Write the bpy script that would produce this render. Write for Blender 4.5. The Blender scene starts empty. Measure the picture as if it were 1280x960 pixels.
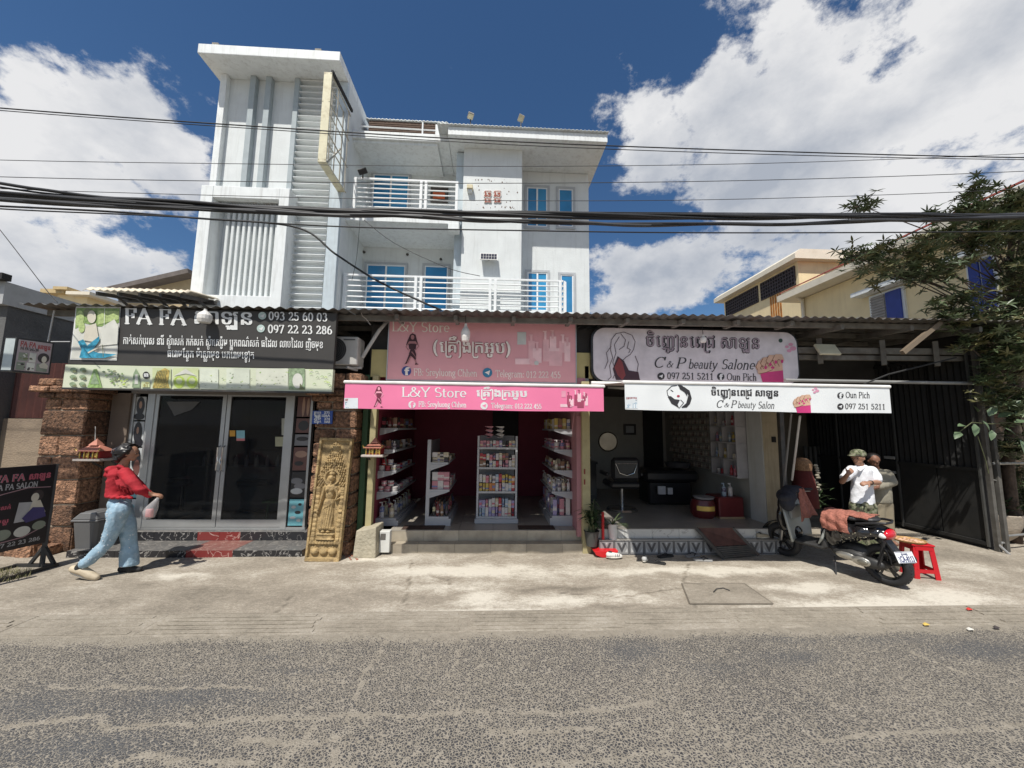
import bpy, math, random
from math import sin, cos, pi, radians, atan2, sqrt
from mathutils import Vector, Matrix, noise
random.seed(7)
S = bpy.context.scene
COL = S.collection

# ---------------------------------------------------------------- camera, sky, sun, exposure
FPX = 480.0                                   # focal length in pixels of the 1280 wide photograph
CAM = Vector((0, 0, 1.7))
YAW, PITCH, ROLL = radians(2.8), radians(6.4), 0.012
Fw = Vector((sin(YAW)*cos(PITCH), cos(YAW)*cos(PITCH), sin(PITCH)))
R0 = Vector((cos(YAW), -sin(YAW), 0)); U0 = R0.cross(Fw)
Rt = R0*cos(ROLL) + U0*sin(ROLL); Up = U0*cos(ROLL) - R0*sin(ROLL)
cd = bpy.data.cameras.new('camera'); cam = bpy.data.objects.new('camera', cd); COL.objects.link(cam)
cd.sensor_fit = 'HORIZONTAL'; cd.sensor_width = 36; cd.lens = FPX/1280*36
cd.clip_start = 0.05; cd.clip_end = 2000
M3 = Matrix((Rt, Up, -Fw)).transposed()
cam.matrix_world = Matrix.Translation(CAM) @ M3.to_4x4()
S.camera = cam

SUN_TO = Vector((-0.25, -0.56, 1.0)).normalized()      # towards the sun, measured from cast shadows
sd = bpy.data.lights.new('sun', 'SUN'); sd.energy = 5.0; sd.angle = radians(0.53); sd.color = (1.0, .955, .88)
so = bpy.data.objects.new('sun', sd); COL.objects.link(so)
so.rotation_euler = (-SUN_TO).to_track_quat('-Z', 'Y').to_euler()
S.view_settings.view_transform = 'Standard'; S.view_settings.look = 'None'
S.view_settings.exposure = 0.04; S.view_settings.gamma = 1.0
S.view_settings.use_curve_mapping = False
S.render.engine = 'CYCLES'

def ray(u, v): return Fw*FPX + Rt*(u-640) + Up*(480-v)
def P(u, v, Y):
    d = ray(u, v); return CAM + d*(Y/d.y)
def PX(u, v, X):
    d = ray(u, v); return CAM + d*(X/d.x)
def G(u, v, z=0.0):
    d = ray(u, v); return CAM + d*((z-CAM.z)/d.z)

W = bpy.data.worlds.new('World'); S.world = W; W.use_nodes = True
def build_world():
    nt = W.node_tree; nt.nodes.clear(); N = nt.nodes.new; L = nt.links.new
    out = N('ShaderNodeOutputWorld'); bg = N('ShaderNodeBackground')
    sky = N('ShaderNodeTexSky'); sky.sky_type = 'NISHITA'; sky.sun_disc = False
    sky.sun_elevation = math.asin(SUN_TO.z); sky.sun_rotation = atan2(SUN_TO.x, SUN_TO.y)
    sky.air_density = 1.0; sky.dust_density = 0.3; sky.ozone_density = 5.0
    bg.inputs['Strength'].default_value = 0.074
    tc = N('ShaderNodeTexCoord')
    nrm = N('ShaderNodeVectorMath'); nrm.operation = 'NORMALIZE'; L(tc.outputs['Generated'], nrm.inputs[0])
    D = nrm.outputs[0]
    def math_(op, a, b=None, c=None, clamp=False):
        m = N('ShaderNodeMath'); m.operation = op; m.use_clamp = clamp
        for i, x in enumerate((a, b, c)):
            if x is None: continue
            if isinstance(x, (int, float)): m.inputs[i].default_value = x
            else: L(x, m.inputs[i])
        return m.outputs[0]
    def noise_(scale, detail, rough, vec=D, off=(0, 0, 0)):
        mp = N('ShaderNodeMapping'); mp.inputs['Location'].default_value = off; mp.inputs['Scale'].default_value = (1, 1, 1.5)
        L(vec, mp.inputs[0])
        n = N('ShaderNodeTexNoise'); n.inputs['Scale'].default_value = scale; n.inputs['Detail'].default_value = detail
        n.inputs['Roughness'].default_value = rough; L(mp.outputs[0], n.inputs['Vector']); return n
    # clouds: a few masses where they stand in the sky, edges broken by noise, scattered ones elsewhere
    wob = noise_(4.0, 5, 0.6)
    add = N('ShaderNodeVectorMath'); add.operation = 'MULTIPLY_ADD'
    L(wob.outputs['Color'], add.inputs[0]); add.inputs[1].default_value = (.16, .16, .16); add.inputs[2].default_value = (-.08, -.08, -.08)
    dw = N('ShaderNodeVectorMath'); dw.operation = 'ADD'; L(D, dw.inputs[0]); L(add.outputs[0], dw.inputs[1])
    blobs = [(60,130,.17,1),(140,150,.17,1),(20,200,.15,1),(175,185,.13,.9),(90,225,.10,.8),(215,205,.13,.9),(120,225,.16,.8),(0,305,.10,.9),(90,350,.13,1),(150,345,.12,1),(215,350,.12,1),(10,355,.14,1),(240,235,.08,.7),
             (-160,170,.35,1),(-400,300,.7,.9),
             (1180,110,.36,1),(1040,150,.34,1),(900,120,.20,1),(800,130,.16,1),(960,230,.34,1),(1230,20,.34,1),(820,190,.22,1),
             (1120,250,.34,1),(860,340,.2,1),(790,350,.18,1),(760,380,.16,.8),(1010,300,.24,.8),(1300,150,.4,1),(1500,200,.6,1),(975,60,.16,.8),(1120,40,.2,.9)]
    acc = None
    for (u, v, r, w) in blobs:
        c = ray(u, v).normalized()
        r = r*(0.66 if u > 400 else 0.55)
        ds = N('ShaderNodeVectorMath'); ds.operation = 'DISTANCE'; L(dw.outputs[0], ds.inputs[0]); ds.inputs[1].default_value = c
        q = math_('DIVIDE', ds.outputs['Value'], r)
        q = math_('MULTIPLY', q, q)
        e = math_('MULTIPLY', math_('EXPONENT', math_('MULTIPLY', q, -1.1)), w*.92)
        acc = e if acc is None else math_('MAXIMUM', acc, e)
    # elsewhere in the sky (behind the camera, overhead): patchy fair-weather cloud
    back = N('ShaderNodeVectorMath'); back.operation = 'DOT_PRODUCT'; L(D, back.inputs[0]); back.inputs[1].default_value = Fw
    bk = math_('MULTIPLY', math_('SUBTRACT', 0.25, back.outputs['Value'], clamp=False), 2.0, clamp=True)
    n2 = noise_(2.2, 4, .55, off=(3, 1, 5))
    sc = math_('MULTIPLY', math_('MULTIPLY', math_('SUBTRACT', n2.outputs['Fac'], .42, clamp=True), 5.0, clamp=True), bk)
    acc = math_('MAXIMUM', acc, sc)
    n1 = noise_(5.5, 12, .66)
    n3 = noise_(2.6, 6, .55, off=(1, 7, 2))
    f = math_('ADD', acc, math_('MULTIPLY', math_('SUBTRACT', n1.outputs['Fac'], .5), 2.3))
    f = math_('ADD', f, math_('MULTIPLY', math_('SUBTRACT', n3.outputs['Fac'], .5), .35))
    mr = N('ShaderNodeMapRange'); mr.interpolation_type = 'SMOOTHSTEP'
    L(f, mr.inputs[0]); mr.inputs[1].default_value = .36; mr.inputs[2].default_value = .66
    fac = math_('MULTIPLY', mr.outputs[0], .97)
    # cloud brightness: thick cores greyer, edges and tops white, from the same density shifted towards the sun
    sh = noise_(5.0, 7, .58, off=(.035, .06, -.09)); sh2 = noise_(2.3, 4, .5, off=(5, 5, 2))
    br = math_('ADD', math_('MULTIPLY', sh.outputs['Fac'], .55), math_('MULTIPLY', sh2.outputs['Fac'], .65))
    br = math_('SUBTRACT', br, math_('MULTIPLY', f, .12))
    ramp = N('ShaderNodeValToRGB'); L(br, ramp.inputs[0])
    ramp.color_ramp.elements[0].position = .36; ramp.color_ramp.elements[0].color = (5.6, 6.1, 7.0, 1)
    ramp.color_ramp.elements[1].position = .60; ramp.color_ramp.elements[1].color = (11.0, 11.0, 11.1, 1)
    hs = N('ShaderNodeHueSaturation'); hs.inputs['Saturation'].default_value = 1.13; hs.inputs['Value'].default_value = 1.2
    L(sky.outputs[0], hs.inputs['Color'])
    mx = N('ShaderNodeMix'); mx.data_type = 'RGBA'; L(fac, mx.inputs['Factor'])
    L(hs.outputs[0], mx.inputs['A']); L(ramp.outputs[0], mx.inputs['B'])
    L(mx.outputs['Result'], bg.inputs['Color']); L(bg.outputs[0], out.inputs[0])
build_world()

# ---------------------------------------------------------------- materials
MATS = {}
def srgb(r, g, b):
    f = lambda c: ((c/255)/12.92 if c/255 <= .04045 else (((c/255)+.055)/1.055)**2.4)
    return (f(r), f(g), f(b))
def mat(name, col, rough=.6, metal=0, var=.12, vscale=6, bump=0.0, bscale=40, dirt=None, dscale=1.5, damt=.5, spec=.5,
        emit=None, trans=0, rnd=0.0, streak=False, coat=0, sheen=0, dthr=.5):
    if name in MATS: return MATS[name]
    m = bpy.data.materials.new(name); m.use_nodes = True; nt = m.node_tree; N = nt.nodes.new; L = nt.links.new
    b = nt.nodes['Principled BSDF']; b.inputs['Roughness'].default_value = rough; b.inputs['Metallic'].default_value = metal
    b.inputs['Specular IOR Level'].default_value = spec
    if coat: b.inputs['Coat Weight'].default_value = coat
    if trans: b.inputs['Transmission Weight'].default_value = trans
    tc = N('ShaderNodeTexCoord')
    n = N('ShaderNodeTexNoise'); n.inputs['Scale'].default_value = vscale; n.inputs['Detail'].default_value = 6; L(tc.outputs['Object'], n.inputs['Vector'])
    r = N('ShaderNodeMapRange'); L(n.outputs['Fac'], r.inputs[0]); r.inputs[1].default_value = .3; r.inputs[2].default_value = .7
    r.inputs[3].default_value = 1-var; r.inputs[4].default_value = 1+var
    mul = N('ShaderNodeVectorMath'); mul.operation = 'SCALE'; mul.inputs[0].default_value = col[:3]; L(r.outputs[0], mul.inputs['Scale'])
    last = mul.outputs[0]
    if rnd:
        oi = N('ShaderNodeObjectInfo'); rr = N('ShaderNodeMapRange'); L(oi.outputs['Random'], rr.inputs[0]); rr.inputs[3].default_value = 1-rnd; rr.inputs[4].default_value = 1+rnd
        m2 = N('ShaderNodeVectorMath'); m2.operation = 'SCALE'; L(last, m2.inputs[0]); L(rr.outputs[0], m2.inputs['Scale']); last = m2.outputs[0]
    if dirt:
        mp = N('ShaderNodeMapping'); L(tc.outputs['Object'], mp.inputs[0])
        if streak: mp.inputs['Scale'].default_value = (4, 4, .35)
        dn = N('ShaderNodeTexNoise'); dn.inputs['Scale'].default_value = dscale; dn.inputs['Detail'].default_value = 8; dn.inputs['Roughness'].default_value = .65
        L(mp.outputs[0], dn.inputs['Vector'])
        dr = N('ShaderNodeMapRange'); L(dn.outputs['Fac'], dr.inputs[0]); dr.inputs[1].default_value = dthr; dr.inputs[2].default_value = dthr+.22; dr.inputs[4].default_value = damt
        mx = N('ShaderNodeMix'); mx.data_type = 'RGBA'; L(dr.outputs[0], mx.inputs['Factor']); L(last, mx.inputs['A']); mx.inputs['B'].default_value = (*dirt[:3], 1)
        last = mx.outputs['Result']
    L(last, b.inputs['Base Color'])
    if emit: b.inputs['Emission Color'].default_value = (*col[:3], 1); b.inputs['Emission Strength'].default_value = emit
    if bump:
        bn = N('ShaderNodeTexNoise'); bn.inputs['Scale'].default_value = bscale; bn.inputs['Detail'].default_value = 5; L(tc.outputs['Object'], bn.inputs['Vector'])
        bb = N('ShaderNodeBump'); bb.inputs['Strength'].default_value = min(1, bump); bb.inputs['Distance'].default_value = .02 if bump <= 1 else .02*bump
        L(bn.outputs['Fac'], bb.inputs['Height']); L(bb.outputs[0], b.inputs['Normal'])
    MATS[name] = m; return m

# ---------------------------------------------------------------- mesh builder
class MB:
    def __init__(s): s.v = []; s.f = []; s.m = []; s.cur = 0
    def mat(s, i): s.cur = i; return s
    def add(s, vs, fs):
        o = len(s.v); s.v += [tuple(x) for x in vs]; s.f += [tuple(i+o for i in f) for f in fs]; s.m += [s.cur]*len(fs); return s
    def box(s, x0, x1, y0, y1, z0, z1, M=None, jit=0):
        vs = [(x0,y0,z0),(x1,y0,z0),(x1,y1,z0),(x0,y1,z0),(x0,y0,z1),(x1,y0,z1),(x1,y1,z1),(x0,y1,z1)]
        if jit: vs = [tuple(c+random.uniform(-jit, jit) for c in p) for p in vs]
        if M is not None: vs = [M @ Vector(p) for p in vs]
        return s.add(vs, [(0,3,2,1),(4,5,6,7),(0,1,5,4),(1,2,6,5),(2,3,7,6),(3,0,4,7)])
    def rbox(s, x0, x1, y0, y1, z0, z1, r=.01, M=None):       # box with chamfered edges
        vs = []; fs = []
        def inset(a, b): return (a+r, b-r)
        X = (x0, x1); Y = (y0, y1); Z = (z0, z1); Xi = inset(x0, x1); Yi = inset(y0, y1); Zi = inset(z0, z1)
        idx = {}
        for i in (0, 1):
            for j in (0, 1):
                for k in (0, 1):
                    for a in range(3):
                        p = [Xi[i], Yi[j], Zi[k]]; p[a] = (X[i], Y[j], Z[k])[a]
                        idx[(i, j, k, a)] = len(vs); vs.append(tuple(p))
        q = lambda *t: tuple(idx[x] for x in t)
        for s1 in (0, 1):
            a = q((s1,0,0,0),(s1,1,0,0),(s1,1,1,0),(s1,0,1,0)); fs.append(a if s1 else a[::-1])
            a = q((0,s1,0,1),(0,s1,1,1),(1,s1,1,1),(1,s1,0,1)); fs.append(a if s1 else a[::-1])
            a = q((0,0,s1,2),(1,0,s1,2),(1,1,s1,2),(0,1,s1,2)); fs.append(a if s1 else a[::-1])
        for i in (0, 1):
            for j in (0, 1):
                a = q((i,j,0,0),(i,j,1,0),(i,j,1,1),(i,j,0,1)); fs.append(a if (i == j) else a[::-1])
                a = q((i,0,j,0),(i,1,j,0),(i,1,j,2),(i,0,j,2)); fs.append(a[::-1] if (i == j) else a)
                a = q((0,i,j,1),(1,i,j,1),(1,i,j,2),(0,i,j,2)); fs.append(a if (i == j) else a[::-1])
                for k in (0, 1):
                    a = q((i,j,k,0),(i,j,k,1),(i,j,k,2)); fs.append(a if (i+j+k) % 2 == 1 else a[::-1])
        if M is not None: vs = [M @ Vector(p) for p in vs]
        return s.add(vs, fs)
    def cyl(s, p0, p1, r0, r1=None, n=12, cap=True):
        r1 = r0 if r1 is None else r1; p0 = Vector(p0); p1 = Vector(p1); d = (p1-p0)
        if d.length < 1e-7: return s
        d.normalize(); a = d.orthogonal().normalized(); b = d.cross(a)
        vs = [p0+(a*cos(2*pi*i/n)+b*sin(2*pi*i/n))*r0 for i in range(n)]+[p1+(a*cos(2*pi*i/n)+b*sin(2*pi*i/n))*r1 for i in range(n)]
        fs = [(i, (i+1) % n, n+(i+1) % n, n+i) for i in range(n)]
        if cap: fs += [tuple(range(n))[::-1], tuple(range(n, 2*n))]
        return s.add(vs, fs)
    def tube(s, pts, r, n=8, closed=False, cap=True):
        pts = [Vector(p) for p in pts]; k = len(pts); rr = r if hasattr(r, '__len__') else [r]*k
        vs = []; fs = []; a = None
        for i, p in enumerate(pts):
            d = (pts[(i+1) % k]-pts[i-1]) if (closed or 0 < i < k-1) else (pts[1]-pts[0] if i == 0 else pts[-1]-pts[-2])
            d.normalize()
            a = d.orthogonal().normalized() if a is None else (a-d*a.dot(d)).normalized()
            b = d.cross(a)
            vs += [p+(a*cos(2*pi*j/n)+b*sin(2*pi*j/n))*rr[i] for j in range(n)]
        for i in range(k if closed else k-1):
            i2 = (i+1) % k
            fs += [(i*n+j, i*n+(j+1) % n, i2*n+(j+1) % n, i2*n+j) for j in range(n)]
        if cap and not closed: fs += [tuple(range(n))[::-1], tuple(range((k-1)*n, k*n))]
        return s.add(vs, fs)
    def lathe(s, prof, c=(0, 0, 0), n=20, M=None, a0=0, a1=2*pi):   # profile of (radius, z)
        full = abs(a1-a0-2*pi) < 1e-6; m = n if full else n+1
        vs = []
        for r, z in prof:
            for j in range(m):
                t = a0+(a1-a0)*j/n; vs.append(Vector((c[0]+r*cos(t), c[1]+r*sin(t), c[2]+z)))
        fs = []
        for i in range(len(prof)-1):
            for j in range(n):
                j2 = (j+1) % m if full else j+1
                fs.append((i*m+j, i*m+j2, (i+1)*m+j2, (i+1)*m+j))
        if M is not None: vs = [M @ v for v in vs]
        return s.add(vs, fs)
    def ell(s, c, r, n=12, k=8, M=None):
        prof = [(max(1e-4, sin(pi*i/k)), -cos(pi*i/k)) for i in range(k+1)]
        vs = []; 
        for a, z in prof:
            for j in range(n):
                p = Vector((a*cos(2*pi*j/n)*r[0], a*sin(2*pi*j/n)*r[1], z*r[2]))
                if M is not None: p = M @ p
                vs.append(p+Vector(c))
        fs = [(i*n+j, i*n+(j+1) % n, (i+1)*n+(j+1) % n, (i+1)*n+j) for i in range(k) for j in range(n)]
        return s.add(vs, fs)
    def prism(s, poly, y0, y1, fn=None):         # polygon of (a, b) extruded; fn maps (a, t, b) to a point
        n = len(poly); fn = fn or (lambda a, t, b: (a, t, b))
        area = sum(poly[i][0]*poly[(i+1) % n][1]-poly[(i+1) % n][0]*poly[i][1] for i in range(n))
        if area < 0: poly = poly[::-1]
        vs = [fn(a, y0, b) for a, b in poly]+[fn(a, y1, b) for a, b in poly]
        return s.add(vs, [tuple(range(n)), tuple(range(n, 2*n))[::-1]]+[(i, n+i, n+(i+1) % n, (i+1) % n) for i in range(n)])
    def quad(s, a, b, c, d): return s.add([a, b, c, d], [(0, 1, 2, 3)])
    def bar(s, p0, p1, w, h, up=(0, 0, 1)):       # rectangular bar between two points
        p0 = Vector(p0); p1 = Vector(p1); d = (p1-p0).normalized(); u = Vector(up)
        a = d.cross(u); a = (a if a.length > 1e-4 else d.orthogonal()).normalized()*w/2; b = a.cross(d).normalized()*h/2
        vs = [p0-a-b, p0+a-b, p0+a+b, p0-a+b, p1-a-b, p1+a-b, p1+a+b, p1-a+b]
        return s.add(vs, [(0,1,2,3),(4,7,6,5),(0,4,5,1),(1,5,6,2),(2,6,7,3),(3,7,4,0)])
    def mesh(s, name, mats, off=(0, 0, 0), smooth=False):
        me = bpy.data.meshes.new(name); o = Vector(off)
        me.from_pydata([tuple(Vector(p)-o) for p in s.v], [], s.f)
        for m in (mats if isinstance(mats, (list, tuple)) else [mats]): me.materials.append(m)
        if len(me.materials) > 1 and len(me.polygons) == len(s.m): me.polygons.foreach_set('material_index', s.m)
        if smooth:
            me.polygons.foreach_set('use_smooth', [True]*len(me.polygons))
            if smooth != 'all': me.set_sharp_from_angle(angle=radians(38))
        me.update(); return me
    def build(s, name, mats, parent=None, smooth=False, bevel=0, **props):
        if parent is not None: off = wloc(parent)
        else:
            xs = [p[0] for p in s.v]; ys = [p[1] for p in s.v]; zs = [p[2] for p in s.v]
            off = Vector(((min(xs)+max(xs))/2, (min(ys)+max(ys))/2, min(zs)))
        o = bpy.data.objects.new(name, s.mesh(name, mats, off, smooth)); COL.objects.link(o)
        if parent is not None: o.parent = parent
        else: o.location = off
        if bevel:
            b = o.modifiers.new('b', 'BEVEL'); b.width = bevel; b.segments = 2; b.limit_method = 'ANGLE'
        for k, v in props.items(): o[k] = v
        return o
def wloc(o):
    v = Vector(o.location)
    while o.parent: o = o.parent; v += Vector(o.location)
    return v
def thing(name, label, cat, loc=(0, 0, 0), group=None):
    o = bpy.data.objects.new(name, None); COL.objects.link(o); o.location = loc; o.empty_display_size = .2
    o['label'] = label; o['category'] = cat
    if group: o['group'] = group
    return o
def tag(o, label, cat, group=None):
    o['label'] = label; o['category'] = cat
    if group: o['group'] = group
    return o
def dup(root, loc, rz=None, label=None, group=None):
    r = root.copy(); COL.objects.link(r); r.location = loc
    if rz is not None: r.rotation_euler = (0, 0, rz)
    if label: r['label'] = label
    if group: r['group'] = group
    for ch in root.children:
        c = ch.copy(); COL.objects.link(c); c.parent = r
        for g in ch.children:
            d = g.copy(); COL.objects.link(d); d.parent = c
    return r
def loft(mb, secs, n=20):       # closed body of elliptical sections (centre, rx, ry)
    vs = []
    for c, rx, ry in secs: vs += [(c[0]+rx*cos(2*pi*i/n), c[1]+ry*sin(2*pi*i/n), c[2]) for i in range(n)]
    k = len(secs); fs = [(j*n+i, j*n+(i+1) % n, (j+1)*n+(i+1) % n, (j+1)*n+i) for j in range(k-1) for i in range(n)]+[tuple(range(n))[::-1], tuple(range((k-1)*n, k*n))]
    if secs[0][0][2] > secs[-1][0][2]: fs = [f[::-1] for f in fs]
    return mb.add(vs, fs)
def organic(name, mats, mb, parent=None, voxel=.012, smooth=6, wrinkle=None, **props):     # overlapping shapes fused into one continuous skin
    if parent is not None: off = wloc(parent)
    else:
        xs = [p[0] for p in mb.v]; ys = [p[1] for p in mb.v]; zs = [p[2] for p in mb.v]
        off = Vector(((min(xs)+max(xs))/2, (min(ys)+max(ys))/2, min(zs)))
    o = bpy.data.objects.new(name, mb.mesh(name, mats, off)); COL.objects.link(o)
    r = o.modifiers.new('r', 'REMESH'); r.mode = 'VOXEL'; r.voxel_size = voxel; r.use_smooth_shade = True
    if smooth: sm = o.modifiers.new('s', 'SMOOTH'); sm.iterations = smooth; sm.factor = .5
    dg = bpy.context.evaluated_depsgraph_get(); ev = o.evaluated_get(dg)
    me = bpy.data.meshes.new_from_object(ev); o.modifiers.clear(); o.data = me; me.name = name
    if wrinkle:                       # cloth folds: ridged noise stretched along a direction
        amp, sc, st = wrinkle; nn = [v.normal.copy() for v in me.vertices]
        for v, nrm in zip(me.vertices, nn):
            p = v.co+off; q = Vector((p.x*sc*st[0], p.y*sc*st[1], p.z*sc*st[2]))
            d = 1-abs(noise.noise(q))*2.2+.5*noise.noise(q*2.1+Vector((3, 1, 2)))-.55
            v.co += nrm*amp*d
    me.polygons.foreach_set('use_smooth', [True]*len(me.polygons))
    if parent is not None: o.parent = parent
    else: o.location = off
    for k, v in props.items(): o[k] = v
    return o
def limb(mb, pts, rs, n=10):        # tapered limb with rounded joints
    for i in range(len(pts)-1): mb.cyl(pts[i], pts[i+1], rs[i], rs[i+1], n)
    for p, r in zip(pts, rs): mb.ell(p, (r, r, r), 10, 6)
    return mb
def pbox(mb, u0, v0, u1, v1, Y, depth, r=0):   # a box whose front face spans a photo rectangle at distance Y
    um, vm = (u0+u1)/2, (v0+v1)/2
    x0, x1 = P(u0, vm, Y).x, P(u1, vm, Y).x; z1, z0 = P(um, v0, Y).z, P(um, v1, Y).z
    if r: mb.rbox(x0, x1, Y, Y+depth, z0, z1, r)
    else: mb.box(x0, x1, Y, Y+depth, z0, z1)
    return x0, x1, z0, z1

# ---------------------------------------------------------------- flat print: lettering and pictures
def arc(cx, cy, rx, ry, a0, a1, n=9):
    return [(cx+rx*cos(radians(a0+(a1-a0)*i/n)), cy+ry*sin(radians(a0+(a1-a0)*i/n))) for i in range(n+1)]
# serif stroke letters: (advance, strokes, serifs[(x, y, half width)]); em height 1, capitals .68, lower case .45
GL = {
 'A': (.70, [[(.06,0),(.34,.68)],[(.34,.68),(.62,0)],[(.16,.24),(.52,.24)]], [(.08,0,.09),(.60,0,.11)]),
 'B': (.60, [[(.14,0),(.14,.68)],[(.14,.68)]+arc(.30,.51,.17,.17,90,-90)+[(.14,.34)],[(.14,.34)]+arc(.32,.17,.2,.17,90,-90)+[(.14,0)]], [(.12,0,.08),(.12,.68,.08)]),
 'C': (.66, [arc(.36,.34,.28,.34,45,315,14),[(.58,.68),(.58,.5)]], []),
 'D': (.70, [[(.14,0),(.14,.68)],[(.14,.68)]+arc(.30,.34,.32,.34,90,-90,12)+[(.14,0)]], [(.12,0,.08),(.12,.68,.08)]),
 'F': (.56, [[(.14,0),(.14,.68)],[(.14,.68),(.5,.68),(.5,.54)],[(.14,.36),(.40,.36)],[(.40,.43),(.40,.29)]], [(.14,0,.11),(.12,.68,.08)]),
 'L': (.56, [[(.14,0),(.14,.68)],[(.14,0),(.5,0),(.52,.16)]], [(.14,.68,.1),(.12,0,.08)]),
 'N': (.72, [[(.13,0),(.13,.68)],[(.13,.68),(.58,0)],[(.58,0),(.58,.68)]], [(.13,0,.08),(.58,.68,.08),(.08,.68,.06)]),
 'O': (.72, [arc(.36,.34,.29,.34,0,360,18)], []),
 'P': (.58, [[(.14,0),(.14,.68)],[(.14,.68)]+arc(.32,.5,.19,.18,90,-90)+[(.14,.32)]], [(.14,0,.1),(.12,.68,.08)]),
 'S': (.52, [arc(.27,.51,.18,.17,40,270,9)+arc(.27,.17,.2,.17,90,-140,9)], []),
 'T': (.62, [[(.31,0),(.31,.68)],[(.05,.54),(.05,.68),(.57,.68),(.57,.54)]], [(.31,0,.1)]),
 'Y': (.64, [[(.05,.68),(.32,.32)],[(.59,.68),(.32,.32)],[(.32,.34),(.32,0)]], [(.32,0,.1),(.07,.68,.09),(.57,.68,.08)]),
 '&': (.78, [[(.70,.40),(.56,.12)]+arc(.28,.16,.22,.17,-30,-200,8)+[(.12,.32),(.36,.48)]+arc(.30,.56,.11,.12,-20,200,8)+[(.24,.46),(.70,0)]], [(.68,.42,.08)]),
 'a': (.48, [arc(.23,.33,.13,.12,150,0,6)+[(.36,.3),(.36,.06),(.44,.02)],arc(.22,.14,.14,.14,80,350,9)], []),
 'b': (.52, [[(.12,.70),(.12,.02)],arc(.28,.22,.17,.22,130,-130,12)], [(.08,.70,.05)]),
 'c': (.44, [arc(.25,.22,.18,.22,50,310,10)], []),
 'e': (.46, [[(.08,.24),(.40,.24)]+arc(.24,.24,.17,.21,0,310,12)], []),
 'f': (.32, [[(.14,0),(.14,.55)]+arc(.24,.56,.1,.12,180,40,6),[(.04,.43),(.28,.43)]], [(.15,0,.09)]),
 'g': (.48, [arc(.22,.28,.14,.16,0,360,12),[(.34,.4),(.46,.45)],[(.14,.13),(.14,.04),(.34,.02)]+arc(.24,-.1,.17,.11,40,-220,9)], []),
 'h': (.54, [[(.12,0),(.12,.70)],[(.12,.34)]+arc(.27,.29,.14,.15,150,0,6)+[(.42,0)]], [(.12,0,.09),(.42,0,.08),(.08,.7,.05)]),
 'i': (.26, [[(.13,0),(.13,.44)],arc(.13,.62,.03,.03,0,360,6)], [(.13,0,.09),(.09,.44,.05)]),
 'l': (.26, [[(.13,0),(.13,.70)]], [(.13,0,.09),(.09,.7,.05)]),
 'm': (.80, [[(.12,0),(.12,.44)],[(.12,.34)]+arc(.26,.29,.14,.15,150,0,6)+[(.40,0)],[(.40,.32)]+arc(.54,.29,.14,.15,150,0,6)+[(.68,0)]], [(.12,0,.08),(.40,0,.07),(.68,0,.08),(.08,.44,.05)]),
 'n': (.54, [[(.12,0),(.12,.44)],[(.12,.34)]+arc(.27,.29,.14,.15,150,0,6)+[(.42,0)]], [(.12,0,.09),(.42,0,.08),(.08,.44,.05)]),
 'o': (.50, [arc(.25,.22,.18,.22,0,360,14)], []),
 'r': (.38, [[(.12,0),(.12,.44)],[(.12,.32)]+arc(.27,.32,.12,.12,150,40,4)], [(.13,0,.1),(.08,.44,.05)]),
 's': (.40, [arc(.20,.33,.12,.11,40,270,7)+arc(.20,.11,.14,.11,90,-140,7)], []),
 't': (.34, [[(.14,.58),(.14,.1)]+arc(.22,.1,.08,.1,180,320,5),[(.03,.43),(.29,.43)]], []),
 'u': (.54, [[(.12,.44),(.12,.16)]+arc(.25,.14,.13,.14,180,340,6)+[(.40,.2)],[(.41,.44),(.41,0),(.48,0)]], [(.08,.44,.05),(.37,.44,.05)]),
 'y': (.50, [[(.06,.44),(.26,.02)],[(.45,.44),(.22,-.12),(.12,-.2),(.05,-.16)]], [(.07,.44,.07),(.43,.44,.06)]),
 'x': (.50, [[(.06,.44),(.42,0)],[(.42,.44),(.06,0)]], []),
 '0': (.50, [arc(.25,.31,.17,.32,0,360,16)], []), '1': (.50, [[(.12,.52),(.26,.62),(.26,0)]], [(.26,0,.13)]),
 '2': (.50, [arc(.24,.46,.15,.17,160,-30,8)+[(.08,.02),(.42,.02),(.43,.12)]], []),
 '3': (.50, [arc(.23,.48,.14,.15,150,-80,8),arc(.23,.17,.17,.18,80,-150,9)], []),
 '4': (.50, [[(.34,0),(.34,.62),(.06,.18),(.45,.18)]], [(.34,0,.09)]),
 '5': (.50, [[(.40,.62),(.14,.62),(.13,.36)]+arc(.23,.2,.18,.2,110,-150,10)], []),
 '6': (.50, [arc(.36,.28,.27,.36,100,190,7)+arc(.25,.19,.16,.19,180,540,14)], []),
 '7': (.50, [[(.08,.52),(.09,.62),(.43,.62),(.2,0)]], []),
 '8': (.50, [arc(.25,.47,.13,.15,0,360,12),arc(.25,.16,.16,.16,0,360,12)], []),
 '9': (.50, [arc(.25,.43,.16,.19,0,360,14),arc(.14,.36,.27,.36,20,-70,7)], []),
 ':': (.24, [arc(.12,.05,.03,.03,0,360,6),arc(.12,.38,.03,.03,0,360,6)], []),
 '(': (.34, [arc(.42,.26,.3,.5,125,235,8)], []), ')': (.34, [arc(-.08,.26,.3,.5,55,-55,8)], []),
 ' ': (.28, [], []), '-': (.36, [[(.06,.24),(.30,.24)]], []), '/': (.4, [[(.05,0),(.35,.7)]], []),
}
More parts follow.
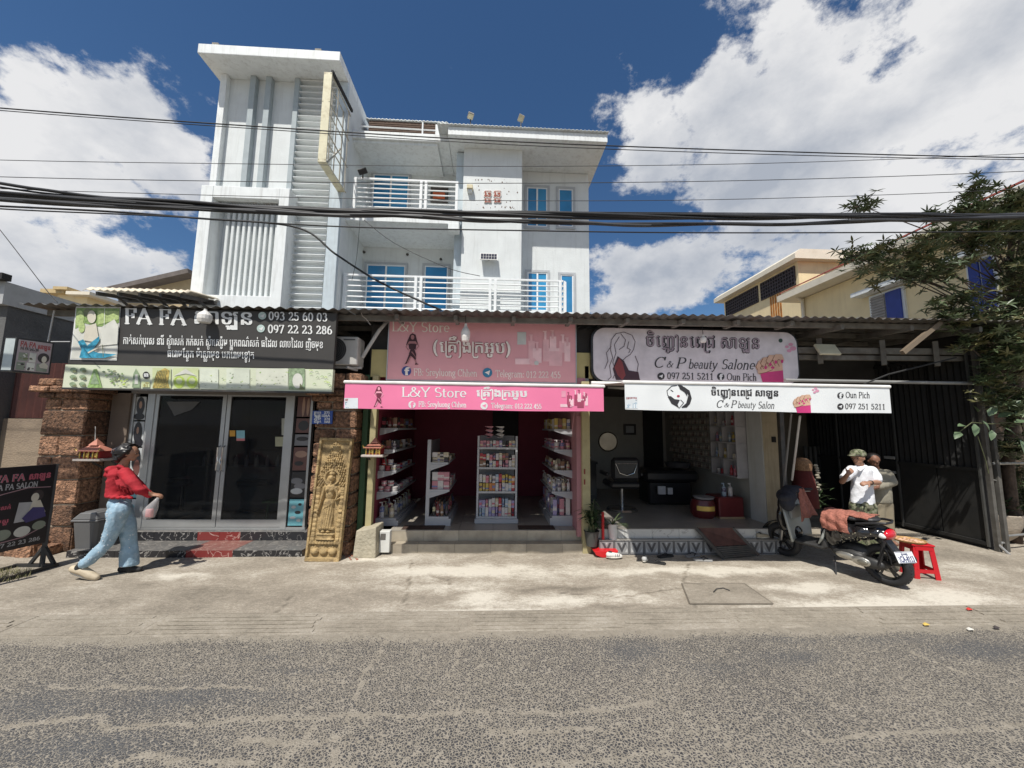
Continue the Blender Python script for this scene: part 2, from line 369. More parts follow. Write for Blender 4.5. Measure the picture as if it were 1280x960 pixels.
def stroke(out, pts, thick, thin, even=False):
    for i in range(len(pts)-1):
        (x0, y0), (x1, y1) = pts[i], pts[i+1]; dx, dy = x1-x0, y1-y0; l = sqrt(dx*dx+dy*dy)
        if l < 1e-6: continue
        w = thick if even else thin+(thick-thin)*abs(dy/l)**1.3
        e = min(w*.25, l*.3); ux, uy = dx/l, dy/l; nx, ny = -uy*w/2, ux*w/2
        out.append([(x0-ux*e+nx, y0-uy*e+ny), (x0-ux*e-nx, y0-uy*e-ny), (x1+ux*e-nx, y1+uy*e-ny), (x1+ux*e+nx, y1+uy*e+ny)])
def serif_text(txt, thick=.10, thin=.045, slant=0, track=0):
    polys = []; x = 0
    for ch in txt:
        adv, st, se = GL.get(ch, GL[' ']); L_ = []
        for s in st: stroke(L_, s, thick, thin, even=False)
        for (sx, sy, hw) in se: L_.append([(sx-hw, sy-thin*.5), (sx+hw, sy-thin*.5), (sx+hw, sy+thin*.5), (sx-hw, sy+thin*.5)])
        polys += [[(x+a+slant*b, b) for a, b in p] for p in L_]; x += adv+track
    return polys, x
_fontcache = {}
def font_polys(txt, bold=.0, res=2):
    key = (txt, bold)
    if key in _fontcache: return _fontcache[key]
    c = bpy.data.curves.new('ft', 'FONT'); c.body = txt; c.size = 1; c.resolution_u = res
    o = bpy.data.objects.new('ft', c); COL.objects.link(o)
    dg = bpy.context.evaluated_depsgraph_get()
    me = bpy.data.meshes.new_from_object(o.evaluated_get(dg))
    vs = [(v.co.x, v.co.y) for v in me.vertices]; polys = [[vs[i] for i in p.vertices] for p in me.polygons]
    if bold: vs0 = polys; polys = [[(a+dx, b+dy) for a, b in p] for dx, dy in ((-bold, 0), (bold, 0), (0, bold*.6), (0, -bold*.6), (0, 0))[:5 if bold > .05 else 2] for p in vs0]
    bpy.data.objects.remove(o); bpy.data.curves.remove(c); bpy.data.meshes.remove(me)
    _fontcache[key] = polys; return polys
CONS = set(chr(c) for c in range(0x1780, 0x17A3)) | set(chr(c) for c in range(0x17A3, 0x17B4))
PRE = {'េ': ('េ', ''), 'ែ': ('ែ', ''), 'ៃ': ('ៃ', ''), 'ោ': ('េ', 'ា'), 'ើ': ('េ', 'ី'), 'ៅ': ('េ', 'ា'), 'ៀ': ('េ', '1'), 'ឿ': ('េ', 'ឺ1')}
def khmer(txt, bold=.02):
    """Khmer set cluster by cluster: leading vowel, base with its marks, small subscripts below, trailing signs."""
    polys = []; x = 0; i = 0
    def w(ps): return max(a for p in ps for a, b in p) if ps else .3
    def put(ps, dx, dy=0, s=1): polys.extend([[(dx+a*s, dy+b*s) for a, b in p] for p in ps])
    while i < len(txt):
        ch = txt[i]
        if ch == ' ': x += .3; i += 1; continue
        if ch not in CONS:
            ps = font_polys(ch, bold); put(ps, x); x += w(ps)+.06; i += 1; continue
        base = ch; subs = []; marks = ''; pre = ''; trail = ''; i += 1
        while i < len(txt) and txt[i] not in CONS and txt[i] != ' ' and 0x1780 <= ord(txt[i]) <= 0x17dd:
            c = txt[i]
            if c == '\u17d2': subs.append(txt[i+1]); i += 2; continue
            if c in PRE:
                pre, t = PRE[c]; marks += t.replace('1', ''); trail += '1' if '1' in t else ''
                if t == 'ា': marks = marks[:-1]; trail += 'ា'
            elif c == 'ា': trail += 'ា'
            else: marks += c
            i += 1
        if pre:
            ps = font_polys(pre, bold); ps = [p for p in ps]; mn = min(a for p in ps for a, b in p)
            put(ps, x-mn+.03); x += w(ps)-mn+.07
        if 'រ' in subs:                       # subscript ro hooks round the left of its base
            q = []; stroke(q, [(.0, .62), (.0, -.16), (.06, -.26), (.26, -.26), (.3, -.18)], .06+bold, .06+bold, True); put(q, x+.06); x += .12
        bs = base+('ា' if 'ា' in trail else '')
        ps = font_polys(bs, bold); b0 = font_polys(base, bold); bw = w(b0)
        if marks:
            ps2 = font_polys(base+marks, bold)
            ps = ps+ps2 if 'ា' in trail else ps2
        put(ps, x)
        n = 0
        for sb in subs:
            if sb == 'រ': continue
            q = font_polys(sb, bold*1.2); put(q, x+bw*.5-w(q)*.33, -.36-.3*n, .62); n += 1
        x += max(w(font_polys(bs, bold)), bw)+.06
        if '1' in trail:
            q = []; stroke(q, arc(.08, .55, .09, .1, 200, 0, 6)+[(.17, -.2), (.1, -.28)], .06+bold, .06+bold, True); put(q, x); x += .26
    return polys, x

class Print:
    """Flat print on a sign: polygons in photo-pixel coordinates laid on the sign's own plane."""
    def __init__(s, fn): s.fn = fn; s.layers = {}; s.n = 0
    def poly(s, pts, m, lift=1):
        k = (m.name, lift)
        if k not in s.layers: s.layers[k] = (MB(), m, lift)
        mb = s.layers[k][0]; pts = list(pts)
        ar = sum(pts[i][0]*pts[(i+1) % len(pts)][1]-pts[(i+1) % len(pts)][0]*pts[i][1] for i in range(len(pts)))
        if ar > 0: pts = pts[::-1]
        s.n += 1; off = (s.n % 60)*.006                      # overlapping shapes never share one plane
        mb.add([s.fn(a, b, lift+off) for a, b in pts], [tuple(range(len(pts)))])
    def rect(s, u0, v0, u1, v1, m, lift=1): s.poly([(u0, v0), (u1, v0), (u1, v1), (u0, v1)], m, lift)
    def ell(s, cu, cv, ru, rv, m, lift=1, n=18, rot=0):
        s.poly([(cu+ru*cos(t)*cos(rot)-rv*sin(t)*sin(rot), cv+ru*cos(t)*sin(rot)+rv*sin(t)*cos(rot)) for t in [2*pi*i/n for i in range(n)]], m, lift)
    def line(s, pts, w, m, lift=1):
        q = []; stroke(q, pts, w, w, True)
        for p in q: s.poly(p, m, lift)
    def text(s, polys_w, u0, u1, v0, h, m, lift=2, dv=0):
        """baseline at v0, em height h px, stretched to run from u0 to u1; dv = drop at the far end"""
        polys, wd = polys_w
        k = (u1-u0)/wd
        for p in polys: s.poly([(u0+a*k, v0+dv*(a/wd)-b*h) for a, b in p], m, lift)
    def build(s, parent, name='lettering'):
        for (nm, lift), (mb, m, l) in s.layers.items(): mb.build(name if lift > 1 else 'printed_picture', m, parent, kind='stuff')
def vplane(Y): return lambda u, v, l: P(u, v, Y-.003*l)
# ---------------------------------------------------------------- palette
plaster = mat('white_plaster', (.66, .69, .69), .75, var=.05, vscale=3, bump=.2, bscale=30, dirt=(.40, .41, .40), dscale=2.4, damt=.38, streak=True, dthr=.53)
trimw = mat('white_trim', (.74, .77, .77), .6, var=.05, dirt=(.40, .40, .38), dscale=2.5, damt=.5, streak=True)
bluegrey = mat('blue_grey_paint', (.50, .57, .61), .7, var=.07, dirt=(.3, .33, .34), dscale=3, damt=.5, streak=True)
greyframe = mat('grey_window_surround', (.42, .44, .46), .6, var=.06)
blueglass = mat('blue_glass', (.02, .20, .42), .14, var=.2, vscale=2, spec=.8)
blueglass2 = mat('blue_tinted_glass', (.03, .27, .52), .2, var=.15, vscale=2, spec=.8)
whitemetal = mat('white_painted_metal', (.78, .80, .80), .4, var=.05, dirt=(.4, .36, .3), dscale=8, damt=.4, dthr=.58)
galv = mat('galvanised_sheet', (.34, .36, .36), .45, .55, var=.2, vscale=5, dirt=(.20, .13, .09), dscale=3, damt=.7)
galv_l = mat('light_sheet', (.62, .66, .66), .4, .2, var=.1, dirt=(.35, .3, .25), dscale=4, damt=.5)
darksteel = mat('dark_steel', (.07, .068, .065), .6, .3, var=.25, vscale=10, dirt=(.12, .06, .03), dscale=5, damt=.5)
rustwood = mat('brown_timber', (.10, .06, .04), .8, var=.3, vscale=12)
soffit = mat('soffit_plaster', (.62, .64, .64), .8, var=.05, dirt=(.35, .33, .3), dscale=2, damt=.4)
conc = mat('concrete', (.33, .31, .27), .9, var=.15, vscale=8, bump=.6, bscale=50, dirt=(.18, .16, .14), dscale=2, damt=.6)
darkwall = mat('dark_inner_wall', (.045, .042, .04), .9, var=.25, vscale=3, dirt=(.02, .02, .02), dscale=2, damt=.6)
rubber = mat('black_rubber', (.02, .02, .022), .7, var=.15, vscale=20)
black = mat('black_plastic', (.018, .018, .02), .35, var=.1)
blackm = mat('matt_black', (.02, .02, .02), .8, var=.2)

# ---------------------------------------------------------------- ground
def wpoly(pts): return [G(u, v) for u, v in pts]
def dpl(x, y, pts):
    best = 1e9
    for i in range(len(pts)-1):
        ax, ay = pts[i][0], pts[i][1]; bx, by = pts[i+1][0], pts[i+1][1]; dx, dy = bx-ax, by-ay
        t = max(0, min(1, ((x-ax)*dx+(y-ay)*dy)/(dx*dx+dy*dy+1e-9)))
        best = min(best, sqrt((x-ax-t*dx)**2+(y-ay-t*dy)**2))
    return best
cracks = [wpoly(p) for p in [
    [(-60, 912), (60, 904), (110, 897), (140, 909), (230, 905), (330, 898), (420, 895), (520, 894), (610, 892), (700, 890), (760, 886), (820, 878)],
    [(140, 958), (180, 945), (240, 948), (330, 952)], [(400, 985), (425, 940), (440, 880), (470, 820), (495, 788)],
    [(300, 925), (345, 925), (375, 930), (420, 925)], [(345, 960), (372, 935), (395, 910)],
    [(560, 845), (575, 820), (588, 790)], [(60, 861), (150, 860), (240, 859), (330, 862)], [(610, 913), (680, 912), (760, 916)],
    [(1140, 815), (1180, 830), (1200, 842)], [(1020, 924), (1120, 916), (1200, 912), (1290, 905)], [(660, 955), (760, 950), (830, 940)]]]
cr_w = [.013, .014, .007, .012, .012, .009, .010, .009, .009, .010, .010]
patches = [(G(90, 880), 1.1, .22, .9), (G(230, 873), .9, .14, .8), (G(60, 935), .9, .16, .8), (G(1230, 812), .8, .16, .9), (G(1130, 800), .6, .1, .7),
           (G(800, 815), .5, .18, .75), (G(990, 820), .5, .12, .7), (G(860, 835), .5, .1, .6), (G(780, 805), .5, .1, .6), (G(330, 820), .25, .05, .6), (G(370, 838), .3, .05, .6), (G(1010, 800), .7, .1, .6)]
def sheet(name, x0, x1, y0, y1, nx, ny, m, zf=None, attr=None):
    vs = []; fs = []; av = []
    for j in range(ny+1):
        for i in range(nx+1):
            x = x0+(x1-x0)*i/nx; y = y0+(y1-y0)*j/ny; a = attr(x, y) if attr else (0, 0)
            vs.append((x, y, zf(x, y, a) if zf else 0)); av.append(a)
    fs = [(j*(nx+1)+i, j*(nx+1)+i+1, (j+1)*(nx+1)+i+1, (j+1)*(nx+1)+i) for j in range(ny) for i in range(nx)]
    me = bpy.data.meshes.new(name); me.from_pydata(vs, [], fs); me.materials.append(m)
    c = me.color_attributes.new('wear', 'FLOAT_COLOR', 'POINT')
    for i, a in enumerate(av): c.data[i].color = (a[0], a[1], 0, 1)
    me.polygons.foreach_set('use_smooth', [True]*len(me.polygons))
    o = bpy.data.objects.new(name, me); COL.objects.link(o); o['kind'] = 'structure'; return o
def nz(x, y, s, o=0): return noise.noise(Vector((x*s+o, y*s-o, o*.7)))
def road_attr(x, y):
    a = 0
    wx = x+nz(x, y, 6)*.05+nz(x, y, 22)*.02; wy = y+nz(x, y, 6, 9)*.035+nz(x, y, 24, 4)*.018
    for c, w in zip(cracks, cr_w):
        d = dpl(wx, wy, c)
        if d < w*3: a = max(a, math.exp(-(d/w)**2)*(.85+.8*nz(x, y, 7, 3)))
    a = max(a, max(0, min(1, (y-3.28-nz(x, y, 3, 5)*.08)/.13)))
    b = 0
    for c, rx, ry, w in patches:
        q = ((wx-c.x)/rx)**2+((wy-c.y)/ry)**2
        b = max(b, w*math.exp(-q*1.3)*(1+.8*nz(x, y, 3.5, 2)))
    return (min(1, a), max(0, min(1, b)))
def road_material():
    m = bpy.data.materials.new('worn_asphalt'); m.use_nodes = True; nt = m.node_tree; N = nt.nodes.new; L = nt.links.new
    b = nt.nodes['Principled BSDF']; b.inputs['Roughness'].default_value = .88; b.inputs['Specular IOR Level'].default_value = .25
    tc = N('ShaderNodeTexCoord'); at = N('ShaderNodeAttribute'); at.attribute_name = 'wear'
    sp = N('ShaderNodeSeparateColor'); L(at.outputs['Color'], sp.inputs[0])
    def no(s, d, r=.5, o=0):
        n = N('ShaderNodeTexNoise'); n.inputs['Scale'].default_value = s; n.inputs['Detail'].default_value = d; n.inputs['Roughness'].default_value = r
        mp = N('ShaderNodeMapping'); mp.inputs['Location'].default_value = (o, o*2, 0); L(tc.outputs['Object'], mp.inputs[0]); L(mp.outputs[0], n.inputs['Vector']); return n.outputs['Fac']
    def mt(op, a, b_, cl=False):
        x = N('ShaderNodeMath'); x.operation = op; x.use_clamp = cl
        for i, q in enumerate((a, b_)):
            if isinstance(q, (int, float)): x.inputs[i].default_value = q
            else: L(q, x.inputs[i])
        return x.outputs[0]
    vo = N('ShaderNodeTexVoronoi'); vo.feature = 'DISTANCE_TO_EDGE'; vo.inputs['Scale'].default_value = 62; vo.inputs['Randomness'].default_value = 1
    wv = N('ShaderNodeVectorMath'); wv.operation = 'ADD'; L(tc.outputs['Object'], wv.inputs[0])
    wn = N('ShaderNodeTexNoise'); wn.inputs['Scale'].default_value = 30; L(tc.outputs['Object'], wn.inputs['Vector'])
    ws = N('ShaderNodeVectorMath'); ws.operation = 'SCALE'; ws.inputs['Scale'].default_value = .03; L(wn.outputs['Color'], ws.inputs[0]); L(ws.outputs[0], wv.inputs[1]); L(wv.outputs[0], vo.inputs['Vector'])
    stone = mt('MULTIPLY', vo.outputs['Distance'], 3.2)                       # 0 at joints between stones
    lvl = mt('ADD', mt('MULTIPLY', no(1.3, 6, .65), .55), mt('MULTIPLY', no(60, 4, .6), 1.05))
    lvl = mt('ADD', lvl, mt('MULTIPLY', sp.outputs['Red'], 1.0)); lvl = mt('SUBTRACT', lvl, mt('MULTIPLY', sp.outputs['Green'], .27))
    lvl = mt('SUBTRACT', lvl, stone)
    mr = N('ShaderNodeMapRange'); L(lvl, mr.inputs[0]); mr.inputs[1].default_value = .32; mr.inputs[2].default_value = .49
    # stones
    c1 = N('ShaderNodeValToRGB'); L(no(90, 2, o=4), c1.inputs[0]); c1.color_ramp.elements[0].position = .35; c1.color_ramp.elements[1].position = .7
    c1.color_ramp.elements[0].color = (.036, .037, .041, 1); c1.color_ramp.elements[1].color = (.105, .10, .098, 1)
    c2 = N('ShaderNodeValToRGB'); L(no(14, 6, .7, 7), c2.inputs[0]); c2.color_ramp.elements[0].position = .3; c2.color_ramp.elements[1].position = .7
    c2.color_ramp.elements[0].color = (.22, .195, .155, 1); c2.color_ramp.elements[1].color = (.34, .305, .25, 1)
    pm = N('ShaderNodeMix'); pm.data_type = 'RGBA'; L(mt('MULTIPLY', sp.outputs['Green'], .55), pm.inputs['Factor']); L(c1.outputs[0], pm.inputs['A']); pm.inputs['B'].default_value = (.10, .105, .11, 1)
    mx = N('ShaderNodeMix'); mx.data_type = 'RGBA'; L(mr.outputs[0], mx.inputs['Factor']); L(pm.outputs['Result'], mx.inputs['A']); L(c2.outputs[0], mx.inputs['B'])
    L(mx.outputs['Result'], b.inputs['Base Color'])
    bp = N('ShaderNodeBump'); bp.inputs['Strength'].default_value = .5; bp.inputs['Distance'].default_value = .006
    L(mt('ADD', stone, mt('MULTIPLY', no(160, 2), .6)), bp.inputs['Height']); L(bp.outputs[0], b.inputs['Normal'])
    return m
roadm = road_material()
def pave_material(name, dark, mid, light):
    m = bpy.data.materials.new(name); m.use_nodes = True; nt = m.node_tree; N = nt.nodes.new; L = nt.links.new
    b = nt.nodes['Principled BSDF']; b.inputs['Roughness'].default_value = .9; b.inputs['Specular IOR Level'].default_value = .2
    tc = N('ShaderNodeTexCoord'); at = N('ShaderNodeAttribute'); at.attribute_name = 'wear'; sp = N('ShaderNodeSeparateColor'); L(at.outputs['Color'], sp.inputs[0])
    mp = N('ShaderNodeMapping'); mp.inputs['Scale'].default_value = (1, 1.6, 1); L(tc.outputs['Object'], mp.inputs[0])
    def no(s, d, r=.55, o=0):
        n = N('ShaderNodeTexNoise'); n.inputs['Scale'].default_value = s; n.inputs['Detail'].default_value = d; n.inputs['Roughness'].default_value = r; n.inputs['Distortion'].default_value = .3
        L(mp.outputs[0], n.inputs['Vector']); return n.outputs['Fac']
    def mt(op, a, b_, cl=False):
        x = N('ShaderNodeMath'); x.operation = op; x.use_clamp = cl
        for i, q in enumerate((a, b_)):
            if isinstance(q, (int, float)): x.inputs[i].default_value = q
            else: L(q, x.inputs[i])
        return x.outputs[0]
    t = mt('ADD', mt('MULTIPLY', no(1.6, 7, .62), .7), mt('MULTIPLY', no(13, 8, .75), .5))
    t = mt('ADD', t, mt('MULTIPLY', mt('MULTIPLY', sp.outputs['Red'], .58), mt('ADD', mt('MULTIPLY', no(9, 7, .7), 2.2), -.25)))
    t = mt('SUBTRACT', t, mt('MULTIPLY', sp.outputs['Green'], .34))
    t = mt('ADD', t, mt('ADD', mt('MULTIPLY', mt('SUBTRACT', no(90, 3, .6), .5), .5), mt('MULTIPLY', mt('SUBTRACT', no(30, 5, .7), .5), .5)))
    r = N('ShaderNodeValToRGB'); L(t, r.inputs[0]); e = r.color_ramp.elements
    e[0].position = .32; e[0].color = (*dark, 1); e[1].position = .62; e[1].color = (*mid, 1); x = e.new(.92); x.color = (*light, 1)
    L(r.outputs[0], b.inputs['Base Color'])
    bp = N('ShaderNodeBump'); bp.inputs['Strength'].default_value = .8; bp.inputs['Distance'].default_value = .008
    L(mt('ADD', no(25, 8, .7), mt('MULTIPLY', no(120, 2), .5)), bp.inputs['Height']); L(bp.outputs[0], b.inputs['Normal']); return m
pavem = pave_material('worn_concrete_paving', (.17, .15, .12), (.33, .29, .235), (.60, .56, .48))
lightp = [(G(600, 715), 1.3, .22, .9), (G(560, 735), .9, .14, .6), (G(640, 770), .9, .16, 1), (G(600, 750), .3, .3, .7), (G(700, 752), .6, .15, .7), (G(880, 715), 1.6, .12, .9), (G(780, 745), .5, .2, .5),
          (G(1080, 760), 1.3, .25, .9), (G(1180, 745), .7, .3, .7), (G(230, 720), .35, .1, .6), (G(470, 700), .5, .15, .8), (G(1000, 735), .6, .14, .8), (G(1200, 710), .8, .2, .4), (G(800, 770), .5, .08, .7)]
darkp = [(G(690, 737), .9, .09, .7), (G(950, 745), .7, .25, .4), (G(300, 745), 2.0, .4, .25), (G(770, 760), .9, .06, .4), (G(1230, 700), .8, .4, .3), (G(520, 745), .5, .2, .3)]
pcr = [wpoly(p) for p in [[(515, 700), (510, 735), (500, 785)], [(340, 770), (365, 745), (375, 740)], [(540, 720), (560, 725), (562, 735)], [(860, 705), (855, 730), (875, 765)], [(700, 742), (780, 746), (850, 735)]]]
def pave_attr(x, y):
    wx = x+nz(x, y, 2.5)*.25; wy = y+nz(x, y, 4, 9)*.12; a = b = 0
    for c, rx, ry, w in lightp: a = max(a, w*math.exp(-(((wx-c.x)/rx)**2+((wy-c.y)/ry)**2)*1.2))
    for c, rx, ry, w in darkp: b = max(b, w*math.exp(-(((wx-c.x)/rx)**2+((wy-c.y)/ry)**2)*1.2))
    for c in pcr:
        d = dpl(x+nz(x, y, 8)*.04, y+nz(x, y, 8, 4)*.04, c)
        if d < .04: b = max(b, .95*math.exp(-(d/.010)**2))
    return (a, b)
g = MB(); g.quad((-400, -400, -.04), (400, -400, -.04), (400, 400, -.04), (-400, 400, -.04))
gm = mat('dusty_earth', (.22, .19, .15), .95, var=.2, vscale=.4)
g.build('ground', gm, kind='structure')
YR, YG = 3.42, 3.79
sheet('road', -7.5, 8.5, 1.6, YR, 720, 100, roadm, lambda x, y, a: .0+.004*nz(x, y, 1.5)+.004*a[0]*0-.0*a[1], road_attr)
for (a, b, c, d) in ((-120, -7.5, -6, YR), (8.5, 120, -6, YR), (-7.5, 8.5, -6, 1.6)): sheet('road', a, b, c, d, 2, 2, roadm)
sheet('pavement', -7.5, 8.5, YG, 6.2, 480, 96, pavem, lambda x, y, a: .001+(.005+.006*nz(x, y, 1.2)-.006*a[1])*min(1, (y-YG)/.2), pave_attr)
for (a, b, c, d) in ((-120, -7.5, YG, 12), (8.5, 120, YG, 12), (-7.5, 8.5, 6.2, 12)): sheet('pavement', a, b, c, d, 2, 2, pavem)
sheet('pavement', -120, 120, -12, -6, 2, 2, pavem)
# ribbed drain covers along the edge of the road
gut = pave_material('drain_concrete', (.16, .142, .115), (.31, .275, .222), (.47, .43, .37))
gb = MB(); gb.box(-60, 60, YR-.01, YG+.01, -.03, -.0005); gut_o = gb.build('gutter', gut, kind='structure')
x = -7.6; ci = 0
while x < 8.6:
    w = [1.35, 1.0, 1.3, 1.1, 1.42, 1.25][ci % 6]; c = MB(); tilt = random.uniform(-.004, .004)
    nr = 5; yy = YR+.012
    c.rbox(x+.004, x+w-.004, yy, YG-.001, -.003, .002+tilt*.5, .002)
    worn = 1.0 if (ci in (1, 2, 4, 6, 7, 9, 10)) else .45
    for k in range(nr):
        y0 = yy+.02+k*(YG-yy-.03)/nr; hgt = .002+.006*worn*random.uniform(.6, 1.1)
        if random.random() < .85: c.rbox(x+.02+random.uniform(0, .08), x+w-.02-random.uniform(0, .1), y0, y0+.042, .001, .003+hgt+tilt, .0018)
    c.build('drain_cover', gut, gut_o); x += w; ci += 1
# access slab with lifting ring set in the paving
q = [G(u, v, .014) for u, v in ((862, 754), (966, 754), (930, 729), (852, 729))]
mc = MB(); mc.add([p+Vector((0, 0, dz)) for dz in (-.02, 0) for p in q], [(0,3,2,1),(4,5,6,7),(0,1,5,4),(1,2,6,5),(2,3,7,6),(3,0,4,7)])
slab = mc.build('access_slab', pave_material('slab_concrete', (.17, .15, .12), (.30, .265, .215), (.42, .38, .32)), kind='structure')
fr = MB()
for i in range(4):
    a, b = q[i], q[(i+1) % 4]; fr.bar(a+Vector((0, 0, -.004)), b+Vector((0, 0, -.004)), .014, .008)
fr.build('slab_frame', mat('joint_dark', (.19, .165, .13), .95), slab)
rg = MB(); rg.tube([G(u, v, .02) for u, v in ((892, 740), (896, 736), (904, 735), (912, 738))], .006, 6); rg.build('lifting_ring', darksteel, slab)
# litter at the road edge
for (u, v, col, lab) in ((1212, 762, (.55, .04, .03), 'crumpled red wrapper lying on the pavement edge at right'), (1158, 781, (.6, .42, .1), 'yellowish leaf scrap at the road edge right of the stool'),
                         (1246, 785, (.05, .04, .04), 'dark curled leaf on the road at far right'), (1213, 787, (.6, .58, .52), 'pale paper scrap lying on the road edge at right')):
    p = G(u, v, .012); mb = MB(); mb.add([p+Vector(t) for t in ((-.03, -.01, 0), (.01, -.02, .008), (.035, .008, .002), (.0, .012, .016), (-.02, .015, .004))], [(0, 1, 3), (1, 2, 3), (0, 3, 4)])
    tag(mb.build('litter_scrap', mat('litter_%d' % u, col, .8)), lab, 'litter')

# ---------------------------------------------------------------- white house
H = thing('white_house', 'white three storey house with a tall left tower and blue windows behind the shop row', 'house', (-2.3, 10, 0))
XL, XR, YT = -7.28, -4.0, 9.6
b = MB(); b.box(XL, XR, YT, 13.5, 0, 10.8); b.build('tower_wall', plaster, H, bevel=.01)
b = MB(); b.box(-7.45, XR-.0, 8.9, 13.6, 10.8, 11.06)
b.build('tower_roof', trimw, H, bevel=.015)
for (u) in (283, 397):
    p = P(u-15, 60, 8.95) if u == 283 else P(u, 66, 8.95)
    t = MB(); t.rbox(p.x-.08, p.x+.08, 8.95, 9.1, 11.06, 11.17, .01); t.build('roof_block', conc, H)
# pilasters on the upper tower
for i, (u0, u1, v1) in enumerate(((277, 285, 95), (314, 321, 97), (333.5, 340.5, 98), (369.5, 375.5, 100))):
    x0, x1 = P(u0, v1, YT-.12).x, P(u1, v1, YT-.12).x; t = MB(); t.box(x0, x1, YT-.15, YT+.0, 7.3 if i < 3 else 4.4, 10.797); t.build('pilaster', mat('pilaster_grey', (.36, .41, .43), .7, var=.07) if i else trimw, H, bevel=.008)
# projecting frame with fluted panel
YF = 9.15
xa, xb = P(251, 240, YF).x, P(362, 240, YF).x; zt = P(300, 233, YF).z
lw = P(268, 260, YF).x-P(252, 260, YF).x
for nm, args in (('frame_side', (xa, xa+lw*.95, YF, YT, 4.4, zt)), ('frame_side', (xb-lw*.8, xb, YF, YT, 4.4, zt))):
    t = MB(); t.box(*args); t.build(nm, trimw, H, bevel=.01)
t = MB(); t.box(xa+lw*.95+.002, xb-lw*.8-.002, YF+.003, YT, zt-.30, zt-.002); t.build('frame_top', trimw, H, bevel=.01)
t = MB(); t.box(xa+lw*.95+.002, xb-lw*.8-.002, YF+.02, YT, 4.4, P(300, 369, YF).z); t.build('frame_sill', trimw, H, bevel=.01)
x0f, x1f = xa+lw*.95+.12, xb-lw*.8-.12
zf0, zf1 = 4.5, P(300, 262, YT-.1).z
n = 10
for i in range(n):
    xx = x0f+(x1f-x0f)*i/n; t = MB(); t.rbox(xx+.03, xx+(x1f-x0f)/n-.03, YT-.13, YT+.02, zf0, zf1-.02*(i % 2), .012); t.build('flute', plaster, H)
t = MB()
for i in range(24):
    xx = x0f-.1+(x1f-x0f+.2)*i/24; dx = (x1f-x0f+.2)/24; t.cyl((xx+dx/2, YT-.28, zf1+.10), (xx+dx/2, YT, zf1+.16), dx*.5, n=6)
t.build('corrugated_strip', galv, H)
# horizontal louvre slats beside the corner column
x0, x1 = P(375.5, 110, YT).x, P(405, 370, YT).x
z = 4.5
while z < 10.75:
    t = MB(); t.prism([(YT-.13, z+.075), (YT-.12, z+.09), (YT+.01, z+.115), (YT+.01, z+.05), (YT-.12, z+.062)], x0, x1, lambda a, t_, b_: (t_, a, b_)); t.build('louvre_slat', mat('louvre_white', (.70, .73, .73), .6, var=.04), H); z += .172
t = MB(); t.box(x1+.01, XR-.002, YT-.11, YT+.0, 4.4, 10.797); t.build('corner_column', bluegrey, H, bevel=.012)

# recessed balcony wall, bay, right hand wall
YB, YBay, YRt = 11.35, 10.1, 10.98
xbl = P(577, 300, YBay).x; xbr = P(652, 300, YBay).x; xr = 2.83
b = MB(); b.box(XR-.05, xbl+.05, YB, 14, 0, 9.85); b.build('balcony_wall', plaster, H)
b = MB(); b.box(xbl, xbr, YBay, 13.9, 0, 9.53); b.build('bay_wall', plaster, H, bevel=.01)
b = MB(); b.box(xbl-.22, xbl-.003, YBay+.16, 13.9, 0, 9.50); b.build('bay_pier', bluegrey, H, bevel=.008)
b = MB(); b.box(xbr-.05, xr, YRt, 13.8, 0, 9.52); b.build('right_wall', plaster, H, bevel=.01)
# roof slabs
zs = 9.53
b = MB(); b.prism([(P(561, 165, 9.75).x, 9.62), (3.02, 9.62), (3.02, 14), (P(561, 165, 9.75).x, 14)], zs, zs+.22, lambda a, t, c: (a, c, t)); b.build('roof_slab', trimw, H)
b = MB()
x = P(548, 158, 9.8).x; i = 0; X1 = 3.05
prof = []
while x < X1: prof.append((x, .012*(1 if i % 2 else -1))); x += .055; i += 1
vs = [(a, yy, zs+.26+dz+(yy-9.55)*.05) for yy in (9.55, 14) for a, dz in prof]; k = len(prof)
b.add(vs, [(j, j+1, k+j+1, k+j) for j in range(k-1)]); rs = b.build('roof_sheet', galv_l, H, smooth=True)
sm = rs.modifiers.new('s', 'SOLIDIFY'); sm.thickness = .012
b = MB(); x2 = xbl-.25; b.box(XR+.0, P(560, 180, 9.75).x-.004, 9.95, 14, zs+.03, zs+.25); b.build('balcony_roof', trimw, H, bevel=.008)
b = MB(); b.box(XR+.0, P(545, 180, 9.75).x, 10.02, 14, zs-.05, zs+.027); b.build('roof_moulding', trimw, H)
# dark timber loft opening over the balcony roof
b = MB()
xa2, xb2 = P(459, 160, 10.5).x, P(548, 160, 10.5).x
zl_ = P(500, 152.5, 10.64).z; b.box(xa2, xb2, 10.64, 13.5, zs+.25, zl_); b.build('loft_wall', rustwood, H)
for i in range(8):
    t = MB(); zq0, zq1 = P(500, 171, 10.6).z, P(500, 153.5, 10.6).z; t.box(xa2, xb2, 10.6, 10.637, zq0+(zq1-zq0)*i/8, zq0+(zq1-zq0)*(i+.62)/8); t.build('loft_board', rustwood, H)
b = MB(); prof = []; x = xa2-.1; i = 0
while x < xb2+.3: prof.append((x, .014*(1 if i % 2 else -1))); x += .055; i += 1
k = len(prof); zz = P(500, 149.5, 10.6).z
b.add([(a, yy, zz+dz+(yy-10.6)*.1) for yy in (10.6, 14) for a, dz in prof], [(j, j+1, k+j+1, k+j) for j in range(k-1)])
rs = b.build('loft_roof_sheet', galv_l, H, smooth=True); rs.modifiers.new('s', 'SOLIDIFY').thickness = .012
b = MB(); b.box(xb2, xb2+.22, 10.0, 10.9, zs+.1, P(556, 156, 10.0).z); b.build('loft_post', trimw, H)
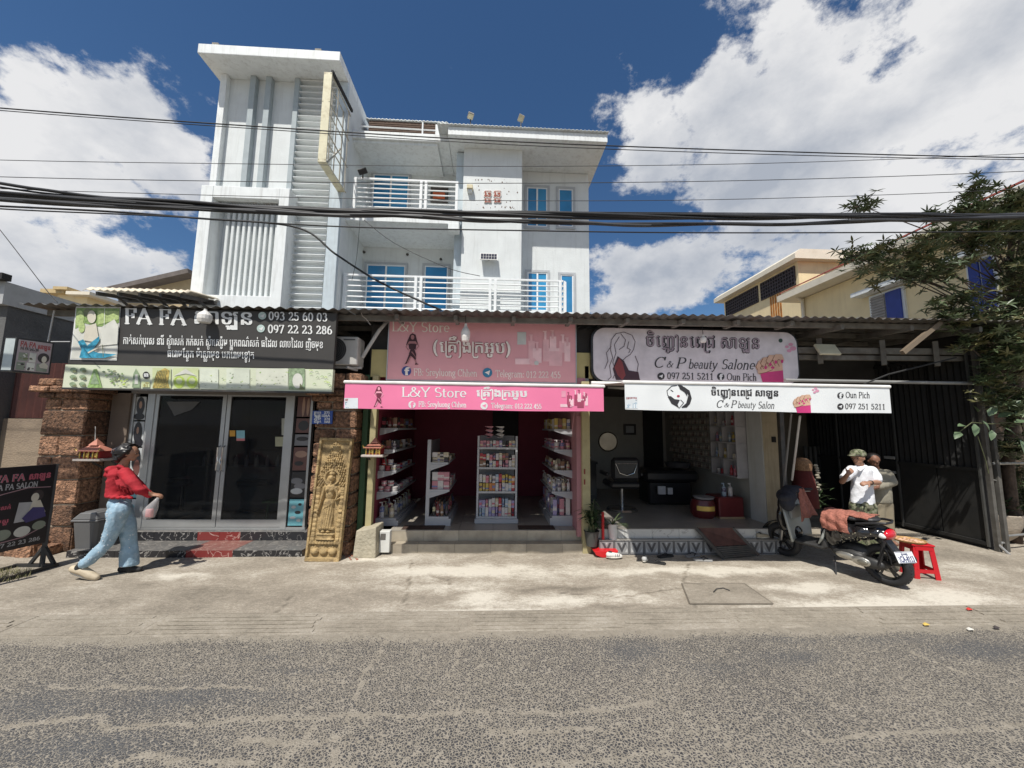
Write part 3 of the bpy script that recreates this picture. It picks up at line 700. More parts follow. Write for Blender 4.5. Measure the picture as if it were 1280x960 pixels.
b = MB(); b.tube([(xa2, 10.0, zs+.42), (xb2, 10.0, zs+.40)], .02, 6); b.cyl((P(528, 168, 10).x, 10, zs+.2), (P(528, 168, 10).x, 10, zs+.62), .025, n=6); b.build('loft_rail', whitemetal, H)
# floor slabs
b = MB(); z2 = P(500, 268, 9.9).z; b.box(XR, xbl-.06, 9.82, YB, z2-.26, z2); b.build('balcony_slab', trimw, H, bevel=.008)
t = MB(); t.box(xbl-.34, xbl-.06, 9.8, 10.1, z2-.42, z2-.262); t.build('slab_bracket', trimw, H)
b = MB(); b.box(XR, 2.05, 9.75, YB, 4.4, 4.62); b.build('balcony_slab', trimw, H)

def window(u0, v0, u1, v1, Y, leaves=2, zbot=None, surround=True):
    x0, x1 = P(u0, (v0+v1)/2, Y).x, P(u1, (v0+v1)/2, Y).x; z1 = P((u0+u1)/2, v0, Y).z; z0 = P((u0+u1)/2, v1, Y).z if zbot is None else zbot
    f = MB(); s = .07 if surround else .0; d = .05
    for a in ((x0-s, x1+s, z1, z1+s), (x0-s, x1+s, z0-s, z0), (x0-s, x0, z0, z1), (x1, x1+s, z0, z1)): f.box(a[0], a[1], Y-.045, Y+.02, a[2], a[3])
    w = f.build('window', greyframe, H)
    fr = MB(); t = .035
    for a in ((x0, x1, z1-t, z1), (x0, x1, z0, z0+t), (x0, x0+t, z0+t, z1-t), (x1-t, x1, z0+t, z1-t)): fr.box(a[0], a[1], Y-.03, Y+.01, a[2], a[3])
    for i in range(1, leaves): xx = x0+(x1-x0)*i/leaves; fr.box(xx-t*.7, xx+t*.7, Y-.035, Y+.01, z0+t, z1-t)
    fr.build('frame', whitemetal, w)
    for i in range(leaves):
        p = MB(); a = x0+(x1-x0)*i/leaves+.02; c = x0+(x1-x0)*(i+1)/leaves-.02; p.box(a, c, Y-.018+(.008*(i % 2)), Y-.004, z0+.02, z1-.02); p.build('pane', blueglass2 if i % 2 else blueglass, w)
    return w
window(658.5, 235, 684, 284, YRt); window(698, 237, 716, 284, YRt, 1)
window(659, 341, 684, 389, YRt); window(700.5, 344, 716.5, 392, YRt, 1, surround=True)
window(457.5, 331.5, 506, 388, YB, 2, surround=True); window(530, 333, 559.5, 392, YB, 1)
window(466, 219, 511, 262, YB, 2)
tt = MB(); pbox(tt, 538, 232, 560, 252, YB-.1, .08, .01); tt.build('shutter_box', mat('dark_shutter', (.09, .07, .06), .7), H)
tt = MB(); pbox(tt, 541, 240, 556, 247, YB-.16, .08, .01); tag(tt.build('balcony_bundle', mat('orange_cloth', (.6, .12, .04), .8)), 'small orange-red bundle behind the upper balcony railing', 'bundle')
# balcony railings: posts and bars each on their own
def railing(xA, xB, Y, ztop, zbot, n, posts, ret=None):
    r = MB(); r.bar((xA, Y, ztop), (xB, Y, ztop), .06, .045); rail = r.build('railing', whitemetal, H)
    for i in range(n):
        z = ztop-(ztop-zbot)*(i+1)/n; t = MB(); t.cyl((xA, Y, z), (xB, Y, z), .018, n=8); t.build('rail_bar', whitemetal, rail)
    for x in posts: t = MB(); t.box(x-.035, x+.035, Y-.04, Y+.04, 4.6 if zbot < 6 else zbot-.1, ztop-.024); t.build('rail_post', whitemetal, rail)
    if ret:
        for i in range(n+1):
            z = ztop-(ztop-zbot)*i/n; t = MB(); t.cyl((ret[0], Y, z), (ret[0], ret[1], z), .018, n=8); t.build('rail_bar', whitemetal, rail)
    return rail
zr1, zr2 = 5.62, 8.33
railing(P(430, 346, 9.9).x, P(704, 354, 9.9).x, 9.9, zr1, 4.75, 6, [P(u, 365, 9.9).x for u in (431, 519.5, 526, 612.5, 619, 700, 706)], (P(706, 354, 9.9).x, 10.95))
railing(P(443, 222, 9.9).x, P(573, 228, 9.9).x, 9.9, zr2, z2+.05, 7, [P(u, 240, 9.9).x for u in (444, 526.5, 532.5, 571)])
# small things fixed to the bay
def lamp_floor(): pass
sp = thing('solar_lamp', 'solar panel wall lamp casting a shadow on the white bay of the house', 'lamp', P(611, 322, 10.0))
m_ = MB(); c = P(611, 321, 9.95); Mx = Matrix.Translation(c) @ Matrix.Rotation(radians(-28), 4, 'X'); m_.box(-.23, .23, -.012, .012, -.13, .13, Mx)
pn = m_.build('solar_panel', mat('panel_frame_white', (.6, .6, .58), .5), sp)
m_ = MB()
for i in range(6):
    for j in range(2): m_.box(-.215+i*.073, -.15+i*.073, -.016, -.0125, -.11+j*.115, -.008+j*.115, Mx)
m_.build('solar_cell', mat('solar_cell', (.03, .03, .045), .2), pn)
m_ = MB(); m_.bar((c.x, 9.97, c.z), (c.x, 10.1, c.z-.02), .04, .04); m_.build('bracket', darksteel, sp)
for (u, lab) in ((588, 'floodlight on a stem at the left of the house roof edge'), (651, 'floodlight tilted on a stem at the right of the house roof edge')):
    p = P(u, 160 if u < 600 else 164, 9.75); t = thing('roof_floodlight', lab, 'floodlight', (p.x, 9.75, zs+.25), 'floodlights on the house roof')
    q = MB(); q.cyl((p.x, 9.75, zs+.22), (p.x, 9.75, zs+.58), .015, n=6); q.box(p.x-.05, p.x+.05, 9.7, 9.8, zs+.22, zs+.30); q.build('stem', darksteel, t)
    q = MB(); Mx = Matrix.Translation((p.x, 9.72, zs+.66)) @ Matrix.Rotation(radians(30 if u > 600 else 75), 4, 'X') @ Matrix.Rotation(radians(20), 4, 'Y'); q.rbox(-.08, .08, -.03, .03, -.09, .09, .012, Mx); hd = q.build('lamp_head', mat('lamp_grey', (.30, .28, .25), .5), t)
    q = MB(); q.box(-.065, .065, -.035, -.031, -.075, .075, Mx); q.build('lens', mat('lamp_lens', (.55, .5, .35), .2), hd)
# red-brown emblem letters and old fixing holes on the bay
em = MB(); YE = YBay-.012
halo = mat('emblem_halo', (.75, .72, .68), .7); ebr = mat('emblem_brown', (.28, .06, .03), .6)
for u in (605, 617):
    pr_ = Print(vplane(YBay-.02))
    for m2, bo, l in ((halo, .09, 1), (ebr, .03, 2)):
        ps = font_polys('ឆ', bo); pr_.text((ps, .62), u, u+9.5, 246, 13, m2, l); ps = font_polys('ធ', bo); pr_.text((ps, .62), u, u+9.5, 253, 9, m2, l)
    for (nm, lift), (mb, m, l) in pr_.layers.items():
        o = mb.build('wall_emblem', m, H); o.modifiers.new('s', 'SOLIDIFY').thickness = .018
hl = MB()
for i in range(46):
    u = random.uniform(594, 648); v = random.choice([random.gauss(225, 1.5), random.gauss(259, 1.5), random.uniform(226, 258)])
    if v > 232 and v < 255 and 600 < u < 628: continue
    p = P(u, v, YBay); r = random.uniform(.006, .018); hl.ell((p.x, YBay-.001, p.z), (r, .004, r*1.5), 6, 4)
hl.build('fixing_holes', mat('hole_brown', (.12, .07, .05), .9), H, kind='stuff')
lb = thing('wall_lamp', 'narrow beige wall lamp left of the red-brown emblem on the bay', 'lamp', P(587, 238, YBay-.1))
q = MB(); pbox(q, 583.5, 230, 591, 235, YBay-.16, .16, .01); q.build('lamp_cover', mat('beige_lamp', (.62, .55, .36), .5), lb)
q = MB(); pbox(q, 584.5, 235.5, 590, 239, YBay-.12, .12, .006); q.build('lamp_base', trimw, lb)
# empty light box standing out from the tower corner
LBx = thing('light_box_frame', 'tall empty beige sign box frame hanging off the tower corner', 'sign frame', P(405, 160, 8.6))
beige = mat('aged_beige_sheet', (.66, .62, .44), .6, var=.08, dirt=(.28, .2, .1), dscale=4, damt=.6)
ya, yb_ = 8.35, 9.5
x0, x1 = P(403, 120, ya).x, P(413, 120, ya).x; z1 = P(408, 90, ya).z; z0 = P(400, 202, ya).z
q = MB(); q.box(x0, x1, ya, ya+.03, z0, z1); q.build('front_panel', beige, LBx)
q = MB(); q.box(x0, x1, ya+.03, yb_, z0, z0+.03); q.build('bottom_panel', beige, LBx)
q = MB()
for xx in (x0+.02, x1-.02):
    for zz_ in (z0+.05, z1-.03, (z0*2+z1)/3, (z0+2*z1)/3): q.bar((xx, ya, zz_), (xx, yb_+.1, zz_), .022, .022)
    for yy in (ya+.45, yb_-.02): q.bar((xx, yy, z0), (xx, yy, z1), .022, .022)
q.bar((x1-.02, ya+.1, z0+.05), (x1-.02, ya+.75, z0+.9), .03, .03)
q.build('box_frame', mat('frame_pale', (.42, .40, .34), .6, dirt=(.2, .15, .1), dscale=5), LBx)
q = MB(); q.bar((x1, ya, z1+.03), (x1+.05, yb_, z1+.03), .05, .07); q.build('top_bar', blackm, LBx)
sl = thing('security_lamp', 'small black security lamp at the left end of the upper balcony railing', 'lamp', P(454, 214, 9.8))
q = MB(); Mx = Matrix.Translation(P(454, 214, 9.75)) @ Matrix.Rotation(radians(-20), 4, 'Y') @ Matrix.Rotation(radians(40), 4, 'X'); q.rbox(-.13, .10, -.03, .03, -.07, .07, .01, Mx); q.build('lamp_head', black, sl)
q = MB(); q.bar(P(454, 216, 9.78), P(453, 224, 9.9), .03, .03); q.build('bracket', darksteel, sl)
# wall stub fittings under the upper balcony
for (u, v) in ((455, 315), (509, 318), (551, 324)):
    q = MB(); p = P(u, v, YB-.05); q.ell(p, (.04, .05, .04), 8, 6); q.bar(p, (p.x+.02, YB, p.z+.02), .03, .03); q.build('wall_fitting', darksteel, H)

# ---------------------------------------------------------------- yellow houses behind on the right
yel = mat('yellow_render', (.80, .66, .40), .85, var=.06, vscale=2, bump=.2, dirt=(.60, .47, .28), dscale=1.2, damt=.4, streak=True)
yel2 = mat('cream_eave', (.72, .66, .54), .7, var=.05, dirt=(.45, .4, .3), dscale=3, damt=.4)
redr = mat('red_roof_tiles', (.42, .10, .08), .7, var=.2, vscale=8, dirt=(.2, .06, .05), dscale=4, damt=.5)
shut = mat('blue_shutter', (.02, .045, .26), .5, var=.1)
X2 = 11.0
B2 = thing('yellow_house', 'long yellow house with blue shutters and a red roof behind the tree', 'house', (X2+2, 12, 0))
yn, yfar = 5.5, PX(1001, 385, X2).y
ze = PX(1150, 312, X2).z
b = MB(); b.box(X2, X2+6, yn, yfar, 0, ze-.02); b.build('wall', yel, B2)
b = MB(); b.prism([(X2-.55, ze), (X2-.55, ze+.22), (X2-.35, ze+.30), (X2+.4, ze+.30), (X2+.4, ze)], yn-.4, yfar+.4, lambda a, t, c: (a, t, c)); b.build('eave', yel2, B2)
rfv = MB()
for j in range(int((yfar-yn+.8)/.28)):
    for i in range(12):
        a0 = X2-.5+i*.33; z0_ = ze+.31+i*.155; y0_ = yn-.4+j*.28
        rfv.add([(a0, y0_+.01, z0_+.02), (a0, y0_+.27, z0_+.02), (a0+.36, y0_+.27, z0_+.165), (a0+.36, y0_+.01, z0_+.165), (a0, y0_+.01, z0_-.02), (a0, y0_+.27, z0_-.02)], [(0, 1, 2, 3), (0, 4, 5, 1)])
rfv.build('roof_tiles', redr, B2, kind='stuff')
b = MB(); b.prism([(X2-.45, ze+.27), (X2+3.5, ze+2.05), (X2+7.4, ze+.27)], yn-.38, yfar+.38, lambda a, t, c: (a, t, c)); b.build('roof', redr, B2)
b = MB(); b.prism([(X2+.0, ze+.0), (X2+3.5, ze+1.8), (X2+6.6, ze+.0)], yn-.41, yn-.39, lambda a, t, c: (a, t, c)); b.build('gable', yel, B2)
b = MB(); b.tube([(X2-.05, yfar-.15, 0), (X2-.05, yfar-.15, ze-.05)], .05, 8); b.tube([(X2-.3, yfar-.2, ze+.02), (X2-.05, yfar-.15, ze-.12)], .045, 8); b.build('downpipe', yel2, B2)
def swin(u0, u1, vt, vb, um=None):
    ya_, yb2 = PX(u1, (vt+vb)/2, X2).y, PX(u0, (vt+vb)/2, X2).y; z1 = PX((u0+u1)/2, vt, X2).z; z0 = z1-1.25
    f = MB(); f.box(X2-.06, X2, ya_-.06, yb2+.06, z0-.06, z1+.06); w = f.build('window', trimw, B2)
    hb = MB(); hb.prism([(X2-.38, z1+.10), (X2-.38, z1+.22), (X2, z1+.30), (X2, z1+.10)], ya_-.3, yb2+.3, lambda a, t, c: (a, t, c)); hb.build('hood', trimw, w)
    mid = (ya_+yb2)/2
    for (p0, p1, mm) in ((ya_, mid-.02, shut), (mid+.02, yb2, shut if um else mat('grey_grille', (.32, .30, .28), .6))):
        s_ = MB(); 
        if mm is shut: s_.box(X2-.10, X2-.062, p0, p1, z0, z1)
        else:
            s_.box(X2-.075, X2-.062, p0, p1, z0, z1)
            for k in range(16): s_.box(X2-.10, X2-.075, p0, p1, z0+k*1.25/16, z0+k*1.25/16+.04)
        s_.build('shutter', mm, w)
swin(1092, 1131, 366, 400); swin(1216, 1246, 324, 372, 1)
# second yellow house, further back
X3, Y3 = 12.9, 16.0
Y3 = PX(998, 340, X3).y
A3 = thing('yellow_house', 'pale yellow house with dark lattice windows beyond the corrugated shop roof', 'house', (X3+2, Y3+3, 0))
z3 = PX(998, 326, X3).z; yf3 = PX(905, 378, X3).y
b = MB(); b.box(X3, X3+5, Y3, yf3, 0, z3); b.build('wall', yel, A3)
b = MB(); b.prism([(X3-.35, z3+.003), (X3-.35, z3+.22), (X3-.1, z3+.42), (X3+5.2, z3+.42), (X3+5.2, z3+.003)], Y3-.3, yf3+.4, lambda a, t, c: (a, t, c)); b.build('eave', yel2, A3)
b = MB(); b.prism([(X3-.1, z3+.42), (X3+2.5, z3+1.3), (X3+5, z3+.42)], (Y3+yf3)/2-1.0, yf3+.3, lambda a, t, c: (a, t, c)); b.build('roof', redr, A3)
latt = mat('dark_lattice', (.055, .045, .05), .8, var=.2); dkin = mat('window_dark', (.02, .018, .02), .6)
def lattice(ya_, yb2, z0, z1):
    f = MB(); f.box(X3-.01, X3+.0, ya_, yb2, z0, z1); w = f.build('lattice_window', dkin, A3)
    l = MB(); k = 0; dy = .16
    y = ya_
    while y < yb2: l.box(X3-.05, X3-.012, y, y+.05, z0, z1); y += dy
    z = z0
    while z < z1: l.box(X3-.055, X3-.013, ya_, yb2, z, z+.05); z += .16
    l.build('lattice', latt, w)
yv = [PX(u, 350, X3).y for u in (995, 951, 947, 906)]
zl0, zl1 = PX(995, 356, X3).z, PX(995, 332, X3).z
lattice(yv[0], yv[1], zl0, zl1); lattice(yv[2], yv[3], zl0, zl1)
p = P(1010, 365, Y3); q = MB(); q.box(P(1005, 365, Y3).x, P(1014, 365, Y3).x, Y3-.03, Y3+.02, P(1010, 372, Y3).z, P(1010, 356, Y3).z); q.build('window', dkin, A3)
q = MB(); y0_, y1_ = PX(977, 380, X3).y, PX(962, 380, X3).y
for k in range(5): q.box(X3-.008, X3+.001, y0_+(y1_-y0_)*k/5, y0_+(y1_-y0_)*(k+.7)/5, zl0-1.6-(k % 2)*.2, zl0-.02)
q.build('rust_stain', mat('rust_orange', (.42, .16, .03), .9, var=.4, vscale=5), A3)
q = MB(); q.box(X3-.1, X3-.06, yf3-.1, yf3+.2, z3-2.4, z3-1.4); q.build('wall_box', blueglass2, A3)

# ---------------------------------------------------------------- left neighbour
XN = -7.5
nb = thing('neighbour_building', 'dark grey windowless side wall of the building left of the shop row', 'building', (XN-1.5, 7, 0))
gw = mat('weathered_grey_wall', (.12, .12, .118), .95, var=.2, vscale=1.5, bump=.4, dirt=(.06, .06, .06), dscale=1.3, damt=.7)
zn = PX(12, 354, XN).z
b = MB(); b.box(XN-4, XN, PX(4, 420, XN).y, 12.5, 0, zn-.35); b.build('wall', gw, nb)
b = MB(); b.box(XN-4, XN+.03, PX(4, 420, XN).y-.1, 12.7, zn-.35, zn); b.build('parapet_flashing', mat('flashing', (.42, .43, .43), .6, .1, var=.1, dirt=(.2, .2, .2), dscale=2, damt=.5), nb)
b = MB(); b.bar((XN-4, PX(4, 420, XN).y-.15, zn+.05), (XN+.1, PX(4, 420, XN).y-.15, zn+.05), .12, .1); b.build('gutter_end', blackm, nb)
rc = thing('corrugated_fence', 'dark red-brown corrugated sheet fence at the far left under the hanging light box', 'fence', (-7, 6.3, 0))
rcm = mat('red_brown_sheet', (.085, .028, .022), .6, .2, var=.3, vscale=4)
x = -9.2
while x < -6.2:
    t = MB(); pr = []
    for i in range(9): pr.append((x+i*.055, .018*(1 if i % 2 else -1)))
    t.add([(a, 6.35+d, zz_) for zz_ in (1.75, 2.62) for a, d in pr], [(j, j+1, 9+j+1, 9+j) for j in range(8)]); o = t.build('fence_sheet', rcm, rc); o.modifiers.new('s', 'SOLIDIFY').thickness = .01; x += .44
pw = MB(); pw.box(-9.5, -6.1, 6.3, 6.5, 0, 1.74); o = pw.build('plaster_wall', mat('brown_plaster', (.27, .21, .15), .9, var=.2, vscale=2, bump=.5, dirt=(.12, .09, .07), dscale=1.5, damt=.7)); tag(o, 'low brownish plastered wall at the far left behind the standing board', 'wall')
# pale roofs seen over the shop roof at the left
pa = thing('pale_awning_roof', 'cream corrugated awning roof above the shop roof left of the tower', 'roof', (-7, 8.4, 0))
Yp = 8.2; xa_, xb__ = P(103, 362, Yp).x, P(236, 365, Yp).x; zp = P(170, 362, Yp).z
t = MB(); prf = []; x = xa_; i = 0
while x < xb__: prf.append((x, .02*(1 if i % 2 else -1))); x += .07; i += 1
k = len(prf); t.add([(a, Yp, zp-.03+d) for a, d in prf]+[(a, Yp+.1, zp+.05+d) for a, d in prf]+[(a, Yp+.95, zp+.16+d) for a, d in prf], [(r*k+j, r*k+j+1, (r+1)*k+j+1, (r+1)*k+j) for r in range(2) for j in range(k-1)])
o = t.build('roof_sheet', mat('cream_sheet', (.68, .60, .46), .6, var=.08), pa, smooth=True); o.modifiers.new('s', 'SOLIDIFY').thickness = .01
for i in range(5):
    t = MB(); xx = xa_+(xb__-xa_)*(i+.5)/5; t.bar((xx, Yp+.08, zp-.08), (xx+.05, Yp+.93, zp+.07), .05, .08); t.build('rafter', darksteel, pa)
    t = MB(); t.bar((xx, Yp+.5, zp-.0), (xx+.3, Yp+.9, zp-.4), .04, .05); t.build('brace', darksteel, pa)
t = MB(); t.bar((xa_, Yp+.8, zp+.0), (xb__, Yp+.8, zp+.0), .06, .08); t.build('purlin', darksteel, pa)
bg = thing('brown_gable_house', 'brownish gabled house between the cream awning roof and the tower', 'house', (-8, 13, 0))
Yq = 13.0; q0, q1, q2 = P(160, 362, Yq), P(238, 343, Yq), P(245, 372, Yq)
t = MB(); t.prism([(q0.x, 0), (q0.x, q0.z-.05), (q1.x, q1.z-.1), (q1.x+2, q1.z-.1), (q1.x+2, 0)], Yq, Yq+3); t.build('wall', mat('tan_render', (.42, .33, .2), .9, var=.1), bg)
t = MB(); t.add([(q0.x-.3, Yq-.4, q0.z-.06), (q1.x+.2, Yq-.4, q1.z+.05), (q1.x+.2, Yq+3, q1.z+.05), (q0.x-.3, Yq+3, q0.z-.06)], [(0, 1, 2, 3)]); o = t.build('roof', mat('brown_roof', (.13, .11, .10), .8, var=.2, vscale=5), bg); o.modifiers.new('s', 'SOLIDIFY').thickness = .15
yh = thing('distant_parapet_house', 'small yellowish house top far behind the grey wall at left', 'house', (-12, 16, 0))
t = MB(); pbox(t, 70, 366, 108, 400, 16, 3); t.build('wall', yel, yh)
t = MB(); pbox(t, 50, 361, 80, 366, 15.8, 3.4); pbox(t, 66, 358, 84, 361.5, 15.7, 3); t.build('parapet', mat('tan_trim', (.5, .38, .2), .8), yh)
t = MB(); pbox(t, 82, 364, 112, 368, 15.7, 3.2); t.build('roof_edge', yel2, yh)
# ---------------------------------------------------------------- shop row: canopy, walls, floors
shop = thing('shop_row', 'single storey row of three open shops under one corrugated sheet roof', 'shop building', (0, 6, 0))
YE_ = 4.93                      # front edge of the sheet roof
ZR = lambda x: 1.7+(3.058+.0095*(x*4.6/YE_+5)-1.7)*YE_/4.6
SL = .055
under = mat('roof_sheet_rusty', (.17, .165, .15), .55, .4, var=.25, vscale=6, dirt=(.16, .10, .06), dscale=4, damt=.8)
xs0, xs1 = P(24, 380, YE_).x, 7.05
x = xs0; i = 0
while x < xs1-.1:
    w = .795; b = MB(); k = int(w/.0165)+1; y0 = YE_-.015+random.uniform(-.012, .012)
    pr = [(x+j*.0165, .014*sin(2*pi*(x+j*.0165)/.132)) for j in range(k+2)]; n_ = len(pr)
    vs = [(a, yy, ZR(a)+(yy-YE_)*SL+dz+(.003 if i % 2 else 0)) for yy in (y0, 7, 9.55) for a, dz in pr]
    b.add(vs, [(r*n_+j, r*n_+j+1, (r+1)*n_+j+1, (r+1)*n_+j) for r in range(2) for j in range(n_-1)])
    o = b.build('roof_sheet', under, shop, smooth='all'); x += w; i += 1
beam = mat('weathered_beam', (.16, .15, .13), .8, var=.25, vscale=8, dirt=(.08, .05, .03), dscale=5, damt=.6)
for yy in (5.17, 5.9, 6.7, 7.7, 8.7):
    b = MB(); b.bar((xs0+.1, yy, ZR(xs0)+(yy-YE_)*SL-.06), (xs1-.1, yy, ZR(xs1)+(yy-YE_)*SL-.06), .05, .07); b.build('purlin', beam, shop)
x = -5.5
while x < 7.0:
    b = MB(); yr = 5.05 if x > 4.3 else 5.50; b.bar((x, yr, ZR(x)-.10+(yr-YE_)*SL), (x, 9.5, ZR(x)-.10+(9.5-YE_)*SL), .05, .07); b.build('rafter', beam, shop); x += 1.04
for xs_ in [-1.3+.78*i for i in range(8)]: t = MB(); t.bar((xs_, 5.03, ZR(xs_)-.055), (xs_, 5.36, ZR(xs_)-.04), .05, .06); t.build('rafter_end', beam, shop)
b = MB(); b.bar((4.2, 5.55, 2.80), (7.35, 5.55, 2.84), .07, .07); b.build('beam', beam, shop)
b = MB(); b.cyl((4.2, 5.3, 2.42), (7.3, 5.42, 2.44), .024, n=8); b.build('pipe', mat('grey_pipe', (.30, .30, .29), .5, .2, var=.1), shop)
b = MB(); b.bar((4.2, 5.5, 2.9), (7.35, 5.5, 2.94), .06, .09); b.build('beam', beam, shop)
for xx in (4.9, 5.9, 6.75): b = MB(); b.bar((xx, 5.45, 2.7), (xx, 5.45, 3.08), .09, .06); b.build('hanger', beam, shop)
b = MB(); b.bar(P(1128, 441, 5.0), P(1175, 403, 5.0), .05, .06); b.build('strut', mat('light_timber', (.17, .13, .09), .8), shop)
b = MB(); b.tube([P(1080, 480, 5.25), P(1110, 468, 5.25), P(1150, 458, 5.25), P(1195, 447, 5.25)], .012, 6); b.build('slack_wire', blackm, shop)
# partitions, ceilings and back walls
ZC = 2.95
redin = mat('dimmed_pink_wall', (.22, .03, .055), .7, var=.05); pinkw = mat('pale_pink_wall', (.40, .19, .21), .7, var=.05)  # darker pink for back and left walls: the shop's dimness put into the colour
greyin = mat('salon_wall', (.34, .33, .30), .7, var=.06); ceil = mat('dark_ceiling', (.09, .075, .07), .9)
def wallbox(nm, m, *a): t = MB(); t.box(*a); return t.build(nm, m, shop)
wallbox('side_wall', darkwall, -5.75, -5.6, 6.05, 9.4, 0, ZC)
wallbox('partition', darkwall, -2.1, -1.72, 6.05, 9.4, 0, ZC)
wallbox('partition_lining', redin, -1.717, -1.66, 5.62, 9.3, .2, ZC-.35)
wallbox('partition', pinkw, 1.20, 1.33, 5.47, 8.9, .2, 2.42)
wallbox('salon_partition', greyin, 1.333, 1.39, 5.5, 8.9, .2, 2.6)
wallbox('side_wall', greyin, 4.06, 4.16, 5.72, 8.9, .2, 2.6)
wallbox('back_wall', redin, -1.66, 1.20, 8.3, 8.4, .2, 2.6)
wallbox('back_wall', greyin, 1.39, 4.06, 8.9, 9.0, .2, 2.6)
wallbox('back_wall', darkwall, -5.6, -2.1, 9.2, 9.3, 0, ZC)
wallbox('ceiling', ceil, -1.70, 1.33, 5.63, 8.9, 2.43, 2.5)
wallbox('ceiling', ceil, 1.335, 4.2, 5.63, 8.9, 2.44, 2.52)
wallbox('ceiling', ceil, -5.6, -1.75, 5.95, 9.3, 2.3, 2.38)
wallbox('upper_wall', darkwall, -1.78, 4.3, 5.56, 5.62, 2.42, 3.16)
wallbox('upper_wall', darkwall, -5.6, -1.8, 6.1, 6.18, 2.1, 3.1)
wallbox('lintel', mat('lintel_grey', (.20, .18, .16), .8), -5.4, -2.0, 5.78, 5.93, 2.12, 2.32)
wallbox('doorway_dark_panel', blackm, -.0, .55, 8.26, 8.298, .27, 2.2)  # both openings are black boards, the dark beyond put in as colour
wallbox('doorway_dark_panel', blackm, P(805, 560, 8.86).x, P(829, 560, 8.86).x, 8.86, 8.898, .33, 2.2)
# passage at the right
wallbox('passage_back_wall', mat('passage_concrete', (.12, .10, .075), .95, var=.2, vscale=2, dirt=(.04, .04, .03), dscale=1, damt=.7), 4.16, 7.4, 8.6, 8.75, 0, 2.3)
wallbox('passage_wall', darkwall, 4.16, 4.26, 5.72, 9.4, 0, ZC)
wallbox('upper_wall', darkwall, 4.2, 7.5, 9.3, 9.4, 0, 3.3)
gr = MB(); sl_ = mat('slatted_panel', (.06, .06, .055), .7, var=.2)
for i in range(9):
    p = P(1011+i*6, 612, 8.3); t = MB(); t.box(p.x-.03, p.x+.03, 8.3, 8.34, .5, 1.35); t.build('slat', sl_, shop)
XG = 7.28
gt = thing('corrugated_gate', 'tall dark corrugated steel gate wall along the right side of the passage', 'gate', (XG, 7, 0))
gm_ = mat('gate_dark_sheet', (.014, .014, .0135), .85, .0, var=.3, vscale=4, dirt=(.03, .026, .02), dscale=3, damt=.5)
yy = 5.46; i = 0
while yy < 9.2:
    t = MB(); prf = [(yy+j*.045, .014*(1 if j % 2 else -1)) for j in range(14)]
    t.add([(XG+d_, a, z_) for z_ in (1.15, 2.95) for a, d_ in prf], [(j, j+1, 14+j+1, 14+j) for j in range(13)]); o = t.build('corrugated_sheet', gm_, gt); o.modifiers.new('s', 'SOLIDIFY').thickness = .006
    t = MB(); t.box(XG-.012, XG+.012, yy+.01, yy+.575, .08, 1.14); t.build('flat_panel', gm_, gt)
    if i % 2 == 0: t = MB(); t.box(XG-.05, XG-.02, yy-.012, yy+.012, .05, 3.0); t.build('upright', mat('gate_upright', (.10, .10, .095), .5, .4), gt)
    yy += .585; i += 1
t = MB(); t.bar((XG-.03, 5.45, 1.15), (XG-.03, 9.2, 1.15), .03, .05); t.bar((XG-.03, 5.45, .09), (XG-.03, 9.2, .09), .03, .05); t.bar((XG-.03, 5.45, 2.9), (XG-.03, 9.2, 2.9), .03, .05); t.build('cross_rail', gm_, gt)
for dy in (0, .14): t = MB(); t.box(XG-.02+dy*.9, XG+.03+dy*.9, 5.36, 5.41, 0, 3.05); t.build('gate_post', mat('weathered_post', (.09, .085, .075), .8, var=.3, dirt=(.05, .04, .03), dscale=4, damt=.6), gt)
wallbox('upper_wall', darkwall, 4.3, 7.3, 6.9, 6.95, 2.25, 3.2)  # dark panel added under the roof to enclose and darken the passage
wallbox('upper_wall', darkwall, XG+.03, XG+.1, 5.5, 9.5, 0, 3.35)  # full-height dark wall added behind the gate to keep the passage dim
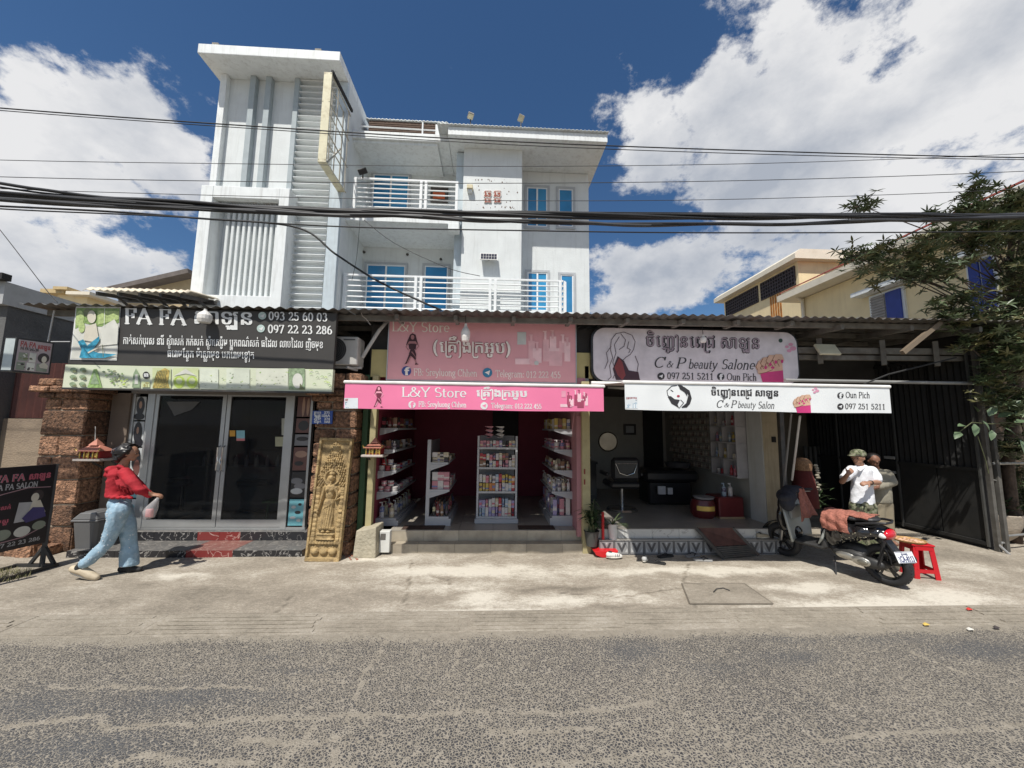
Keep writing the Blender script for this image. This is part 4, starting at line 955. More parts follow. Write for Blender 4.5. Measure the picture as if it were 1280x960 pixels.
# floors
tile_b = mat('beige_floor_tile', (.36, .33, .28), .35, var=.08, vscale=3, dirt=(.22, .19, .15), dscale=5, damt=.4, rnd=.08)
tile_g = mat('grey_floor_tile', (.30, .28, .25), .3, var=.08, vscale=3, rnd=.06)
def marble(name, base, vein, sc=5, thr=.02, rough=.25):
    m = bpy.data.materials.new(name); m.use_nodes = True; nt = m.node_tree; N = nt.nodes.new; L = nt.links.new
    b = nt.nodes['Principled BSDF']; b.inputs['Roughness'].default_value = rough
    tc = N('ShaderNodeTexCoord'); oi = N('ShaderNodeObjectInfo'); ad = N('ShaderNodeVectorMath'); ad.operation = 'ADD'; L(tc.outputs['Object'], ad.inputs[0]); sc_ = N('ShaderNodeVectorMath'); sc_.operation = 'SCALE'
    cx = N('ShaderNodeCombineXYZ'); L(oi.outputs['Random'], cx.inputs[0]); L(oi.outputs['Random'], cx.inputs[2]); L(cx.outputs[0], sc_.inputs[0]); sc_.inputs['Scale'].default_value = 37; L(sc_.outputs[0], ad.inputs[1])
    n = N('ShaderNodeTexNoise'); n.inputs['Scale'].default_value = sc; n.inputs['Detail'].default_value = 6; n.inputs['Distortion'].default_value = .8; L(ad.outputs[0], n.inputs['Vector'])
    a = N('ShaderNodeMath'); a.operation = 'SUBTRACT'; a.inputs[1].default_value = .5; L(n.outputs['Fac'], a.inputs[0])
    c = N('ShaderNodeMath'); c.operation = 'ABSOLUTE'; L(a.outputs[0], c.inputs[0])
    r = N('ShaderNodeMapRange'); L(c.outputs[0], r.inputs[0]); r.inputs[1].default_value = 0; r.inputs[2].default_value = thr; r.inputs[3].default_value = .8; r.inputs[4].default_value = 0
    mx = N('ShaderNodeMix'); mx.data_type = 'RGBA'; L(r.outputs[0], mx.inputs['Factor']); mx.inputs['A'].default_value = (*base, 1); mx.inputs['B'].default_value = (*vein, 1)
    L(mx.outputs['Result'], b.inputs['Base Color']); return m
blk = marble('black_marble_tile', (.022, .022, .025), (.45, .43, .40), 7, .016)
redm = marble('red_marble_tile', (.20, .035, .032), (.55, .40, .35), 5, .014)
grm = marble('grey_marble_tile', (.13, .125, .12), (.33, .31, .28), 9, .03, .4)
redt = marble('red_tread_tile', (.22, .10, .085), (.4, .3, .25), 9, .03, .4)
whm = marble('white_marble_tile', (.50, .50, .48), (.22, .21, .20), 3, .012)
grout = mat('grout', (.25, .24, .22), .95)
def tiles(parent, x0, x1, w, ya, yb, za, zb, m, name='tile', gap=.004, mf=None):
    k = max(1, round((x1-x0)/w)); w = (x1-x0)/k
    for i in range(k):
        t = MB(); t.box(x0+i*w+gap/2, x0+(i+1)*w-gap/2, ya, yb, za, zb); t.build(name, (mf(i, k) if mf else m), parent)
# FA FA steps
st = thing('tiled_steps', 'two black and red marble tiled steps in front of the glass doors', 'steps', (-3.9, 5.5, 0))
xl, xr_ = P(84, 690, 5.3).x, P(378, 692, 5.3).x
b = MB(); b.box(xl+.01, xr_-.01, 5.302, 6.0, 0, .083); b.box(P(165, 670, 5.73).x, xr_+.1, 5.732, 6.3, .083, .2); b.build('step_core', grout, st)
rx0, rx1 = P(235, 690, 5.3).x, P(290, 690, 5.3).x
def mf1(i, k):
    xx = xl+(i+.5)*(xr_-xl)/k; return redm if rx0 < xx < rx1 else blk
tiles(st, xl, xr_, .30, 5.29, 5.30, .004, .088, blk, 'riser_tile', mf=mf1)
for (ya, yb) in ((5.292, 5.50), (5.504, 5.718)): tiles(st, xl, xr_, .3, ya, yb, .084, .090, grm, 'tread_tile', mf=lambda i, k: redt if rx0 < xl+(i+.5)*(xr_-xl)/k < rx1 else grm)
ux0 = P(165, 670, 5.72).x
tiles(st, ux0, xr_+.1, .30, 5.72, 5.73, .092, .205, blk, 'riser_tile', mf=lambda i, k: redm if P(240, 670, 5.72).x-.02 < ux0+(i+.5)*(xr_+.1-ux0)/k < P(290, 670, 5.72).x+.02 else blk)
b = MB(); b.box(ux0, xr_+.1, 5.722, 6.0, .201, .208); b.build('threshold', grm, st)
# FA FA glass front
YD = 5.84
alu = mat('aluminium_frame', (.42, .43, .43), .35, .5, var=.05)
gl = bpy.data.materials.new('dark_glass'); gl.use_nodes = True; bb = gl.node_tree.nodes['Principled BSDF']; bb.inputs['Base Color'].default_value = (.02, .022, .024, 1); bb.inputs['Roughness'].default_value = .04; bb.inputs['Alpha'].default_value = .5; bb.inputs['Specular IOR Level'].default_value = .22
sf = thing('glass_shopfront', 'aluminium framed double glass door shopfront beneath the black salon sign', 'shopfront', (-3.9, YD, .21))
zb, zt_ = .212, P(280, 490, YD).z
def vframe(u, w=.05, par=sf, y=YD, z0=zb, z1=zt_): 
    xx = P(u, 578, y).x; t = MB(); t.box(xx-w/2, xx+w/2, y-.03, y+.04, z0, z1); return t.build('door_frame', alu, par)
for u, w in ((160, .05), (182.5, .10), (360.5, .08), (386, .03)): vframe(u, w)
t = MB(); xa, xb = P(158, 578, YD).x, P(388, 578, YD).x; t.box(xa, xb, YD-.026, YD+.036, zt_+.002, zt_+.07); t.build('door_frame', alu, sf)
t = MB(); t.box(xa, xb, YD-.026, YD+.036, zb-.003, zb+.03); t.build('door_frame', alu, sf)
def door(u0, u1, hs):
    x0, x1 = P(u0, 578, YD).x, P(u1, 578, YD).x; z0, z1 = zb+.035, zt_-.005; fw = .055
    d = MB(); y0, y1 = YD-.02, YD+.02
    d.box(x0, x0+fw, y0, y1, z0, z1); d.box(x1-fw, x1, y0, y1, z0, z1); d.box(x0+fw, x1-fw, y0, y1, z0, z0+.10); d.box(x0+fw, x1-fw, y0, y1, z1-.06, z1)
    dd = d.build('door', alu, sf)
    g_ = MB(); g_.box(x0+fw, x1-fw, YD-.004, YD+.004, z0+.10, z1-.06); g_.build('glass_pane', gl, dd)
    h = MB(); hx = (x1-.028) if hs > 0 else x0+.028; h.tube([(hx, y0, 1.02), (hx, y0-.05, 1.04), (hx, y0-.05, 1.36), (hx, y0, 1.38)], .011, 8); h.tube([(hx+hs*.0, y0-.05, 1.10), (hx+.02*hs, y0-.06, 1.17), (hx, y0-.05, 1.24)], .008, 6); h.build('handle', mat('chrome', (.6, .6, .6), .15, .9), dd)
    return dd
door(187, 277.3, 1); door(278.3, 357.5, -1)
# side light posters
prt = Print(vplane(YD-.01))
pc = [mat('poster_black', (.02, .02, .025), .3), mat('poster_white', (.5, .52, .52), .3), mat('poster_teal', (.16, .42, .48), .3), mat('poster_brown', (.14, .06, .05), .35), mat('poster_skin', (.40, .24, .17), .35), mat('poster_grey', (.2, .2, .21), .3), mat('poster_green', (.25, .34, .22), .35)]
def poster(u0, v0, u1, v1, bg, marks):
    sh = -.085
    f = lambda a, b: (u0+a*(u1-u0)+sh*(v0+b*(v1-v0)-578), v0+b*(v1-v0))
    prt.poly([f(0, 0), f(1, 0), f(1, 1), f(0, 1)], pc[bg], 1)
    for (cx, cy, rx, ry, c) in marks:
        prt.poly([f(min(1, max(0, cx+rx*cos(t))), min(1, max(0, cy+ry*sin(t)))) for t in [2*pi*i/14 for i in range(14)]], pc[c], 2)
poster(163, 496, 176.5, 525, 1, [(.5, .4, .38, .4, 0), (.45, .85, .5, .15, 0), (.5, .35, .14, .16, 4)])
poster(163, 527, 176.5, 558, 1, [(.45, .45, .4, .45, 0), (.6, .85, .4, .2, 0), (.42, .35, .12, .14, 4)])
poster(163, 560, 176.5, 596, 1, [(.5, .4, .42, .4, 0), (.6, .7, .3, .3, 3)])
poster(163, 598, 176.5, 622, 2, [(.5, .5, .3, .3, 5)])
poster(163, 624, 176.5, 657, 1, [(.4, .4, .3, .14, 5), (.55, .62, .3, .14, 5), (.5, .3, .2, .1, 2), (.3, .85, .3, .1, 0)])
poster(366, 496, 385, 521, 3, [(.4, .5, .1, .5, 4), (.7, .5, .1, .45, 4)])
poster(366, 523, 385, 541, 3, [(.5, .5, .35, .35, 0)])
poster(366, 543, 385, 557, 5, [(.5, .4, .4, .2, 0)])
poster(366, 559, 385, 588, 3, [(.5, .3, .4, .15, 4), (.4, .7, .3, .1, 0)])
poster(366, 590, 385, 622, 0, [(.35, .35, .4, .12, 5), (.6, .55, .4, .12, 5), (.4, .75, .4, .12, 1)])
poster(366, 624, 385, 657, 2, [(.3, .3, .15, .06, 1), (.6, .5, .2, .06, 0), (.3, .7, .2, .05, 1), (.7, .8, .15, .06, 1), (.7, .2, .12, .05, 0)])
prt.build(sf, 'poster')
pr2 = Print(vplane(YD-.012))
for (a, b, c, d, m) in ((287, 538, 294, 545.5, mat('sticker_orange', (.6, .3, .03), .5)), (295.5, 538, 306, 548, mat('sticker_cyan', (.25, .5, .55), .5)), (295.5, 548, 306, 551, mat('sticker_pink', (.6, .2, .2), .5)), (352, 523, 359.5, 544, mat('sticker_cream', (.40, .40, .33), .6)), (344, 546, 359.5, 558, mat('sticker_tan', (.38, .37, .24), .6))): pr2.rect(a, b, c, d, m, 1)
pr2.poly([(208, 502), (250, 502), (240, 512), (218, 520)], mat('notice_grey', (.1, .1, .1), .6), 1)
pr2.build(sf, 'sticker')
# things dimly seen inside the glass door
for (u, lab) in ((222, 'dark salon chair inside behind the left glass door'), (320, 'dark salon chair inside behind the right glass door')):
    p = P(u, 640, 7.2); c = thing('salon_chair', lab, 'chair', (p.x, 7.2, .2), 'salon chairs behind glass')
    m_ = mat('chair_vinyl', (.07, .06, .06), .3)
    q = MB(); q.rbox(p.x-.28, p.x+.28, 7.0, 7.5, .62, .74, .04); q.build('seat', m_, c)
    q = MB(); q.rbox(p.x-.27, p.x+.27, 7.42, 7.55, .74, 1.25, .05); q.build('backrest', m_, c)
    q = MB(); q.lathe([(.03, .03), (.03, .42)], (p.x, 7.25, .2)); q.lathe([(0, .04), (.26, .03), (.28, 0)], (p.x, 7.25, .2)); q.build('base', mat('chair_chrome', (.4, .4, .4), .2, .9), c)
cn = thing('counter', 'low counter with bottles inside the glass fronted salon', 'counter', (-3.9, 8.5, .2)); q = MB(); q.box(-5.3, -2.5, 7.1, 7.5, .2, .95); q.build('counter_body', mat('counter_grey', (.2, .2, .2), .5), cn)
for i in range(14):
    q = MB(); xx = -5.1+i*.18; q.lathe([(.001, 0), (.03, 0), (.03, .14), (.01, .17), (.012, .2), (.001, .2)], (xx, 7.2, .95), 8); tag(q.build('salon_bottle', mat('bottle_pale', (.5, .5, .5), .3)), 'small pale bottle on the counter behind the glass, %s from the left' % ['first', 'second', 'third', 'fourth', 'fifth', 'sixth', 'seventh', 'eighth', 'ninth', 'tenth', 'eleventh', 'twelfth', 'thirteenth', 'fourteenth'][i], 'bottle', 'bottles behind the salon glass')
gs = thing('green_stool', 'green plastic stool seen low behind the right glass door', 'stool', P(346, 650, 6.3)+Vector((0, 0, 0)))
p = P(346, 640, 6.3)
for dx in (-.13, .13): q = MB(); q.bar((p.x+dx, 6.25, .2), (p.x+dx*.75, 6.25, .52), .04, .03); q.build('leg', mat('green_plastic', (.10, .28, .10), .4), gs)
q = MB(); q.box(p.x-.13, p.x+.13, 6.1, 6.4, .52, .55); q.build('seat', mat('green_plastic', (.1, .3, .1)), gs)

# laterite pillars, block by block
lat = mat('laterite', (.32, .175, .105), .95, var=.55, vscale=22, bump=2.2, bscale=46, dirt=(.045, .03, .022), dscale=26, damt=.95, rnd=.45, dthr=.47)
mort = mat('laterite_mortar', (.30, .25, .19), .95, var=.2, vscale=20, bump=.5)
def rough_block(x0, x1, y0, y1, z0, z1, parent, name='laterite_block', a=.012):
    nx, ny, nz_ = 3, 2, 2; vs = []; idx = {}
    xs = [x0, x0+.018, x1-.018, x1]; ys = [y0, y0+.018, y1-.018, y1]; zs_ = [z0, z0+.016, z1-.016, z1]
    fs = []
    def vid(i, j, k):
        if (i, j, k) not in idx:
            e = sum(q in (0, 3) for q in (i, j, k)); s_ = a*.9 if e >= 2 else 0
            cx, cy, cz = (x0+x1)/2, (y0+y1)/2, (z0+z1)/2
            p = [xs[i], ys[j], zs_[k]]
            p[0] += (s_ if i == 0 else -s_ if i == 3 else 0)+random.uniform(-a, a)*.4; p[1] += (s_ if j == 0 else -s_ if j == 3 else 0)+random.uniform(-a, a)*.7; p[2] += (s_ if k == 0 else -s_ if k == 3 else 0)+random.uniform(-a, a)*.4
            idx[(i, j, k)] = len(vs); vs.append(tuple(p))
        return idx[(i, j, k)]
    for a1 in range(3):
        for b1 in range(3):
            fs += [(vid(a1, 0, b1), vid(a1+1, 0, b1), vid(a1+1, 0, b1+1), vid(a1, 0, b1+1)), (vid(a1, 3, b1), vid(a1, 3, b1+1), vid(a1+1, 3, b1+1), vid(a1+1, 3, b1)),
                   (vid(0, a1, b1), vid(0, a1, b1+1), vid(0, a1+1, b1+1), vid(0, a1+1, b1)), (vid(3, a1, b1), vid(3, a1+1, b1), vid(3, a1+1, b1+1), vid(3, a1, b1+1)),
                   (vid(a1, b1, 0), vid(a1, b1+1, 0), vid(a1+1, b1+1, 0), vid(a1+1, b1, 0)), (vid(a1, b1, 3), vid(a1+1, b1, 3), vid(a1+1, b1+1, 3), vid(a1, b1+1, 3))]
    t = MB(); t.add(vs, fs); return t.build(name, lat, parent, smooth=True)
def pillar(nm_lab, x0, x1, y0, y1, ztop, capz, hs):
    pl = thing('laterite_pillar', nm_lab, 'pillar', ((x0+x1)/2, (y0+y1)/2, 0))
    c = MB(); c.box(x0+.03, x1-.03, y0+.03, y1-.03, 0, ztop); c.build('mortar_core', mort, pl)
    z = 0; r = 0
    while z < capz-.05:
        h = hs*random.uniform(.85, 1.15); h = min(h, capz-z)
        if capz-z-h < .09: h = capz-z
        cuts = [x0]+([x0+(x1-x0)*(.36+.25*((r*7) % 3)/2+random.uniform(-.05, .05))] if r % 3 != 2 else [])+[x1]
        ysplit = (y1-y0)
        for i in range(len(cuts)-1):
            rough_block(cuts[i]+(.006 if i else 0), cuts[i+1]-.006*(i < len(cuts)-2), y0+random.uniform(-.012, .012), min(y1, y0+.28+(.1*(r % 2))), z+.009, z+h-.009, pl)
        yy = y0+.28+(.1*(r % 2))
        while yy < y1-.05:
            ye = min(y1, yy+.34)
            if y1-ye < .12: ye = y1
            rough_block(x1-.26, x1+random.uniform(-.008, .008), yy+.008, ye-.004, z+.006, z+h-.006, pl); yy = ye
        z += h; r += 1
    # corbelled cap
    for i, (e, za, zb_) in enumerate(((.05, capz, capz+.07), (.11, capz+.075, capz+.155), (.06, capz+.16, ztop))):
        k = 3
        for j in range(k):
            a0, a1 = x0-e+(x1-x0+2*e)*j/k, x0-e+(x1-x0+2*e)*(j+1)/k
            rough_block(a0+.003, a1-.003, y0-e, y1+e*.5, za, zb_, pl, 'cap_block', .008)
    return pl
lp = pillar('tall reddish laterite block pillar at the left end of the shop row', P(41, 600, 5.5).x, P(97, 600, 5.5).x, 5.5, 6.2, 2.28, 2.02, .30)
for i in range(7):   # rubble footing
    xx = -6.75+i*.16; rough_block(xx, xx+.2, 5.36-.02*(i % 3), 5.6, -.02, .12+.05*(i % 2), lp, 'footing_stone', .02)
rp = pillar('laterite block pillar with the carved panel leaning on it between two shops', P(388, 600, 5.32).x, P(441, 600, 5.32).x, 5.32, 6.05, 2.40, 2.02, .215)
# sloping plaster jamb between left pillar and the shop front
t = MB(); a = P(158, 578, 5.8).x; t.box(a-.28, a-.03, 5.78, 5.9, .1, 2.3); tag(t.build('plaster_jamb', mat('brown_jamb', (.17, .13, .10), .9, var=.2, dirt=(.08, .06, .05), dscale=3, damt=.5)), 'brownish plastered jamb left of the glass shopfront', 'wall')
bk = thing('laterite_wall', 'dark laterite block wall in shade between left pillar and glass front', 'wall', (a-.6, 6.1, 0))
c = MB(); c.box(P(97, 600, 6.1).x-.1, a-.27, 6.1, 6.2, 0, 2.5); c.build('mortar_core', mort, bk)
z = 0; r = 0
while z < 2.2:
    xx = P(97, 600, 6.1).x-.1-(.12 if r % 2 else 0)
    while xx < a-.3: e = min(xx+.3, a-.27); rough_block(max(xx, P(97, 600, 6.1).x-.1), e-.01, 6.04, 6.13, z+.005, z+.215, bk); xx += .3
    z += .22; r += 1
# blue number plate
pt = thing('number_plate', 'small blue enamel house number plate on the right laterite pillar', 'plate', P(403, 522, 5.28))
t = MB(); pbox(t, 390, 513.5, 415.5, 530, 5.27, .02, .004); t.build('plate', mat('enamel_blue', (.02, .07, .30), .35), pt)
pp = Print(vplane(5.267)); wt = mat('print_white', (.72, .73, .72), .5)
for i, v in enumerate((517.5, 521.3, 525.3, 529)): 
    ps, w = khmer(['ផ្លូវលេខ', 'ផ្ទះ', 'ភូមិ', 'សង្កាត់'][i], .05); pp.text((ps, w), 392.5, 401.5, v-.4, 4.4, wt)
    ps, w = serif_text(['271', '26A', '374', '10AB'][i], .16, .12); pp.text((ps, w), 405, 412.5, v-.4, 4.2, wt)
pp.build(pt)

# ---------------------------------------------------------------- L and Y store, salon: steps
s2 = thing('beige_steps', 'two worn beige tiled steps in front of the cosmetics store', 'steps', (-.1, 5.6, 0))
x0, x1 = P(476, 686, 5.41).x, P(747, 684, 5.41).x
b = MB(); b.box(x0+.01, x1-.01, 5.422, 6, 0, .115); b.box(x0+.06, x1-.01, 5.572, 8.9, .0, .255); b.build('step_core', grout, s2)
btile = mat('beige_riser_tile', (.40, .35, .27), .5, var=.12, vscale=6, dirt=(.20, .16, .12), dscale=4, damt=.6, rnd=.12)
tiles(s2, x0, x1, .5, 5.41, 5.42, .004, .118, btile, 'riser_tile'); tiles(s2, x0, x1, .5, 5.408, 5.56, .1185, .124, btile, 'tread_tile')
tiles(s2, x0+.06, x1, .5, 5.56, 5.57, .126, .258, btile, 'riser_tile')
for r in range(6): tiles(s2, x0+.06, x1, .45, 5.558+r*.45, 5.554+(r+1)*.45, .257, .264, tile_b, 'floor_tile')
s3 = thing('salon_steps', 'grey patterned and white marble tiled steps in front of the beauty salon', 'steps', (2.9, 5.4, 0))
x0, x1 = P(749, 684, 5.31).x, P(975, 684, 5.31).x+.15
b = MB(); b.box(x0+.01, x1-.01, 5.322, 6, 0, .19); b.box(x0+.01, x1-.01, 5.402, 8.9, .0, .32); b.build('step_core', grout, s3)
k = int((x1-x0)/.2); w = (x1-x0)/k; tg = mat('pattern_tile_grey', (.28, .28, .28), .35, var=.08); td = mat('pattern_dark', (.07, .07, .075), .4); tl = mat('pattern_light', (.48, .48, .47), .4)
for i in range(k):
    t = MB(); a = x0+i*w; t.box(a+.002, a+w-.002, 5.31, 5.32, .004, .194); tt_ = t.build('patterned_tile', tg, s3)
    q = MB()
    def pl2(pts): q.add([(a+w*p_, 5.3085, .004+.19*r_) for p_, r_ in pts], [tuple(range(len(pts)))])
    pl2([(.18, .85), (.34, .85), (.5, .5), (.66, .85), (.82, .85), (.5, .15)]); pl2([(0.02, .04), (.98, .04), (.98, .1), (.02, .1)]); pl2([(.02, .92), (.98, .92), (.98, .97), (.02, .97)]); pl2([(.02, .1), (.07, .1), (.07, .92), (.02, .92)]); pl2([(.93, .1), (.98, .1), (.98, .92), (.93, .92)])
    q.build('tile_motif', td, tt_)
    q = MB(); pl2([(.42, .86), (.58, .86), (.5, .7)]); pl2([(.12, .2), (.12, .5), (.3, .2)]); pl2([(.88, .2), (.88, .5), (.7, .2)]); q.build('tile_motif_light', tl, tt_, kind='stuff')
tiles(s3, x0, x1, .4, 5.308, 5.392, .1945, .2, tile_g, 'tread_tile')
tiles(s3, x0, x1, .40, 5.39, 5.40, .202, .322, whm, 'riser_tile')
for r in range(8): tiles(s3, x0, x1, .45, 5.388+r*.43, 5.384+(r+1)*.43, .321, .328, tile_g, 'floor_tile')
# door posts
postm = mat('olive_yellow_post', (.40, .35, .19), .7, var=.1, dirt=(.2, .15, .08), dscale=4, damt=.5); greenm = mat('green_post', (.06, .13, .06), .6, var=.1)
def post(u0, u1, y, z0, z1, m, lab, d=.1):
    xa_, xb_ = P(u0, 600, y).x, P(u1, 600, y).x; t = MB(); t.box(xa_, xb_, y, y+d, z0, z1); tag(t.build('door_post', m, bevel=.005), lab, 'post')
post(459, 466.5, 5.44, .0, 2.4, postm, 'yellowish timber post at the left side of the cosmetics store opening')
post(449, 456, 5.55, .0, 2.42, greenm, 'dark green upright behind the small shrine beside the right laterite pillar')
post(728, 738, 5.38, .0, 2.36, postm, 'yellowish timber post with red marks between cosmetics store and salon')
for v, l in ((589, 'upper of two small dark red switches on the yellowish post'), (602, 'lower of two small dark red switches on the yellowish post')): p = P(731, v, 5.376); t = MB(); t.box(p.x-.012, p.x+.006, 5.37, 5.379, p.z-.04, p.z+.03); tag(t.build('post_switch', mat('dark_red', (.2, .03, .02), .6)), l, 'switch')
t = MB(); pbox(t, 721, 520, 728, 651, 5.44, .03); t.build('pink_panel', pinkw, shop)
for (u0, v0, u1, v1, lab) in ((464, 437, 484, 471, 'square yellow board left of the upper pink store sign'), (719, 441, 741, 473, 'square yellow board between the pink and the white salon signs')):
    t = MB(); pbox(t, u0, v0, u1, v1, 5.50, .05); tag(t.build('yellow_board', mat('yellow_board', (.50, .43, .19), .7, var=.06)), lab, 'board')
# salon folding door leaves at the right
lf = mat('white_door_leaf', (.46, .47, .46), .5, var=.05, dirt=(.3, .28, .22), dscale=2, damt=.4, streak=True); bl = mat('beige_timber_leaf', (.44, .38, .27), .7, var=.12, vscale=5, dirt=(.22, .17, .11), dscale=4, damt=.5, streak=True)
d = thing('folding_door', 'folded white and beige door leaves at the right side of the salon', 'door', (4.05, 5.7, .33))
def leaf(u0, y0, u1, y1, m, z0=.33, z1=2.36):
    a, c = P(u0, 600, y0), P(u1, 600, y1); t = MB(); nrm_ = Vector((-(y1-y0), c.x-a.x, 0)).normalized()*.02
    t.add([(a.x-nrm_.x, y0-nrm_.y, z0), (c.x-nrm_.x, y1-nrm_.y, z0), (c.x+nrm_.x, y1+nrm_.y, z0), (a.x+nrm_.x, y0+nrm_.y, z0)]+[(a.x-nrm_.x, y0-nrm_.y, z1), (c.x-nrm_.x, y1-nrm_.y, z1), (c.x+nrm_.x, y1+nrm_.y, z1), (a.x+nrm_.x, y0+nrm_.y, z1)], [(0,3,2,1),(4,5,6,7),(0,1,5,4),(1,2,6,5),(2,3,7,6),(3,0,4,7)])
    o = t.build('door_leaf', m, d); return o
leaf(938, 5.95, 957, 5.62, lf); o = leaf(958, 5.62, 977, 5.40, bl)
t = MB(); pbox(t, 968, 546, 973, 553, 5.42, .06); t.build('lock_plate', blackm, o)
t = MB(); t.bar(P(975, 515, 5.36), (P(978, 600, 5.36).x, 5.36, .0), .06, .06); tag(t.build('steel_post', darksteel), 'dark steel post at the right corner of the salon', 'post')
for (a, b2, lab) in (((989, 517), (975, 655), 'thin dark awning pole leaning at the right corner of the salon'),):
    p0 = P(a[0], a[1], 4.9); p1 = P(b2[0], b2[1], 5.3); t = MB(); t.cyl(p0, p1, .012, n=8); tag(t.build('awning_pole', mat('pole_grey', (.2, .2, .2), .4, .5)), lab, 'pole')
p0 = P(1000, 520, 4.2); p1 = P(990, 600, 4.9); t = MB(); t.cyl(p0, p1, .012, n=8); tag(t.build('awning_pole', mat('pole_white', (.5, .5, .5), .4, .3)), 'pale awning crank pole hanging left of the red basket', 'pole')

# ---------------------------------------------------------------- signs
wt = mat('print_white', (.72, .73, .72), .5); bkp = mat('print_black', (.03, .028, .03), .5)
fbb = mat('print_navy', (.03, .07, .28), .5); tgb = mat('print_teal_blue', (.03, .20, .34), .5)
def hslope(fn, u0, v0, u1):
    z0 = fn(u0, v0, 0).z; v = v0
    for _ in range(3):
        za = fn(u1, v, 0).z; zb2 = fn(u1, v+1, 0).z; v += (z0-za)/(zb2-za)
    return v-v0
def T(pr, ps, u0, u1, v, h, m, lift=2): pr.text(ps, u0, u1, v, h, m, lift, dv=hslope(pr.fn, u0, v, u1))
def icon(pr, u, v, r, bg, kind, fg, lift=2):
    pr.ell(u, v, r, r, bg, lift)
    if kind == 'f':
        ps, w = serif_text('f', .16, .14); pr.text((ps, w), u-r*.45, u+r*.6, v+r*.75, r*2.1, fg, lift+1)
    else: pr.poly([(u-r*.6, v+r*.0), (u+r*.55, v-r*.5), (u+r*.3, v+r*.55), (u-.05*r, v+r*.2)], fg, lift+1)
# FA FA sign board
fs_ = thing('salon_sign', 'long black hair salon signboard with white lettering above the glass doors', 'signboard', (-3.5, 4.75, 2.1))
YS = 5.0; charcoal = mat('sign_charcoal', (.042, .039, .036), .6, var=.06)
bx0, bx1 = P(88, 430, YS).x, P(418.5, 430, YS).x
zb1 = P(250, 458.6, YS).z; z_t = ZR(-3.5)-.02
t = MB(); t.box(bx0, bx1, YS, YS+.06, zb1+.003, z_t); t.build('board', charcoal, fs_, bevel=.004)
zb2 = P(250, 487, YS).z
stripm = mat('strip_pale_green', (.62, .66, .50), .5, var=.04)
t = MB(); t.box(bx0-.02, bx1-.0, YS-.002, YS+.06, zb2, zb1-.002); sb = t.build('picture_strip', stripm, fs_)
t = MB(); t.box(bx0-.02, bx1, YS-.01, YS+.065, zb2-.022, zb2-.001); t.build('edge_trim', darksteel, fs_)
pr = Print(vplane(YS)); T(pr, serif_text('FA FA', .15, .045), 155, 233, 404.2, 27, wt)
T(pr, khmer('សាឡុន', .028), 241, 317, 404.5, 27, wt)
T(pr, serif_text('093 25 60 03', .13, .05), 335.5, 409.5, 399.6, 15.5, wt); T(pr, serif_text('097 22 23 286', .13, .05), 334.6, 415.5, 415.8, 15.5, wt)
cg = mat('print_palegreen', (.45, .56, .53), .5)
for (u, v) in ((327.8, 394.6), (326, 410.6)): pr.ell(u, v, 5, 4.8, cg, 2); pr.poly([(u-3, v+.5), (u+3.4, v-2.4), (u+1.5, v+2.6)], wt, 3)
T(pr, khmer('កាត់សក់បុរស នារី ស្ប៉ាសក់ កក់សក់ ស្ប៉ាសេរ៉ូម ប្លូកពណ៌សក់ ធដៃល លាបដៃល ញ៉ិចមុខ', .026), 153.5, 404, 430, 14, wt)
T(pr, khmer('ធរោមភ្នែក ម៉ាស្សាមុខ បករោមខ្ទៀត', .026), 209, 318, 446.3, 14, wt)
pr.build(fs_)
# portrait panel: woman in a blue dress by a white bench, drawn in flat shapes
pa_ = Print(vplane(YS-.004)); c1 = mat('pic_pale', (.62, .62, .56), .5); c2 = mat('pic_green', (.22, .33, .10), .5, var=.35, vscale=25); c3 = mat('pic_lime', (.40, .50, .20), .5, var=.3, vscale=30); c4 = mat('pic_blue', (.04, .28, .42), .5, var=.4, vscale=25); c5 = mat('pic_skin', (.60, .56, .46), .5); c6 = mat('pic_olive', (.18, .20, .10), .5, var=.3, vscale=30)
pa_.poly([(95, 383), (151, 383.5), (146, 450.5), (87.5, 449.5)], wt, 1)
pa_.poly([(95.8, 384.5), (150, 385), (145.2, 449.3), (88.6, 448.3)], c1, 2)
pa_.poly([(95.5, 385), (149.5, 385.5), (148.6, 403), (140, 408), (121, 408), (106, 404), (94, 411)], c2, 3)
pa_.poly([(122, 388), (149, 389), (148.5, 399), (122, 406)], c3, 4)
for (u, v, ru, rv) in ((100, 397, 5, 9), (102, 409, 4, 7), (97, 402, 3, 5)): pa_.ell(u, v, ru, rv, c3, 4)
pa_.poly([(128, 408), (143, 399), (148, 408), (146.5, 430), (126, 432)], c1, 5)
pa_.ell(110, 391, 5.5, 5.5, c6, 5); pa_.ell(114.5, 396, 5.4, 8, c5, 6); pa_.poly([(107, 408), (120, 404), (123, 421), (115, 427), (104, 425)], c5, 6)
pa_.poly([(97, 427), (104, 424), (109, 432), (124, 420), (124, 426), (113, 441), (106, 447), (99, 447), (102, 437)], c4, 7); pa_.poly([(108, 436), (122, 441), (146, 443), (130, 447.5), (100, 447.5)], c4, 7)
pa_.line([(128, 431), (129, 446)], .8, c6, 8); pa_.line([(110, 441), (127, 432)], 1.8, c5, 8); pa_.line([(131, 385), (130, 408)], .5, wt, 8)
pa_.build(fs_, 'portrait_print')
ps_ = Print(vplane(YS-.006)); g1 = mat('leaf_grey_green', (.25, .33, .20), .5, var=.3, vscale=30); g2 = mat('leaf_green', (.26, .40, .14), .5, var=.35, vscale=30); g3 = mat('fruit_lime', (.42, .55, .10), .5, var=.2, vscale=30); g4 = mat('hair_gold', (.42, .32, .09), .5, var=.5, vscale=40); g5 = mat('pale_lime', (.56, .62, .35), .5)
so_ = lambda v, u: v+(u-82)*.0078
